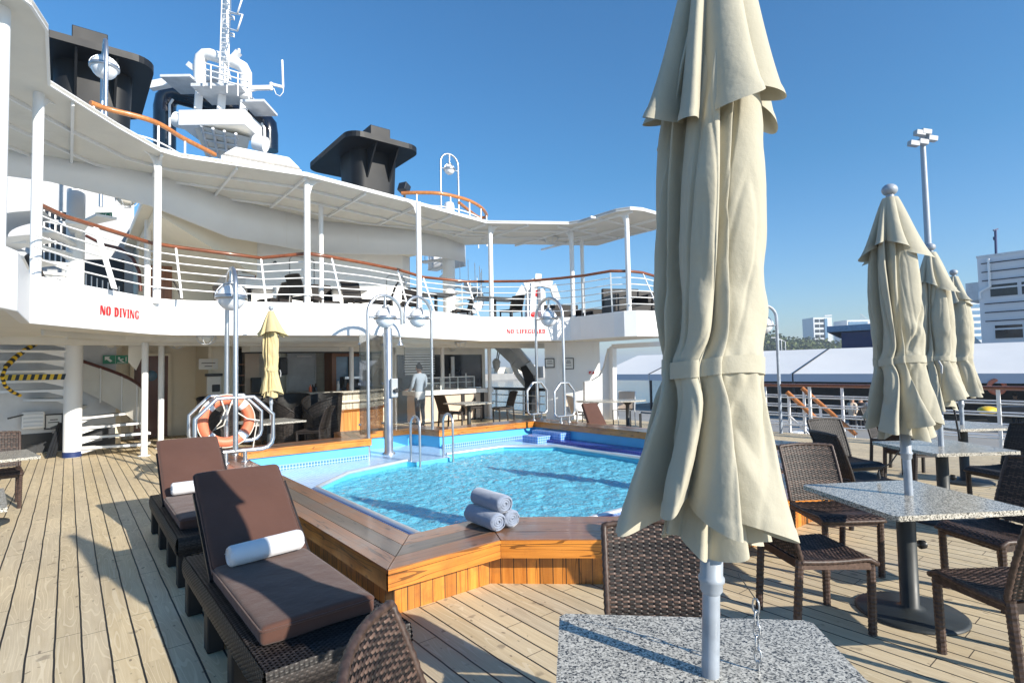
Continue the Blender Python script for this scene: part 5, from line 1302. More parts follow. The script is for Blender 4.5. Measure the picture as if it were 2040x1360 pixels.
# parasols ---------------------------------------------------------
def parasol_proto(name, mat, seed, nlobe=7, hem_var=.06, warp=.45, top=2.66, slim=1.0, detail=1.0, hat=(2.29, .175), zs=0.0, drift=.45):
    rn = random.Random(seed); ph = [rn.random() * 6.28 for _ in range(8)]
    o = thing(name, 'x', 'parasol', (0, 0, 0), 0, 'closed canvas parasols')
    prof = [(1.02, .285), (1.10, .278), (1.20, .252), (1.33, .210), (1.45, .172), (1.54, .150), (1.585, .146), (1.63, .150), (1.75, .160), (1.9, .166), (2.05, .164), (2.2, .152), (2.35, .13), (2.5, .09), (2.62, .06)]
    def rad(z):
        if z > 1.75: z = 1.75 + (z - 1.75) * .87 / (.87 + zs)
        for (a, ra), (b, rb) in zip(prof[:-1], prof[1:]):
            if a <= z <= b: return (ra + (rb - ra) * (z - a) / (b - a)) * slim
        return prof[0][1] * slim if z < 1.1 else .06
    jit = [(rn.random() - .5) * .55 for _ in range(nlobe)]; amp = [.72 + .5 * rn.random() for _ in range(nlobe)]; dz = [rn.random() * 50 for _ in range(nlobe)]
    def lobe(t, z, drift=drift, sharp=1.7):
        """furled flaps: (height 0..1 of the flap at angle t, its number)"""
        B = [(k + jit[k] + drift * 2 * noise.noise((dz[k], z * .75, seed)) ) / nlobe for k in range(nlobe)]
        x = (t / (2 * PI)) % 1.0
        ks = sorted((b % 1.0, k) for k, b in enumerate(B))
        for i in range(nlobe):
            b0, k = ks[i]; b1 = ks[(i + 1) % nlobe][0] + (1 if i == nlobe - 1 else 0)
            xx = x + 1 if x < ks[0][0] else x
            if b0 <= xx < b1:
                s_ = (xx - b0) / max(1e-4, b1 - b0); w_ = min(1, (b1 - b0) * nlobe)
                return math.sin(PI * s_ ** sharp) ** .75 * amp[k] * w_ ** .5, k
        return 0, 0
    def body(u, v):
        t = u * 2 * PI; f, k = lobe(t, 1.1)
        z0 = 1.195 + hem_var * (math.sin(2 * t + ph[3]) * .6 + math.sin(5 * t + ph[4]) * .3) - .035 * f
        z = z0 + (2.46 + zs - z0) * v
        f, k = lobe(t, z)
        tie = math.exp(-((z - 1.585) / .06) ** 2)
        dep = (.44 + .14 * max(0, min(1, (1.5 - z) / .3))) * (1 - .62 * tie)
        r = rad(z) * (1 - dep + dep * f)
        r += .010 * noise.noise((math.cos(t) * 1.7 + seed, math.sin(t) * 1.7, z * 2.2)) * (1 - tie)
        cr = abs(noise.noise((math.cos(t) * 1.25 + seed * 1.3, math.sin(t) * 1.25, z * 1.15 + .9 * math.sin(t + ph[2])))); r -= .015 * max(0, 1 - cr / .09) * (1 - tie)
        cr = abs(noise.noise((math.cos(t) * 3.4 + seed, math.sin(t) * 3.4 + 7, z * 2.6 - .8 * math.sin(2 * t)))); r -= .0035 * max(0, 1 - cr / .14) * (1 - tie)
        # slack cloth sagging over the tie: a few oblique tucks
        wz = max(0, 1 - abs(z - 1.80) / .18); q_ = noise.noise((math.cos(t) * 1.5 + 3 + seed, math.sin(t) * 1.5, z * 6 + t * .8))
        r += .030 * wz * max(-.4, q_)
        if z < 1.52: r += .016 * min(1, (1.52 - z) / .2) * noise.noise((math.cos(t) * 2.6 + seed, math.sin(t) * 2.6 + 5, z * 3.0 - t * .5))
        r += .0035 * math.exp(-((z - 1.585) / .045) ** 2) * math.sin(19 * t + 2 * math.sin(2 * t))
        if v < .022: r += .003
        tt = t + .42 * f * (1 - .55 * tie) + .25 * math.sin(z * 1.3 + ph[7])
        return (r * math.cos(tt), r * math.sin(tt), z)
    mb = MB(); mb.grid(body, int(340 * detail), int(150 * detail), True); cz = part('canopy', mb, M_[mat], o, world=False)
    def under(u, v):
        t = u * 2 * PI; f = abs(math.cos(4 * t + 1)) ** .7; z0 = 1.105 + .025 * math.sin(3 * t + ph[1]); z = z0 + .3 * v
        r = (.105 + .05 * f + .01 * math.sin(9 * t)) * (1 - .45 * v) * slim
        return (r * math.cos(t + .3 * f), r * math.sin(t + .3 * f), z)
    mb = MB(); mb.grid(under, 120, 8, True); part('lining', mb, M_[mat], o, world=False)
    hz, hr = hat
    def hatf(u, v):
        t = u * 2 * PI; f, k = lobe(t + 1.0, 2.4 + .3 * v, .15, 1.35); f = min(1.15, f)
        z0 = hz + .05 * math.sin(2 * t + ph[6]) - .035 * f + .03; z = z0 + (top - z0) * v
        s = (1 - v); R0 = .045 + (hr - .045) * s ** .9
        r = R0 * (1 - .50 * s ** .5 * (1 - f)) + .03 * s ** 5 * f
        if v < .04: r += .003
        tt = t + .38 * f * s + .3
        return (r * math.cos(tt), r * math.sin(tt), z)
    mb = MB(); mb.grid(hatf, int(240 * detail), int(36 * detail), True); part('top_vent', mb, M_[mat], o, world=False)
    def tie(u, v):
        t = u * 2 * PI; z = 1.585; f, k = lobe(t, z); r = rad(z) * (1 - .44 * .38 + .44 * .38 * f) + .007
        tt = t + .42 * f * .45 + .25 * math.sin(z * 1.3 + ph[7])
        return (r * math.cos(tt), r * math.sin(tt), 1.562 + .046 * v + .012 * math.sin(2 * t + 1) + .004 * f)
    mb = MB(); mb.grid(tie, 200, 2, True); part('tie_strap', mb, M_[mat], o, world=False)
    mb = MB(); mb.tube([(0, 0, .70), (0, 0, top + .02)], .024, 16); mb.lathe([(.024, .955), (.031, .965), (.031, .985), (.036, .99), (.036, 1.0), (.031, 1.006), (.031, 1.25), (.024, 1.26)], 20); part('pole', mb, M_['galv'], o, world=False)
    mb = MB(); mb.ball((0, 0, top + .055), .047, 10, 1, 1, .85); part('finial', mb, M_['galv'], o, world=False)
    mb = MB(); mb.tube([(.15, .0, 1.57), (.17, .02, 1.52), (.165, .015, 1.45)], .010, 6); part('toggle', mb, M_['grey'], o, world=False)
    return o
PA = parasol_proto('parasol', 'canvas', 11, hem_var=.05, nlobe=8, top=2.95, hat=(2.29, .190), zs=.14, drift=.55, slim=.95)
PA['label'] = 'large beige closed parasol in the foreground, cut off by the top of the picture'
PA.location = (T0[0] + .022, T0[1] + .058, .0)
PA.rotation_euler = (Matrix.Rotation(R(2.6), 3, Vector((.627, .779, 0))) @ Matrix.Rotation(R(60), 3, 'Z')).to_euler()
PB = parasol_proto('parasol', 'canvas', 23, warp=.55, hem_var=.055, detail=.7)
PB['label'] = 'beige closed parasol with grey ball finial, nearest of the three at the right'
PB.location = (T1[0] + .04, T1[1] - .02, 0); PB.rotation_euler = (R(-.5), R(.6), R(20))
PC = parasol_proto('parasol', 'canvas', 37, warp=.6, hem_var=.09, detail=.6)
PC['label'] = 'beige closed parasol in the middle of the three at the right'
PC.location = (T2[0], T2[1], 0); PC.rotation_euler = (0, 0, R(200))
dup(PC, (T3[0], T3[1], 0), R(75), 'beige closed parasol farthest away of the three at the right')
# hanging cords
def cord(name, P, mat, label, r=.004, cat='cord'):
    mb = MB(); mb.tube(P, r, 5); return single(name, mb, M_[mat], label, cat)
b = G(1413, 1240, .9)
q0 = Vector((PA.location.x + .10, PA.location.y - .05, 1.06))
o = thing('hanging_chain', 'thin wire and steel S hook hanging from the foreground parasol beside its pole', 'chain', (q0.x, q0.y, .73))
mb = MB(); mb.tube([Vector(T0).to_3d() + Vector((.13, -.01, 1.0)), Vector(T0).to_3d() + Vector((.165, -.04, .93))], .0015, 4); part('wire', mb, M_['black'], o)
c0 = Vector(T0).to_3d() + Vector((.165, -.04, .93))
for k in range(5):
    mb = MB(); mb.tube([c0 + Vector(((.010 * math.cos(t)) * (k % 2), .010 * math.cos(t) * (1 - k % 2), -.02 - k * .034 + .022 * math.sin(t))) for t in [i * PI / 5 for i in range(10)]], .0028, 6, True); part('link', mb, M_['steel'], o)
mb = MB(); mb.tube([c0 + Vector((0, 0, -.17)), c0 + Vector((.004, 0, -.21))], .0035, 6); part('hook', mb, M_['steel'], o)
q1 = Vector((T1[0] + .03, T1[1], 1.05)); q2 = G(1752, 955, .74)
TM[PB.name] = Matrix.Translation(PB.location) @ PB.rotation_euler.to_matrix().to_4x4(); TM[PC.name] = Matrix.Translation(PC.location) @ PC.rotation_euler.to_matrix().to_4x4()
mb = MB(); mb.tube([q1, q1.lerp(q2, .5), q2 + Vector((0, 0, .07)), q2 + Vector((-.01, 0, .03)), q2 + Vector((-.01, 0, .01))], [.005, .005, .005, .014, .012], 6); part('cord', mb, M_['black'], PB)
mb = MB(); mb.tube([Vector((T2[0] + .10, T2[1] - .09, 1.15)), Vector((T2[0] + .13, T2[1] - .12, .8))], .009, 6); part('cord', mb, M_['black'], PC)

# yellow parasol by the bar
p = G(540, 838, .73)
PY = parasol_proto('parasol', 'canvasy', 51, warp=.4, hem_var=.05, detail=.45, top=2.62, slim=.82, hat=(2.2, .25))
PY['label'] = 'yellowish closed parasol at the table in front of the bar'; PY.location = (p.x, p.y, .05)
o = thing('square_table', 'square stone topped table with yellow parasol in front of the bar', 'table', (p.x - .02, p.y, 0), R(8), 'square tables round the far side of the pool')
mb = MB(); mb.box(-.45, .45, -.45, .45, .70, .73); part('table_top', mb, M_['granite'], o, world=False, bevel=.004)
mb = MB(); mb.lathe([(.26, 0.003), (.26, .02), (.05, .04), (.05, .70)], 24); part('pedestal', mb, M_['iron'], o, world=False)
SQ = o
p5 = G(950, 803, .73); dup(SQ, (p5.x, p5.y + .35, 0), R(3), 'square table with flared pedestal between two dark chairs in front of the buffet')

# tub chairs by the bar
def tub_proto():
    o = thing('tub_chair', 'x', 'armchair', (0, 0, 0), 0, 'high backed woven tub chairs')
    def P(u, v):
        a = PI * (1.12 - 2.24 * u) - PI / 2; t = abs(2 * u - 1); r = .34 + .07 * v; top = 1.10 - .45 * t ** 3
        z = .12 + (top - .12) * v; x, y = r * math.cos(a), r * math.sin(a) * 1.0
        return Vector((x, y, z)), Vector((-math.cos(a), -math.sin(a), .1)).normalized()
    mb = MB(); weave(mb, P, 44, 40, .004, 1, 1, 2); part('shell', mb, [M_['wickd'], M_['wickdark']], o, world=False)
    mb = MB(); rope_edge(mb, [P(i / 24, 1)[0] for i in range(25)], .018); part('rim', mb, M_['wickd'], o, world=False)
    mb = MB(); mb.lathe([(.001, .40), (.30, .40), (.33, .37), (.33, .12), (.30, .10)], 24); part('seat', mb, M_['wickd'], o, world=False)
    for x, y in ((.22, .22), (-.22, .22), (.22, -.22), (-.22, -.22)): mb = MB(); mb.box(x - .02, x + .02, y - .02, y + .02, 0, .12); part('foot', mb, M_['black'], o, world=False)
    return o
TU = tub_proto()
def flat(px, D): p = at(px, 740, D); return (p.x, p.y, 0)
TU.location = flat(578, 11.9); TU.rotation_euler = (0, 0, R(165)); TU['label'] = 'dark woven tub chair with chevron back directly right of the yellow parasol pole'
dup(TU, flat(642, 11.7), R(110), 'dark woven tub chair with tall slanted back in front of the orange bar cladding')
dup(TU, flat(528, 12.3), R(200), 'dark woven tub chair left of the yellow parasol pole')
p = flat(622, 10.9); chair(CHD, p[0], p[1], (-.75, .65), 'low dark wicker chair with its back to the pool in front of the bar')
dup(TU, flat(437, 11.6), R(170), 'dark woven tub chair seen through the orange lifebuoy')
for px, py, fc, lb in ((898, 862, (1, .1), 'brown wicker chair left of the square table in front of the buffet'), (1003, 850, (-.95, .2), 'dark wicker chair right of the square table in front of the buffet'), (960, 848, (-.2, -1), 'dark wicker seat partly hidden behind the square table before the buffet')):
    p = G(px, py - 8, 0); chair(CHD, p.x, p.y if px != 960 else p.y + .5, fc, lb)

# sling chairs and oval table by the right bulkhead
p = G(1217, 797, .73)
o = thing('oval_table', 'pale topped table with black pedestal by the right bulkhead', 'table', (p.x, p.y, 0), R(-40))
mb = MB(); mb.prism([(.85 * math.cos(t), .42 * math.sin(t)) for t in [i * 2 * PI / 32 for i in range(32)]], .70, .73); part('table_top', mb, M_['granite'], o, world=False)
for s in (-.4, .4):
    mb = MB(); mb.lathe([(.22, .003), (.22, .02), (.05, .05), (.045, .6), (.14, .70)], 20, (s, 0, 0)); part('pedestal', mb, M_['black'], o, world=False)
def sling_proto():
    o = thing('sling_chair', 'x', 'chair', (0, 0, 0), 0, 'grey sling chairs by the bulkhead')
    mb = MB(); mb.grid(lambda u, v: (-.21 + .42 * u, -.2 - .12 * v - .02 * math.sin(PI * u), .44 + .44 * v), 6, 6); part('backrest', mb, M_['lgrey'] if False else M_['tan'], o, world=False)
    mb = MB(); mb.grid(lambda u, v: (-.21 + .42 * u, -.2 + .44 * v, .44 - .02 * math.sin(PI * v)), 6, 6); part('seat', mb, M_['wickdark'], o, world=False)
    for s in (-1, 1):
        mb = MB(); mb.tube([(s * .225, -.32, .88), (s * .225, -.2, .44), (s * .225, -.26, 0)], .014, 8); part('leg', mb, M_['lgrey'], o, world=False)
        mb = MB(); mb.tube([(s * .225, .24, .43), (s * .225, .24, 0)], .014, 8); part('leg', mb, M_['black'], o, world=False)
    mb = MB(); mb.tube([(-.225, -.32, .88), (.225, -.32, .88)], .014, 8); part('top_bar', mb, M_['lgrey'], o, world=False); mb = MB(); mb.tube([(-.225, .24, .43), (.225, .24, .43)], .014, 8); part('front_bar', mb, M_['lgrey'], o, world=False); return o
SL = sling_proto(); first = True
for dx, dy, fc, lb in ((-.85, .15, (.9, -.4), 'grey sling chair left of the pale table, before the white bulkhead'), (-.35, .75, (.2, -1), 'grey sling chair behind the pale table with its back to the bulkhead flare'), (.55, -.75, (-.55, .8), 'grey sling chair with brown back at the near side of the pale table'), (1.15, -.75, (-.7, .6), 'grey sling chair right of the pale table, next to the big parasol'), (.9, .35, (-.85, -.4), 'dark sling chair behind the pale table at the ship side')):
    rz = math.atan2(-fc[0], fc[1]); c = (p.x + dx, p.y + dy, 0)
    if first: SL.location = c; SL.rotation_euler = (0, 0, rz); SL['label'] = lb; first = False
    else: dup(SL, c, rz, lb)

# small tables with chairs at the left edge
for px, py, lb in ((18, 908, 'x'),):
    p = G(px, py, .72); dup(SQ, (p.x - .24, p.y, 0), R(10), 'square stone topped table at the left edge of the picture')
chair(CH, p.x - .17, p.y + .95, (.1, -1), 'brown wicker chair behind the table at the left edge of the picture')
chair(CH, p.x - .45, p.y - .75, (.1, 1), 'brown wicker chair nearer the camera at the left edge of the picture')
p = G(-25, 985, .72); dup(SQ, (p.x - .33, p.y - .3, 0), R(5), 'square table at the left edge nearer the camera, only its rim in view')

# loungers -----------------------------------------------------------
def lounger_proto(th_back=37):
    o = thing('sun_lounger', 'x', 'sun lounger', (0, 0, 0), 0, 'brown cushioned sun loungers beside the pool')
    W2, L = .33, 1.88            # foot end at y=0, head towards +y
    def top(u, v): return Vector((-W2 + 2 * W2 * u, L * v, .365)), Vector((0, 0, 1))
    mb = MB(); weave(mb, top, 34, 150, .0030, 1, 1, 2)
    part('woven_deck', mb, [M_['wickd'], M_['wickdark']], o, world=False)
    def side(s):
        def f(u, v):
            k = 1 - v; return Vector((s * (W2 + .004 + .012 * math.sin(PI * v)), L * u, .235 + .135 * v)), Vector((s, 0, 0))
        return f
    def end(y, s):
        def f(u, v): return Vector((-W2 + 2 * W2 * u, y + s * (.004 + .012 * math.sin(PI * v)), .235 + .135 * v)), Vector((0, s, 0))
        return f
    for fn, nu in ((side(-1), 90), (side(1), 90), (end(0, -1), 32), (end(L, 1), 32)):
        mb = MB(); weave(mb, fn, nu, 13, .0030, 1, 1, 2); part('woven_side', mb, [M_['wickd'], M_['wickdark']], o, world=False)
    mb = MB(); mb.box(-W2 + .01, W2 - .01, .01, L - .01, .24, .355); part('frame', mb, M_['wickdark'], o, world=False)
    for x in (-1, 1):
        for y in (.05, .62, 1.2, L - .05):
            mb = MB(); mb.box(x * (W2 - .045) - .045, x * (W2 - .045) + .045, y - .05, y + .05, 0, .24); part('leg', mb, M_['wickdark'], o, world=False, bevel=.01)
    def pad(L_, W_, t_, seed):
        bm = bmesh.new(); bmesh.ops.create_cube(bm, size=1)
        for v in bm.verts: v.co = Vector((v.co.x * W_, v.co.y * L_, v.co.z * t_))
        bmesh.ops.bevel(bm, geom=[e for e in bm.edges], offset=.028, segments=4, affect='EDGES', profile=.6)
        bmesh.ops.subdivide_edges(bm, edges=[e for e in bm.edges if e.calc_length() > .2], cuts=14, use_grid_fill=True)
        for v in bm.verts:
            v.co.z += .006 * noise.noise(v.co * 4 + Vector((seed, 0, 0))) + .010 * (1 - min(1, (abs(v.co.x) / (W_ / 2)) ** 4)) * (1 if v.co.z > 0 else 0)
            v.co.x += .004 * noise.noise(v.co * 7 + Vector((seed, 3, 0)))
        m = MB(); bm.verts.index_update(); m.add([v.co.copy() for v in bm.verts], [[v.index for v in f.verts] for f in bm.faces], True); bm.free(); return m
    m = pad(1.03, .545, .085, 1); m.move(Matrix.Translation((-.015, .22 + .515, .412))); part('seat_cushion', m, M_['cush'], o, world=False)
    a = R(th_back)
    m = pad(.79, .545, .085, 5); m.move(Matrix.Translation((-.015, 1.245, .415)) @ Matrix.Rotation(a, 4, 'X') @ Matrix.Translation((0, .395, 0))); part('back_cushion', m, M_['cush'], o, world=False)
    def piping(W_, L_, T):
        c_, P = .03, []
        for sx, sy in ((1, 1), (-1, 1), (-1, -1), (1, -1)):
            for k in range(5):
                a_ = {(1, 1): 0, (-1, 1): PI / 2, (-1, -1): PI, (1, -1): 1.5 * PI}[sx, sy] + k * PI / 8; P.append(T @ Vector((sx * (W_ / 2 - c_) + c_ * math.cos(a_), sy * (L_ / 2 - c_) + c_ * math.sin(a_), .026)))
        Q = []
        for i in range(len(P)):
            for k in range(6): Q.append(P[i].lerp(P[(i + 1) % len(P)], k / 6))
        m_ = MB(); m_.tube(Q, .0055, 6, True); return m_
    m = piping(.548, 1.033, Matrix.Translation((-.015, .735, .412))); part('piping', m, M_['cush'], [q for q in o.children if q.name.startswith('seat_cushion')][-1] if o.children else o, world=False)
    m = piping(.548, .793, Matrix.Translation((-.015, 1.245, .415)) @ Matrix.Rotation(a, 4, 'X') @ Matrix.Translation((0, .395, 0))); part('piping', m, M_['cush'], [q for q in o.children if q.name.startswith('back_cushion')][-1], world=False)
    T_ = Matrix.Translation((0, 1.23, .355)) @ Matrix.Rotation(a, 4, 'X')
    m = MB(); m.box(-.30, .30, .03, .72, -.012, .012, T_); part('back_panel', m, M_['wickd'], o, world=False)
    for s in (-1, 1): m = MB(); m.bar(T_ @ Vector((s * .22, .45, -.01)), (s * .22, 1.72, .30), .025, .025); part('back_prop', m, M_['black'], o, world=False)
    return o
LO = lounger_proto()
LO.location = (.975, 2.46, 0); LO.rotation_euler = (0, 0, R(.5)); LO['label'] = 'brown cushioned sun lounger nearest the camera beside the wooden pool side'
dup(LO, (.985, 4.84, 0), R(-.5), 'second brown cushioned sun lounger, behind the nearest one')
Q = [at(1160, 802, 12.2), at(1189, 801, 12.4), at(1211, 848, 11.95), at(1176, 850, 11.75)]
nq = (Q[1] - Q[0]).cross(Q[3] - Q[0]).normalized() * .08
mb = MB(); mb.add(Q + [q + nq for q in Q], [(0, 1, 2, 3), (7, 6, 5, 4), (0, 4, 5, 1), (1, 5, 6, 2), (2, 6, 7, 3), (3, 7, 4, 0)]); single('leaning_cushion', mb, M_['cush'], 'brown lounger cushion leaning upright behind the far right pool rim', 'cushion', bevel=.02)
# towels --------------------------------------------------------------
def rolled(name, c, d, L_, r, mats, label, cat='towel', group=None, turns=3.2, sq=.92, flap=True):
    c, d = Vector(c), Vector(d).normalized(); side = d.cross(Vector((0, 0, 1))).normalized(); o = thing(name, label, cat, c - Vector((0, 0, r)), 0, group)
    ph = random.random() * 6
    def outer(u, v):
        a = 2 * PI * u; x = (v - .5) * L_; e = min(1, min(v, 1 - v) * 14 + .55) ** .5
        rr = r * e * (1 + .035 * noise.noise((math.cos(a) * 2 + ph, math.sin(a) * 2, x * 9)) + .02 * math.sin(a * 2 + ph))
        return c + d * (x + .01 * noise.noise((math.cos(a) * 3 + ph, math.sin(a) * 3, 1))) + side * math.cos(a) * rr + Vector((0, 0, math.sin(a) * rr * sq))
    mb = MB(); mb.grid(outer, 40, 40, True); body = part('roll', mb, M_[mats[0]], o)
    for s in (-1, 1):
        mb = MB(); vs = []; N = int(turns * 22)
        for i in range(N + 1):
            t = i / N; a = s * 2 * PI * turns * t + ph; rr = r * (.10 + .80 * t)
            for w_, dd in ((0, .0), (.45, .012), (1, 0)):
                q = rr + (w_ - .5) * r * .22; vs.append(c + d * s * (L_ / 2 - .012 + dd) + side * math.cos(a) * q + Vector((0, 0, math.sin(a) * q * sq)))
        mb.add(vs, [(i * 3 + k, i * 3 + 3 + k, i * 3 + 4 + k, i * 3 + 1 + k) for i in range(N) for k in range(2)], True)
        part('spiral_end', mb, M_[mats[1]], o)
        mb = MB(); mb.add([c + d * s * (L_ / 2 - .02) + side * math.cos(a) * r * .93 + Vector((0, 0, math.sin(a) * r * .93 * sq)) for a in [i * 2 * PI / 24 for i in range(24)]], [tuple(range(24))]); part('inner_end', mb, M_[mats[2] if len(mats) > 2 else mats[1]], o)
    return o
rolled('rolled_towel', (.955, 3.62, .53), (1, .06, .03), .43, .066, ('towel', 'towel', 'towelblue'), 'white rolled towel with blue end on the nearest lounger', group='white towels on the loungers')
rolled('rolled_towel', (.97, 6.0, .53), (1, -.03, 0), .43, .064, ('towel', 'towel', 'towelblue'), 'white rolled towel with blue end on the second lounger', group='white towels on the loungers')
a, b = G(1004, 1058, ZT), G(931, 1030, ZT); d = (a - b).normalized(); d = Vector((d.x, d.y, 0)); s_ = d.cross(Vector((0, 0, 1))).normalized()
tc = G(965, 1048, ZT); rr = .072
rolled('rolled_towel', tc + Vector((0, 0, rr)), d, .40, rr, ('towelb', 'towelb'), 'grey blue rolled towel at the lower front of the stack on the pool rim', group='grey blue towels stacked on the pool rim')
rolled('rolled_towel', tc - s_ * .135 * -1 * (-1) + Vector((0, 0, rr)) if False else tc + Vector((0, 0, rr)) + s_ * (-.138), d, .38, rr, ('towelb', 'towelb'), 'grey blue rolled towel at the lower back of the stack, mostly hidden', group='grey blue towels stacked on the pool rim')
rolled('rolled_towel', tc + Vector((0, 0, rr * 2.68)) - s_ * .066, d, .40, rr * 1.02, ('towelb', 'towelb'), 'grey blue rolled towel on top of the stack on the pool rim', group='grey blue towels stacked on the pool rim')

# upper deck chairs and tables ---------------------------------------
UZ = 2.745
for px, py, D, fc, lb in ((385, 590, 12.4, (1, -.2), 'dark chair with high back at the left of the upper deck table'), (455, 585, 12.9, (.1, -1), 'sunlit chair behind the table on the upper deck'), (545, 590, 12.3, (-.9, -.3), 'dark chair on the upper deck right of the slanted stanchion, facing left'),
                          (610, 590, 12.0, (.8, .3), 'dark chair on the upper deck beside the round capped column'), (650, 590, 12.9, (0, -1), 'sunlit chair on the upper deck right of the round capped column'), (712, 595, 12.6, (.1, -1), 'pale lit wicker chair facing the railing in the middle of the upper deck'),
                          (760, 597, 13.0, (-.8, .3), 'dark chair on the upper deck left of the second wall door'), (818, 600, 13.6, (-.5, -.8), 'dark chair on the upper deck before the right wall corner'), (920, 604, 15.3, (-.9, .3), 'dark tilted chair on the upper deck below the right spiral stairs'),
                          (1018, 612, 15.6, (-.9, -.2), 'dark chair on the upper deck right of the long dark table'), (112, 540, 9.6, (1, .3), 'dark chair on the upper deck at the left edge')):
    p = at(px, py, D); chair(CHD, p.x, p.y, fc, lb, UZ)
def utable(px, D, wx, wy, label):
    p = at(px, 580, D); o = thing('dark_table', label, 'table', (p.x, p.y, UZ), R(-10), 'dark tables on the upper deck')
    mb = MB(); mb.box(-wx, wx, -wy, wy, .71, .74); part('table_top', mb, M_['black'], o, world=False)
    mb = MB(); mb.tube([(0, 0, 0.01), (0, 0, .71)], .045, 12); mb.lathe([(.24, .004), (.24, .02), (.04, .04)], 20); part('pedestal', mb, M_['black'], o, world=False)
utable(497, 12.8, .5, .4, 'dark table on the upper deck under the green exit sign')
utable(690, 13.3, .4, .4, 'dark table on the upper deck behind the middle railing')
utable(868, 14.2, .42, .4, 'dark table on the upper deck left of the right spiral stairs')
utable(985, 15.3, .65, .4, 'long dark table on the upper deck seen against the sky')
def planter(px, py, D, w_, d_, h_, label):
    p = at(px, py, D); o = thing('wicker_sofa', label, 'sofa', (p.x, p.y, UZ), R(-25), 'black woven sofas on the upper right deck')
    mb = MB(); mb.box(-w_, w_, -d_, d_, .02, h_ * .45); part('seat', mb, M_['wickd'], o, world=False, bevel=.02)
    mb = MB(); mb.box(-w_, w_, d_ - .12, d_, h_ * .45, h_); part('backrest', mb, M_['wickd'], o, world=False, bevel=.02)
    for s in (-1, 1): mb = MB(); mb.box(s * (w_ - .08) - .06, s * (w_ - .08) + .06, -d_, d_ - .125, h_ * .45, h_ * .75); part('armrest', mb, M_['wickd'], o, world=False, bevel=.02)
planter(1125, 615, 17.0, .55, .4, .75, 'black woven sofa behind the right lamp on the upper deck')
planter(1188, 612, 16.4, .4, .4, .55, 'low black woven sofa between the two right columns')
planter(1248, 603, 15.2, .55, .45, .98, 'tall black woven sofa at the rounded right end of the upper deck')
planter(1312, 601, 15.4, .45, .45, .92, 'black woven sofa partly hidden behind the big parasol on the upper deck')

# ================================================================ ROOF-TOP: FUNNELS, MAST, RAILS
def funnel(x0, x1, zc, label, sgn):
    cx = (x0 + x1) / 2; o = thing('ship_funnel', label, 'funnel', (cx, 20.6, 5.42), 0, 'black ship funnels')
    def rrect(a0, a1, b0, b1, r, n=6):
        P = []
        for cx_, cy_, s in ((a1 - r, b1 - r, 0), (a0 + r, b1 - r, 1), (a0 + r, b0 + r, 2), (a1 - r, b0 + r, 3)):
            P += [(cx_ + r * math.cos(s * PI / 2 + i * PI / 2 / n), cy_ + r * math.sin(s * PI / 2 + i * PI / 2 / n)) for i in range(n + 1)]
        return P
    m0 = rrect(cx - .72, cx + .85, 19.6, 20.9, .40); m1 = rrect(cx - .86, cx + 1.0, 19.4, 21.2, .45)
    mb = MB(); n = len(m0); mb.add([Vector((p[0], p[1], 5.42)) for p in m0] + [Vector((p[0], p[1], zc)) for p in m1], [(i, (i + 1) % n, n + (i + 1) % n, n + i) for i in range(n)], True); part('stack_body', mb, M_['funnel'], o)
    mb = MB(); mb.prism(rrect(x0, x1, 18.45, 23.0, .55), zc, zc + .20); part('cap_plate', mb, M_['funnel'], o, bevel=.03)
    for x in (cx - .35, cx + .55):
        mb = MB(); mb.add([Vector((x - .03, 18.6, zc)), Vector((x - .03, 19.5, zc - 1.15)), Vector((x - .03, 19.5, zc)), Vector((x + .03, 18.6, zc)), Vector((x + .03, 19.5, zc - 1.15)), Vector((x + .03, 19.5, zc))], [(0, 1, 2), (5, 4, 3), (0, 3, 4, 1), (1, 4, 5, 2)]); part('gusset', mb, M_['funnel'], o)
    mb = MB(); mb.box(cx - .45, cx + .35, 18.9, 19.9, zc + .19, zc + .75); part('exhaust_outlet', mb, M_['funnel'], o, bevel=.02)
    return o
funnel(7.65, 10.55, 9.95, 'black funnel with wide cap plate in the middle, right of the white mast', 1)
funnel(-1.05, 1.86, 10.45, 'black funnel at the upper left behind the canopy, its sunlit patch at the base', -1)

DM = 22.6
def A(x, y, d=0): return at(x, y, DM + d)
ma = thing('radar_mast', 'white ship mast with ladder, platforms, radar arms and pipe arch', 'mast', A(447, 300))
mb = MB(); mb.tube([A(443, 176), A(451, 20), A(452, -60)], .17, 14); part('mast_tube', mb, M_['white'], ma)
mb = MB()
for s in (-14, 9):
    mb.tube([A(447 + s * .75, 174, -.4), A(452 + s * .75, 10, -.4), A(453 + s * .75, -60, -.4)], .025, 6)
for k in range(24): y = 170 - k * 9.5; mb.tube([A(447 - 10 + (170 - y) * .03, y, -.4), A(447 + 7 + (170 - y) * .03, y + 2, -.4)], .018, 5)
part('ladder', mb, M_['white'], ma)
mb = MB()
for y0 in (28, 62, -20):
    mb.tube([A(458, y0 - 36, -.4), A(483, y0 - 32, -1), A(473, y0, -1), A(457, y0 - 4, -.4)], .035, 6)
    mb.tube([A(456, y0 + 4, -.4), A(466, y0 + 6, -.4), A(467, y0 + 12, -.5), A(458, y0 + 9, -.4)], .03, 6)
part('ladder_hoop', mb, M_['white'], ma)
def slabp(P, d0, d1, th):
    F = [A(x, y, d0) for x, y in P]; n = len(F); mb = MB()
    B = [p + (p - CP).normalized() * (d1 - d0) for p in F]
    mb.add(F + B, [tuple(reversed(range(n))), tuple(range(n, 2 * n))] + [(i, (i + 1) % n, n + (i + 1) % n, n + i) for i in range(n)]); return mb
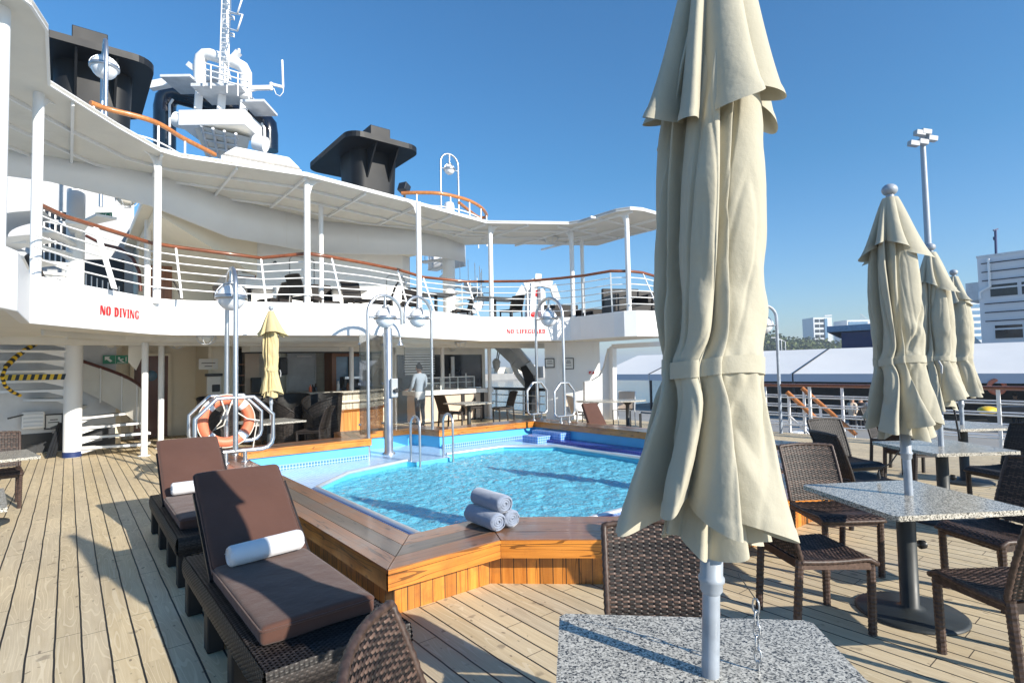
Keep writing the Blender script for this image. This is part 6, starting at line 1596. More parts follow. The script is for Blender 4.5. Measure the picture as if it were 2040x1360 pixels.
def deckp(a, b, c_, d, th):
    """horizontal platform from four photo corners with thickness"""
    V = [a, b, c_, d]; mb = MB(); mb.add(V + [v - Vector((0, 0, th)) for v in V], [(0, 1, 2, 3), (7, 6, 5, 4), (0, 4, 5, 1), (1, 5, 6, 2), (2, 6, 7, 3), (3, 7, 4, 0)]); return mb
def platform(px0, px1, py, dep, th):
    a, b = A(px0, py[0]), A(px1, py[1]); b.z = a.z = (a.z + b.z) / 2; v = Vector((b.y - a.y, -(b.x - a.x), 0)).normalized()
    w_ = -v * dep / 2; return deckp(a + w_, b + w_, b - w_, a - w_, th)
part('crow_platform', platform(402, 495, (172, 198), 1.6, .12), M_['lgrey'], ma)
part('crow_platform', platform(340, 398, (160, 172), 1.4, .1), M_['lgrey'], ma)
part('crow_platform', platform(494, 540, (206, 220), 1.3, .1), M_['lgrey'], ma)
part('equipment_box', platform(378, 506, (222, 250), 1.6, .62), M_['white'], ma, bevel=.03)
mb = MB()
E0 = [A(384, 247, -.75), A(498, 274, -.75), A(498, 274, .9), A(384, 247, .9)]; zt_ = A(440, 262).z
E1 = [A(384 + 26, 312, .9), A(498 - 10, 318, .9), A(498 - 10, 318, 1.6), A(384 + 26, 312, 1.6)]
mb.add(E0 + E1, [(0, 1, 2, 3), (7, 6, 5, 4), (0, 4, 5, 1), (1, 5, 6, 2), (2, 6, 7, 3), (3, 7, 4, 0)]); part('equipment_trunk', mb, M_['ceil'], ma)
mb = MB()
for k in range(4): mb.tube([E0[0].lerp(E0[1], .15 + .2 * k) + Vector((0, -.03, 0)), E1[0].lerp(E1[1], .1 + .22 * k) + Vector((0, -.03, 0))], .06, 6)
for k in range(3): mb.tube([E0[0].lerp(E1[0], .2 + .25 * k).lerp(E0[1].lerp(E1[1], .2 + .25 * k), .1) + Vector((0, -.05, 0)), E0[0].lerp(E1[0], .2 + .25 * k).lerp(E0[1].lerp(E1[1], .2 + .25 * k), .8) + Vector((0, -.05, 0))], .05, 6)
part('pipework', mb, M_['lgrey'], ma)
for x0, y0 in ((397, 178), (442, 190), (486, 203)):
    mb = MB(); mb.bar(A(x0, y0), A(x0 - 3, y0 + 40), .28, .22); part('strut', mb, M_['white'], ma)
mb = MB(); mb.tube([A(398, 178), A(398, 126), A(400, 116), A(408, 109), A(418, 109), A(447, 118), A(470, 126), A(484, 134), A(490, 146), A(490, 195)], .23, 12); part('pipe_arch', mb, M_['white'], ma)
mb = MB()
for k in range(3):
    mb.tube([A(404, 125 + k * 12, -.8), A(450, 138 + k * 12, -1.0), A(497, 152 + k * 12, -.8)], .03, 6)
for x in (405, 420, 452, 474, 496): mb.tube([A(x, 124 + (x - 404) * .3, -.9), A(x, 172 + (x - 404) * .28, -.9)], .03, 6)
part('platform_rail', mb, M_['white'], ma)
mb = MB(); mb.bar(A(300, 172), A(345, 163), .28, .3); mb.bar(A(345, 163), A(398, 155), .12, .12); part('radar_scanner', mb, M_['white'], ma)
mb = MB(); mb.bar(A(407, 157, .8), A(455, 147, .8), .35, .4); part('radar_scanner', mb, M_['white'], ma)
mb = MB(); mb.bar(A(490, 176), A(540, 175), .14, .16); mb.bar(A(490, 184), A(520, 176), .08, .08); mb.tube([A(540, 165), A(540, 180)], .07, 8); mb.bar(A(541, 168), A(564, 174), .1, .1); mb.tube([A(564, 174), A(562, 120)], .045, 6); mb.tube([A(545, 176), A(550, 188), A(558, 192), A(564, 184), A(565, 174)], .02, 5); part('aerial_arm', mb, M_['white'], ma)
mb = MB(); mb.bar(A(375, 128), A(398, 146), .18, .2); mb.bar(A(458, 124), A(476, 104), .2, .22); mb.tube([A(476, 106), A(476, 98)], .06, 8); part('floodlight', mb, M_['lgrey'], ma)
for s, (x, y) in enumerate(((350, 238), (508, 283))):
    mb = MB(); mb.tube([A(x, y, -.5), A(x + 22, y + 6, -.5)], .3, 14); part('lamp_drum', mb, M_['white'], ma)
pa = thing('exhaust_arch', 'large black pipe arch standing behind the white mast', 'pipe', A(425, 300, 2))
mb = MB(); mb.tube([A(328, 300, 1.5), A(328, 215, 1.5), A(331, 199, 1.5), A(341, 190, 1.5), A(356, 188, 1.5), A(440, 211, 1.5), A(505, 231, 1.5), A(522, 238, 1.5), A(531, 250, 1.5), A(533, 268, 1.5), A(533, 300, 1.5)], .44, 18); part('pipe', mb, M_['navy_pipe'], pa)
mb = MB(); mb.tube([A(338, 300, .7), A(338, 208, .7), A(345, 198, .7)], .05, 8); part('conduit', mb, M_['white'], pa); mb = MB(); mb.tube([A(528, 300, .7), A(527, 255, .7), A(521, 246, .7)], .05, 8); part('conduit', mb, M_['white'], pa)
# white casing on the sun deck
c0 = at(520, 315, 17.0)
o = thing('deck_casing', 'white rounded equipment casing on the roof in front of the mast', 'casing', (c0.x, c0.y, 5.4))
P0 = [at(438, 330, 16.2), at(603, 345, 17.6)]; a, b = P0[0].to_2d(), P0[1].to_2d(); dv = (b - a).normalized(); nv = Vector((-dv.y, dv.x))
zt0 = at(450, 297, 16.2).z
def ring(ins, z, L0=0): return [Vector((*(a + dv * ins), z)), Vector((*(b - dv * ins * .8), z)), Vector((*(b - dv * ins * .8 + nv * 1.6), z)), Vector((*(a + dv * ins + nv * 1.6), z))]
zb0 = 5.4; R0 = ring(0, zb0); R1 = ring(0.03, zt0 - .15); R2 = ring(.08, zt0 - .11); R3 = ring(.45, zt0 + .26)
for q_ in R3: q_ += Vector((*(nv * .2), 0))
mb = MB(); mb.add(R0 + R1, [(0, 1, 5, 4), (1, 2, 6, 5), (2, 3, 7, 6), (3, 0, 4, 7)]); part('lower_box', mb, M_['white'], o, bevel=.05)
mb = MB(); mb.add(R2 + R3, [(0, 1, 5, 4), (1, 2, 6, 5), (2, 3, 7, 6), (3, 0, 4, 7), (4, 5, 6, 7)]); part('lid', mb, M_['white'], o, bevel=.04)
mb = MB(); mb.add([q_ * 1 for q_ in ring(.12, zt0 - .18)] + ring(.12, zt0 - .09), [(0, 1, 5, 4), (1, 2, 6, 5), (2, 3, 7, 6), (3, 0, 4, 7)]); part('gap', mb, M_['black'], o)

def roof_rail(name, P, z, label, posts, zl=5.5):
    pts = [G(x, y, z) for x, y in P]
    sm = []
    for i in range(len(pts) - 1):
        for k in range(4):
            t = k / 4; p0, p1, p2, p3 = pts[max(0, i - 1)], pts[i], pts[i + 1], pts[min(len(pts) - 1, i + 2)]
            sm.append(.5 * ((2 * p1) + (p2 - p0) * t + (2 * p0 - 5 * p1 + 4 * p2 - p3) * t * t + (3 * p1 - p0 - 3 * p2 + p3) * t ** 3))
    sm.append(pts[-1])
    o = thing(name, label, 'railing', Vector((pts[0].x, pts[0].y, zl)))
    mb = MB(); mb.tube(sm, .05, 10); part('handrail', mb, M_['railo'], o)
    for f in (.35, .68):
        mb = MB(); mb.tube([Vector((p.x, p.y, z - (z - zl) * f)) for p in sm], .016, 6); part('rail_bar', mb, M_['white'], o)
    for k in posts:
        p = sm[int(k * (len(sm) - 1))]; mb = MB(); mb.tube([p, (p.x, p.y, zl)], .022, 8); part('stanchion', mb, M_['white'], o)
roof_rail('roof_railing', [(180, 205), (216, 218), (258, 228), (300, 240), (330, 254), (360, 273), (395, 291), (428, 308)], 6.55, 'white railing with orange handrail curving over the canopy at the upper left', (.05, .5, .78))
roof_rail('roof_railing', [(800, 385), (830, 384), (872, 385), (905, 391), (935, 400), (958, 413), (969, 427), (966, 433), (952, 432), (930, 416), (915, 404)], 6.55, 'white railing with orange handrail curling round the right end of the sun deck', (.1, .28, .42, .5, .6, .8))
a, b = at(879, 430, 17.4), at(914, 430, 17.8)
arch_lamp((a.x, a.y), (b.x, b.y), 5.4, 5.4, at(897, 305, 17.6).z, 'arched globe lamp standing on the sun deck behind the curled railing', .03, .17, .5)
a, b = at(203, 250, 12.6), at(210, 250, 11.6)
arch_lamp((a.x, a.y), (b.x, b.y), 5.4, 5.4, at(208, 82, 12.1).z, 'arched globe lamp in front of the black funnel at the upper left', .04, .25, .55)
p = at(895, 417, 17.2); mb = MB(); mb.lathe([(.16, 5.4), (.16, p.z + .1), (.13, p.z + .2), (.001, p.z + .22)], 16, (p.x, p.y, 0)); single('roof_vent', mb, M_['white'], 'white round vent pipe under the arched lamp on the sun deck', 'vent')
p = at(806, 376, 16.4); o = thing('floodlight', 'black floodlight on the roof edge right of the middle funnel', 'floodlight', (p.x, p.y, 5.45))
mb = MB(); mb.bar(p + Vector((-.1, .0, .08)), p + Vector((.12, .1, -.02)), .28, .26); part('housing', mb, M_['black'], o, bevel=.02)
mb = MB(); mb.tube([p, (p.x, p.y, 5.42)], .04, 8); part('bracket', mb, M_['black'], o)
# white davit with red cover behind the upper right railing
o = thing('davit', 'white davit arm with red cover beyond the upper right railing', 'davit', at(1065, 630, 21))
def B_(x, y, d=21): return at(x, y, d)
mb = MB(); mb.bar(B_(1030, 600), B_(1046, 572), .28, .3); mb.bar(B_(1046, 572), B_(1072, 562), .34, .34); mb.bar(B_(1072, 562), B_(1100, 568), .26, .28); mb.bar(B_(1100, 568), B_(1110, 598), .24, .24); part('arm', mb, M_['white'], o)
mb = MB(); mb.bar(B_(1060, 565), B_(1056, 640), .32, .3); mb.bar(B_(1078, 575), B_(1080, 640), .24, .2); part('post', mb, M_['lgrey'], o)
mb = MB(); mb.bar(B_(1068, 578), B_(1061, 627), .12, .12); mb.ball(B_(1060, 627), .2, 8, 1.2, .8, .8); part('red_cover', mb, M_['red'], o)
mb = MB(); mb.tube([B_(1066, 556), B_(1078, 557)], .22, 10); part('sheave', mb, M_['white'], o)

# ================================================================ SHIP SIDE RIGHT, QUAY AND TOWN
XS = 12.45
o = thing('side_railing', 'ship side railing with thick brown handrail and white bars behind the right tables', 'railing', (XS, 2, 0))
mb = MB(); mb.box(XS - .06, XS + .06, -4, 8.2, 1.04, 1.10); part('handrail', mb, M_['rail'], o, bevel=.025)
for k in range(4):
    mb = MB(); mb.tube([(XS, -4, .2 + .2 * k), (XS, 8.2, .2 + .2 * k)], .016, 6); part('rail_bar', mb, M_['white'], o)
y = -4
while y < 8.3:
    mb = MB(); mb.bar((XS, y, 0), (XS, y, 1.04), .05, .05); part('stanchion', mb, M_['white'], o); y += 1.55
o = thing('outer_railing', 'second white railing with brown handrail farther out beyond the side railing', 'railing', (13.9, 2, 0))
mb = MB(); mb.box(13.85, 13.97, -6, 7.2, .96, 1.02); part('handrail', mb, M_['rail'], o, bevel=.02)
for k in range(4):
    mb = MB(); mb.tube([(13.9, -6, .1 + .22 * k), (13.9, 7.2, .1 + .22 * k)], .016, 6); part('rail_bar', mb, M_['white'], o)
for k in range(8):
    mb = MB(); mb.bar((13.9, -5.6 + k * 1.8, -.3), (13.9, -5.6 + k * 1.8, .96), .05, .05); part('stanchion', mb, M_['white'], o)
mb = MB(); mb.box(12.7, 14.0, -6, 7.4, -.5, -.30); single('side_platform', mb, M_['lgrey'], 'grey side platform just outside the ship railing', 'platform')
gw = thing('gangway', 'white gangway steps with orange wooden handrails beyond the side railing', 'gangway', (13.2, 5, -2))
for (x0, y0, x1, y1, X) in ((1568, 781, 1668, 872, 12.75), (1598, 773, 1706, 866, 13.55)):
    a, b = onX(x0, y0, X), onX(x1, y1, X); mb = MB(); mb.tube([a, b], .05, 10); part('handrail', mb, M_['railo'], gw)
    for t in (.03, .35, .66, .97):
        p = a.lerp(b, t); mb = MB(); mb.bar(p, p + Vector((0, 0, -.95)), .06, .04); part('stanchion', mb, M_['white'], gw)
    mb = MB(); mb.bar(a + Vector((0, 0, -.95)), b + Vector((0, 0, -.95)), .06, .16); mb.tube([a + Vector((0, 0, -.5)), b + Vector((0, 0, -.5))], .02, 6); part('stringer', mb, M_['white'], gw)
for k in range(8):
    a, b = onX(1568, 781, 12.75), onX(1668, 872, 12.75); p = a.lerp(b, k / 7) + Vector((0, 0, -.95)); mb = MB(); mb.box(12.78, 13.55, p.y - .12, p.y + .12, p.z - .02, p.z + .02); part('step', mb, M_['white'], gw)
# life ring on the right and small gear on the quay
p = at(1986, 770, 29); mb = MB(); mb.tube([p + Vector((.34 * math.cos(t) * .6, .34 * math.cos(t) * -.8, .34 * math.sin(t))) for t in [i * PI / 12 for i in range(24)]], .11, 10, True); single('lifebuoy', mb, M_['orange'], 'orange lifebuoy on the dark stand at the right edge beyond the railing', 'lifebuoy')
p = at(1968, 817, 22); mb = MB(); mb.ball(p, .36, 10, 1.5, .9, .45); single('yellow_cover', mb, M_['yellow'], 'yellow covered hump on the quay at the right edge', 'cover')
p = at(2000, 814, 22.4); o = thing('quay_machine', 'dark low machine next to the yellow hump on the quay', 'machine', p)
mb = MB(); mb.bar(p + Vector((-.3, .5, -.1)), p + Vector((.4, -1.0, -.05)), .7, .4); part('body', mb, M_['black'], o, bevel=.05)
mb = MB(); mb.tube([p + Vector((-.1, .3, -.35)), p + Vector((.3, .3, -.35))], .25, 12); part('wheel', mb, M_['iron'], o)
for k, (px, py) in enumerate(((1695, 757), (1712, 755), (1728, 757), (1745, 755), (2020, 756))):
    p = at(px, py, 30); o = thing('person', ['far person in tan top standing under the marquee at the left of a small group', 'far person in dark clothes under the marquee', 'far person in pale clothes under the marquee beside the parasol', 'far person in dark top under the marquee, closest to the parasol edge', 'far person in dark clothes under the marquee at the right edge'][k], 'person', (p.x, p.y, -2.2), rnd.random() * 6)
    z = -2.2; s = 1.0; V = [(0, 0, .95), (0, 0, 1.2), (0, 0, 1.42), (0, 0, 1.52), (0, .01, 1.66)]; E = [(0, 1), (1, 2), (2, 3), (3, 4)]; Rr = [.15, .16, .14, .06, .10]
    for sg in (-1, 1):
        n0 = len(V); V += [(sg * .2, 0, 1.38), (sg * .26, .02, 1.1), (sg * .24, .1, .88), (sg * .1, 0, .5), (sg * .11, 0, .05)]; Rr += [.06, .05, .04, .08, .05]; E += [(2, n0), (n0, n0 + 1), (n0 + 1, n0 + 2), (0, n0 + 3), (n0 + 3, n0 + 4)]
    me = bpy.data.meshes.new('b'); me.from_pydata(V, E, []); t_ = bpy.data.objects.new('t', me); COL.objects.link(t_); t_.modifiers.new('s', 'SKIN')
    for q_, r_ in zip(me.skin_vertices[0].data, Rr): q_.radius = (r_, r_)
    me.skin_vertices[0].data[0].use_root = True
    nm = bpy.data.meshes.new_from_object(t_.evaluated_get(bpy.context.evaluated_depsgraph_get())); bpy.data.objects.remove(t_)
    nm.materials.clear()
    for q_ in ('skin', ['tan', 'black', 'lgrey', 'navy', 'black'][k], 'trouser'): nm.materials.append(M_[q_])
    for f in nm.polygons: f.use_smooth = True; f.material_index = 0 if f.center.z > 1.5 else (1 if f.center.z > .95 else 2)
    b_ = bpy.data.objects.new('body', nm); COL.objects.link(b_); b_.parent = o; TM[b_.name] = TM[o.name]
    mb = MB(); mb.ball((0, -.01, 1.72), .11, 8, 1, 1.1, .8); part('hair', mb, M_['hair'], o, world=False)

# marquee row along the quay
te = thing('marquee', 'long white marquee roof with grey valance along the quay', 'marquee', (42, 0, -2.2))
Y0, Y1 = -30, 32
bays = []; y = Y0
while y < Y1: bays.append(y); y += 5.9
for y in bays:
    ye = y + 5.9; mb = MB(); g_ = .05
    def rf(u, v, y=y, ye=ye): 
        sag = .07 * math.sin(PI * u) * math.sin(PI * v)
        return (38 + 6 * v, y + g_ + (ye - y - 2 * g_) * u, .73 + 1.72 * v - sag)
    mb.grid(rf, 8, 6); mb.grid(lambda u, v, y=y, ye=ye: (44 + 6 * v, y + g_ + (ye - y - 2 * g_) * u, 2.45 - 1.72 * v), 4, 4); part('roof_bay', mb, M_['tent'], te)
    mb = MB(); mb.box(37.96, 38.0, y + g_, ye - g_, .22, .735); part('valance', mb, M_['valance'], te)
    mb = MB(); mb.box(38.1, 38.25, y - .08, y + .08, -2.2, .72); mb.bar((38, y, .76), (44, y, 2.47), .09, .05); part('frame_leg', mb, M_['black'], te)
mb = MB(); mb.box(45.5, 45.6, Y0, Y1, -2.2, .73); part('dark_interior_sheet', mb, M_['black'], te)  # added black sheet giving the dark interior under the roof
mb = MB(); mb.box(43.6, 43.7, -29, -6, -2.2, .3); part('pale_inner_wall', mb, M_['tent'], te)
# second marquee gable behind
mb = MB(); p = at(1940, 668, 58); V = [at(1925, 690, 58), at(1930, 660, 58), at(1958, 685, 58), at(1958, 700, 58)]
k = len(V); dd = Vector((3, 1, 0)); mb.add(V + [v + dd for v in V], [tuple(reversed(range(k))), tuple(range(k, 2 * k))] + [(i, (i + 1) % k, k + (i + 1) % k, k + i) for i in range(k)]); single('tent_gable', mb, M_['tent'], 'small white tent gable left of the white office building', 'tent')

# white office building at the right
XB = 62
ob = thing('office_building', 'white flat roofed office building with dark windows at the right edge', 'building', (XB + 5, -24, -2.2))
cl = onX(1947, 530, XB); zt1 = onX(1965, 512, XB).z; yL = cl.y
mb = MB(); mb.box(XB, XB + 16, yL - 34, yL, -2.2, zt1); part('wall', mb, M_['build'], ob)
mb = MB(); mb.box(XB + 1, XB + 5, yL, yL + 1.1, zt1 - 3.6, zt1 - 2.0); part('side_box', mb, M_['lgrey'], ob)
mb = MB(); mb.box(XB - .05, XB + 16.05, yL - 34, yL + .05, zt1, zt1 + .18); part('coping', mb, M_['lgrey'], ob)
for (ya, yb) in ((567, 593), (648, 676)):
    za, zb_ = onX(1972, ya, XB).z, onX(1972, yb, XB).z; ys = onX(1971 if ya < 600 else 1976, 580, XB).y
    k = 0; yy = ys
    while yy > yL - 30:
        wd = 1.9
        mb = MB(); mb.box(XB - .06, XB - .02, yy - wd, yy, zb_, za); wn_ = part('window', mb, M_['build'], ob)
        for (f0, f1) in ((0, .68), (.72, 1)):
            mb = MB(); mb.box(XB - .08, XB - .065, yy - wd + .07, yy - .07, zb_ + (za - zb_) * f0 + .06, zb_ + (za - zb_) * f1 - .04); part('pane', mb, M_['dglass'], wn_)
        yy -= wd + .12; k += 1
    mb = MB()
    for j in range(3): zz = za + .35 + j * .75; mb.tube([(XB - .25, min(ys + .5, yL - .3), zz), (XB - .25, yL - 32, zz)], .05, 6)
    part('rail_bars', mb, M_['black'], ob)
p = onX(1969, 535, XB); mb = MB(); mb.tube([(XB - .2, yL - .8, zt1 - .2), (XB - .2, yL - .8, zt1 - 2.6), (XB - .2, yL - .1, zt1 - 3.0), (XB - .2, yL - .1, zt1 - 3.6)], .12, 8); part('downpipe', mb, M_['white'], ob)
p = at(1984, 512, 60); mb = MB(); mb.tube([p + Vector((0, 0, -1)), at(1983, 458, 60)], .12, 6); mb.box(p.x - .3, p.x + .3, p.y - .1, p.y + .1, at(1983, 478, 60).z, at(1983, 472, 60).z); mb.bar(at(1979, 459, 60), at(1988, 456, 60), .15, .15); single('roof_antenna', mb, M_['navy'], 'thin antenna mast on the roof of the white office building', 'antenna')
# navy hall
XN = 80; a, b = onX(1677, 690, XN), onX(1790, 690, XN); zt2 = onX(1680, 662, XN).z
nb = thing('navy_hall', 'dark navy hall with overhanging flat roof behind the marquee', 'building', (XN, a.y, -2.2))
mb = MB(); mb.box(XN, XN + 20, b.y, a.y, -2.2, zt2); part('wall', mb, M_['navyb'], nb)
mb = MB(); mb.prism([(XN - .4, b.y), (XN - .4, a.y + 1.6), (XN + 21, a.y + 1.6), (XN + 21, b.y)], zt2 + .12, zt2 + .9); mb.add([Vector((XN - .4, a.y + 1.6, zt2 + .12)), Vector((XN - .4, a.y, zt2 - .8)), Vector((XN + 20, a.y, zt2 - .8)), Vector((XN + 20, a.y + 1.6, zt2 + .12))], [(0, 1, 2, 3)]); part('roof', mb, M_['bluewin'], nb)
def tower(px0, px1, py0, D, depth, name, label, rows, cols, wmat='dglass', wallmat='build', winfrac=(.08, .62), foot=-2):
    a, b = at(px0, py0, D), at(px1, py0, D); a.z = b.z = (a.z + b.z) / 2
    d = Vector((b.x - a.x, b.y - a.y, 0)); L_ = d.length; d.normalize(); n = Vector((-d.y, d.x, 0))
    if n.dot(a) < 0: n = -n
    o = thing(name, label, 'building', (a.x, a.y, foot))
    def bx(mb, u0, u1, w0, w1, z0, z1):
        P = [a + d * u + n * w_ for w_ in (w0, w1) for u in (u0, u1)]
        V = [Vector((p.x, p.y, z)) for z in (z0, z1) for p in P]; mb.add(V, [(0, 2, 3, 1), (4, 5, 7, 6), (0, 1, 5, 4), (2, 6, 7, 3), (0, 4, 6, 2), (1, 3, 7, 5)])
    mb = MB(); bx(mb, 0, L_, 0, depth, foot, a.z); part('wall', mb, M_[wallmat], o)
    H_ = a.z - foot
    for r in range(rows):
        for c in range(cols):
            u0 = L_ * (winfrac[0] + (winfrac[1] - winfrac[0]) * c / cols); u1 = u0 + L_ * (winfrac[1] - winfrac[0]) / cols * .8
            z1 = a.z - H_ * .04 - (a.z - 1.6) * .72 * r / rows; z0 = z1 - (a.z - 1.6) * .72 / rows * .55
            mb = MB(); bx(mb, u0, u1, -.25, -.02, z0, z1); part('window', mb, M_[wmat], o)
    return o, a, d, n, L_
o, a, d, n, L_ = tower(1620, 1657, 632, 420, 16, 'white_tower', 'white tower block with rows of dark windows above the trees', 6, 2)
mb = MB(); q_ = a + d * L_ * .66; mb.bar(Vector((q_.x, q_.y, a.z - 1)) - n * .3, Vector((q_.x, q_.y, a.z - 17)) - n * .3, .5, L_ * .14, up=d); part('blue_strip', mb, M_['bluewin'], o)
mb = MB(); mb.bar(a + d * L_ * .6 + Vector((0, 0, 1)), a + d * L_ + Vector((0, 0, 1.4)), .8, 1.0); part('roof_plant', mb, M_['lgrey'], o)
o, a, d, n, L_ = tower(1687, 1743, 637, 430, 18, 'hotel_block', 'pale blue banded hotel block above the navy hall', 4, 1, 'bluewin', 'build', (.05, .9))
mb = MB()
for k in range(5): mb.bar(a + d * L_ * (.5 + .05 * k), a + d * L_ * (.5 + .05 * k) + Vector((0, 0, 4.6 - k)), .25, .25)
mb.bar(a + d * L_ * .5 + Vector((0, 0, 4.6)), a + d * L_ * .74 + Vector((0, 0, .6)), .25, .25); part('roof_frame', mb, M_['lgrey'], o)
tower(1924, 1956, 588, 300, 14, 'glass_tower', 'blue glazed tower partly hidden behind the farthest parasol', 7, 1, 'bluewin', 'build', (.0, 1.0))
# floodlight mast
fm = thing('floodlight_mast', 'tall grey floodlight mast with cluster of lamps behind the parasols', 'mast', at(1868, 730, 60))
t0 = at(1838, 282, 60); b0 = Vector((t0.x, t0.y, -2.2)); b0 = Vector((t0.x, t0.y, -2.2))
mb = MB(); mb.tube([b0, t0], [.42, .26], 14); part('pole', mb, M_['galv'], fm)
mb = MB(); mb.tube([t0 - Vector((0, 0, .3)), t0 + Vector((0, 0, .9))], .3, 12); mb.bar(at(1818, 284, 60), at(1858, 276, 60), .25, .25); part('head_frame', mb, M_['lgrey'], fm)
for (x, y) in ((1820, 287), (1856, 277), (1832, 266), (1844, 264), (1838, 284)):
    c = at(x, y, 59.5); mb = MB(); mb.bar(c + Vector((-.4, .3, .1)), c + Vector((.4, -.3, -.05)), .6, .55); part('floodlight', mb, M_['grey'], fm, bevel=.05)
for k, (px, py) in enumerate(((1556, 676), (1564, 680))):
    p = at(px, py, 90); mb = MB(); mb.tube([(p.x, p.y, -2.2), (p.x, p.y, p.z), (p.x - .6, p.y + .5, p.z + .3), (p.x - 1.3, p.y + 1, p.z + .3)], .09, 8); single('street_lamp', mb, M_['lgrey'], ['thin street lamp left of the pair beyond the marquee', 'thin street lamp right of the pair beyond the marquee'][k], 'street lamp', 'street lamps beyond the marquee')

# wooded hill far behind the quay: one mass of leaf clumps on a low hill
def leafmat(name, lo, hi):
    m, t, b = newmat(name); g = t.nodes.new('ShaderNodeNewGeometry')
    f = math_(t, 'ADD', math_(t, 'MULTIPLY', g.outputs['Random Per Island'], .6), math_(t, 'MULTIPLY', noise_(t, coords(t), .08, 4), .5))
    t.links.new(ramp(t, f, [(.2, lo), (.8, hi)]), b.inputs['Base Color']); b.inputs['Roughness'].default_value = .7; b.inputs['Specular IOR Level'].default_value = .2; return m
M_['leaf'] = leafmat('leaves', (.035, .055, .018), (.14, .17, .06))
M_['soil'] = plain('hill_soil', (.10, .10, .06), .9, var=.3, scale=.02)
mb = MB()
def hillz(px): return 1
def hz(x, y): return 0
cA, cB = at(1480, 700, 330), at(2080, 700, 330)
dv = (cB - cA).to_2d(); LL = dv.length; dv.normalize(); nv = Vector((-dv.y, dv.x)); nv = nv if nv.dot(cA.to_2d()) > 0 else -nv
def hf(u, v):
    px = 1480 + 600 * u; top = 8 + 7 * math.sin(u * 9) * 0 + (8 if px < 1600 else 7) * math.exp(-((px - 1560) / 60) ** 2) + 10 * math.exp(-((px - 1940) / 50) ** 2) + 2 * math.sin(u * 23)
    q_ = cA.to_2d() + dv * LL * u + nv * (v * 160 - 40); return (q_.x, q_.y, -4 + (top + 4) * math.sin(min(1, v * 1.6) * PI / 2))
mb.grid(hf, 60, 12); single('hill', mb, M_['soil'], None, None, kind='structure')
mb = MB(); rl_ = random.Random(9)
for k in range(620):
    u = rl_.random() ** .8 if k % 2 else rl_.random() * .4; v = rl_.random() ** 1.3 * .75; c = Vector(hf(u, v)); s = 2.2 + 3.0 * rl_.random()
    for j in range(26):
        dr = Vector((rl_.gauss(0, 1), rl_.gauss(0, 1), rl_.gauss(0, .8))).normalized() * s * (.55 + .5 * rl_.random()); p = c + dr + Vector((0, 0, s * .9))
        a1 = Vector((rl_.gauss(0, 1), rl_.gauss(0, 1), rl_.gauss(0, 1))).normalized(); a2 = a1.cross(Vector((rl_.random(), rl_.random(), rl_.random()))).normalized(); w_ = .55 + .6 * rl_.random()
        mb.add([p - a1 * w_, p + a2 * w_, p + a1 * w_, p - a2 * w_], [(0, 1, 2, 3)])
single('far_trees', mb, M_['leaf'], 'distant wooded hillside beyond the marquee', 'trees', kind='stuff')
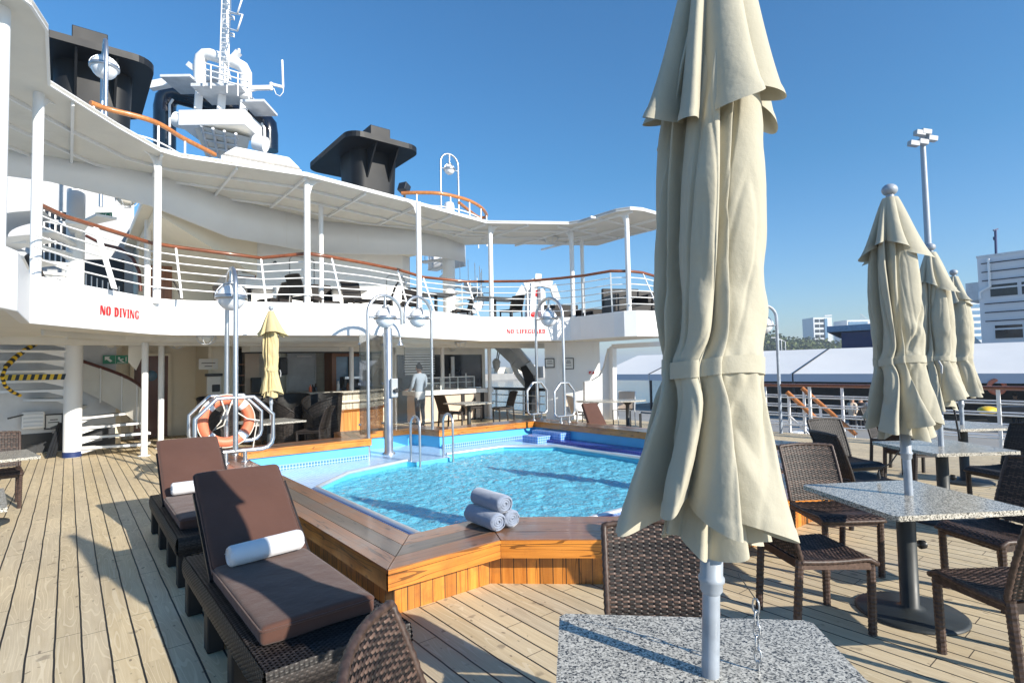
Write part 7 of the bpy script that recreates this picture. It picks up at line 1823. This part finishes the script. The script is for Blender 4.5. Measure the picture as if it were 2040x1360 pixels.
# boats and dock seen through the opening under the upper deck
for k, (px, py, D, col, lb) in enumerate(((1005, 800, 30, 'navy', 'small blue motor boat moored below the opening, left of the crane'), (1028, 788, 34, 'white', 'small white motor boat behind the blue one beside the crane'))):
    p = at(px, py, D); o = thing('motor_boat', lb, 'boat', (p.x, p.y, -7), R(20 + 40 * k), 'motor boats below the opening')
    z0 = -7; T_ = Matrix.Translation((p.x, p.y, z0)) @ Matrix.Rotation(R(20 + 40 * k), 4, 'Z')
    hgt = p.z - z0
    sec = []
    for i in range(9):
        u = i / 8; w_ = 1.5 * (1 - max(0, (u - .45) / .55) ** 2) + .03; sec.append([Vector((-4 + 8 * u, -w_, hgt * .5 + .5 * u)), Vector((-4 + 8 * u, -w_ * .6, -.3 + .3 * u)), Vector((-4 + 8 * u, w_ * .6, -.3 + .3 * u)), Vector((-4 + 8 * u, w_, hgt * .5 + .5 * u))])
    V = [T_ @ q_ for s in sec for q_ in s]; mb = MB(); mb.add(V, [(i * 4 + j, i * 4 + (j + 1) % 4, i * 4 + 4 + (j + 1) % 4, i * 4 + 4 + j) for i in range(8) for j in range(4)] + [(0, 1, 2, 3)]); part('hull', mb, M_[col], o)
    mb = MB(); mb.box(-1.5, 1.2, -1, 1, hgt * .5 + .1, hgt * .5 + 1.5, T_); part('cabin', mb, M_['white'], o, bevel=.1)
    mb = MB(); mb.box(1.21, 1.24, -.8, .8, hgt * .5 + .8, hgt * .5 + 1.35, T_); mb.box(-1, .9, -1.03, -1.005, hgt * .5 + .8, hgt * .5 + 1.3, T_); part('cabin_window', mb, M_['dglass'], o)
mb = MB(); p = at(1010, 772, 24); o = thing('stern_railing', 'dark capped white railing along the ship side below the crane', 'railing', (11.9, 18, 0))
mb = MB(); mb.tube([at(980, 773, 20), at(1085, 776, 17)], .05, 8); part('handrail', mb, M_['black'], o)
for k in range(3): mb = MB(); mb.tube([at(980, 785 + 14 * k, 20), at(1085, 789 + 16 * k, 17)], .02, 6); part('rail_bar', mb, M_['white'], o)
for k in range(4): a, b = at(980, 773, 20).lerp(at(1085, 776, 17), .1 + .27 * k), at(980, 838, 20).lerp(at(1085, 846, 17), .1 + .27 * k); mb = MB(); mb.bar(a, b, .05, .05); part('stanchion', mb, M_['white'], o)
for k, (px, py, w_) in enumerate(((1008, 746, 14), (1045, 745, 20))):
    p = at(px, py, 380); mb = MB(); mb.box(p.x - w_ / 2, p.x + w_ / 2, p.y, p.y + 8, -3, 1.2); single('port_shed', mb, M_['cream'], ['tan low shed on the far breakwater left of the crane hook line', 'wider tan low shed on the far breakwater behind the crane'][k], 'shed')

# ================================================================ hazy air over the harbour
hb = MB(); hb.box(-2600, 2600, -2600, 2600, -10, 46)
hm = bpy.data.materials.new('harbour_air'); hm.use_nodes = True; ht = hm.node_tree; ht.nodes.clear()
ho = ht.nodes.new('ShaderNodeOutputMaterial'); hv = ht.nodes.new('ShaderNodeVolumePrincipled')
hv.inputs['Color'].default_value = (.80, .88, .97, 1); hv.inputs['Density'].default_value = .0006; hv.inputs['Anisotropy'].default_value = .2
ht.links.new(hv.outputs[0], ho.inputs['Volume'])
single('haze', hb, hm, 'thin pale harbour haze', None, kind='stuff')
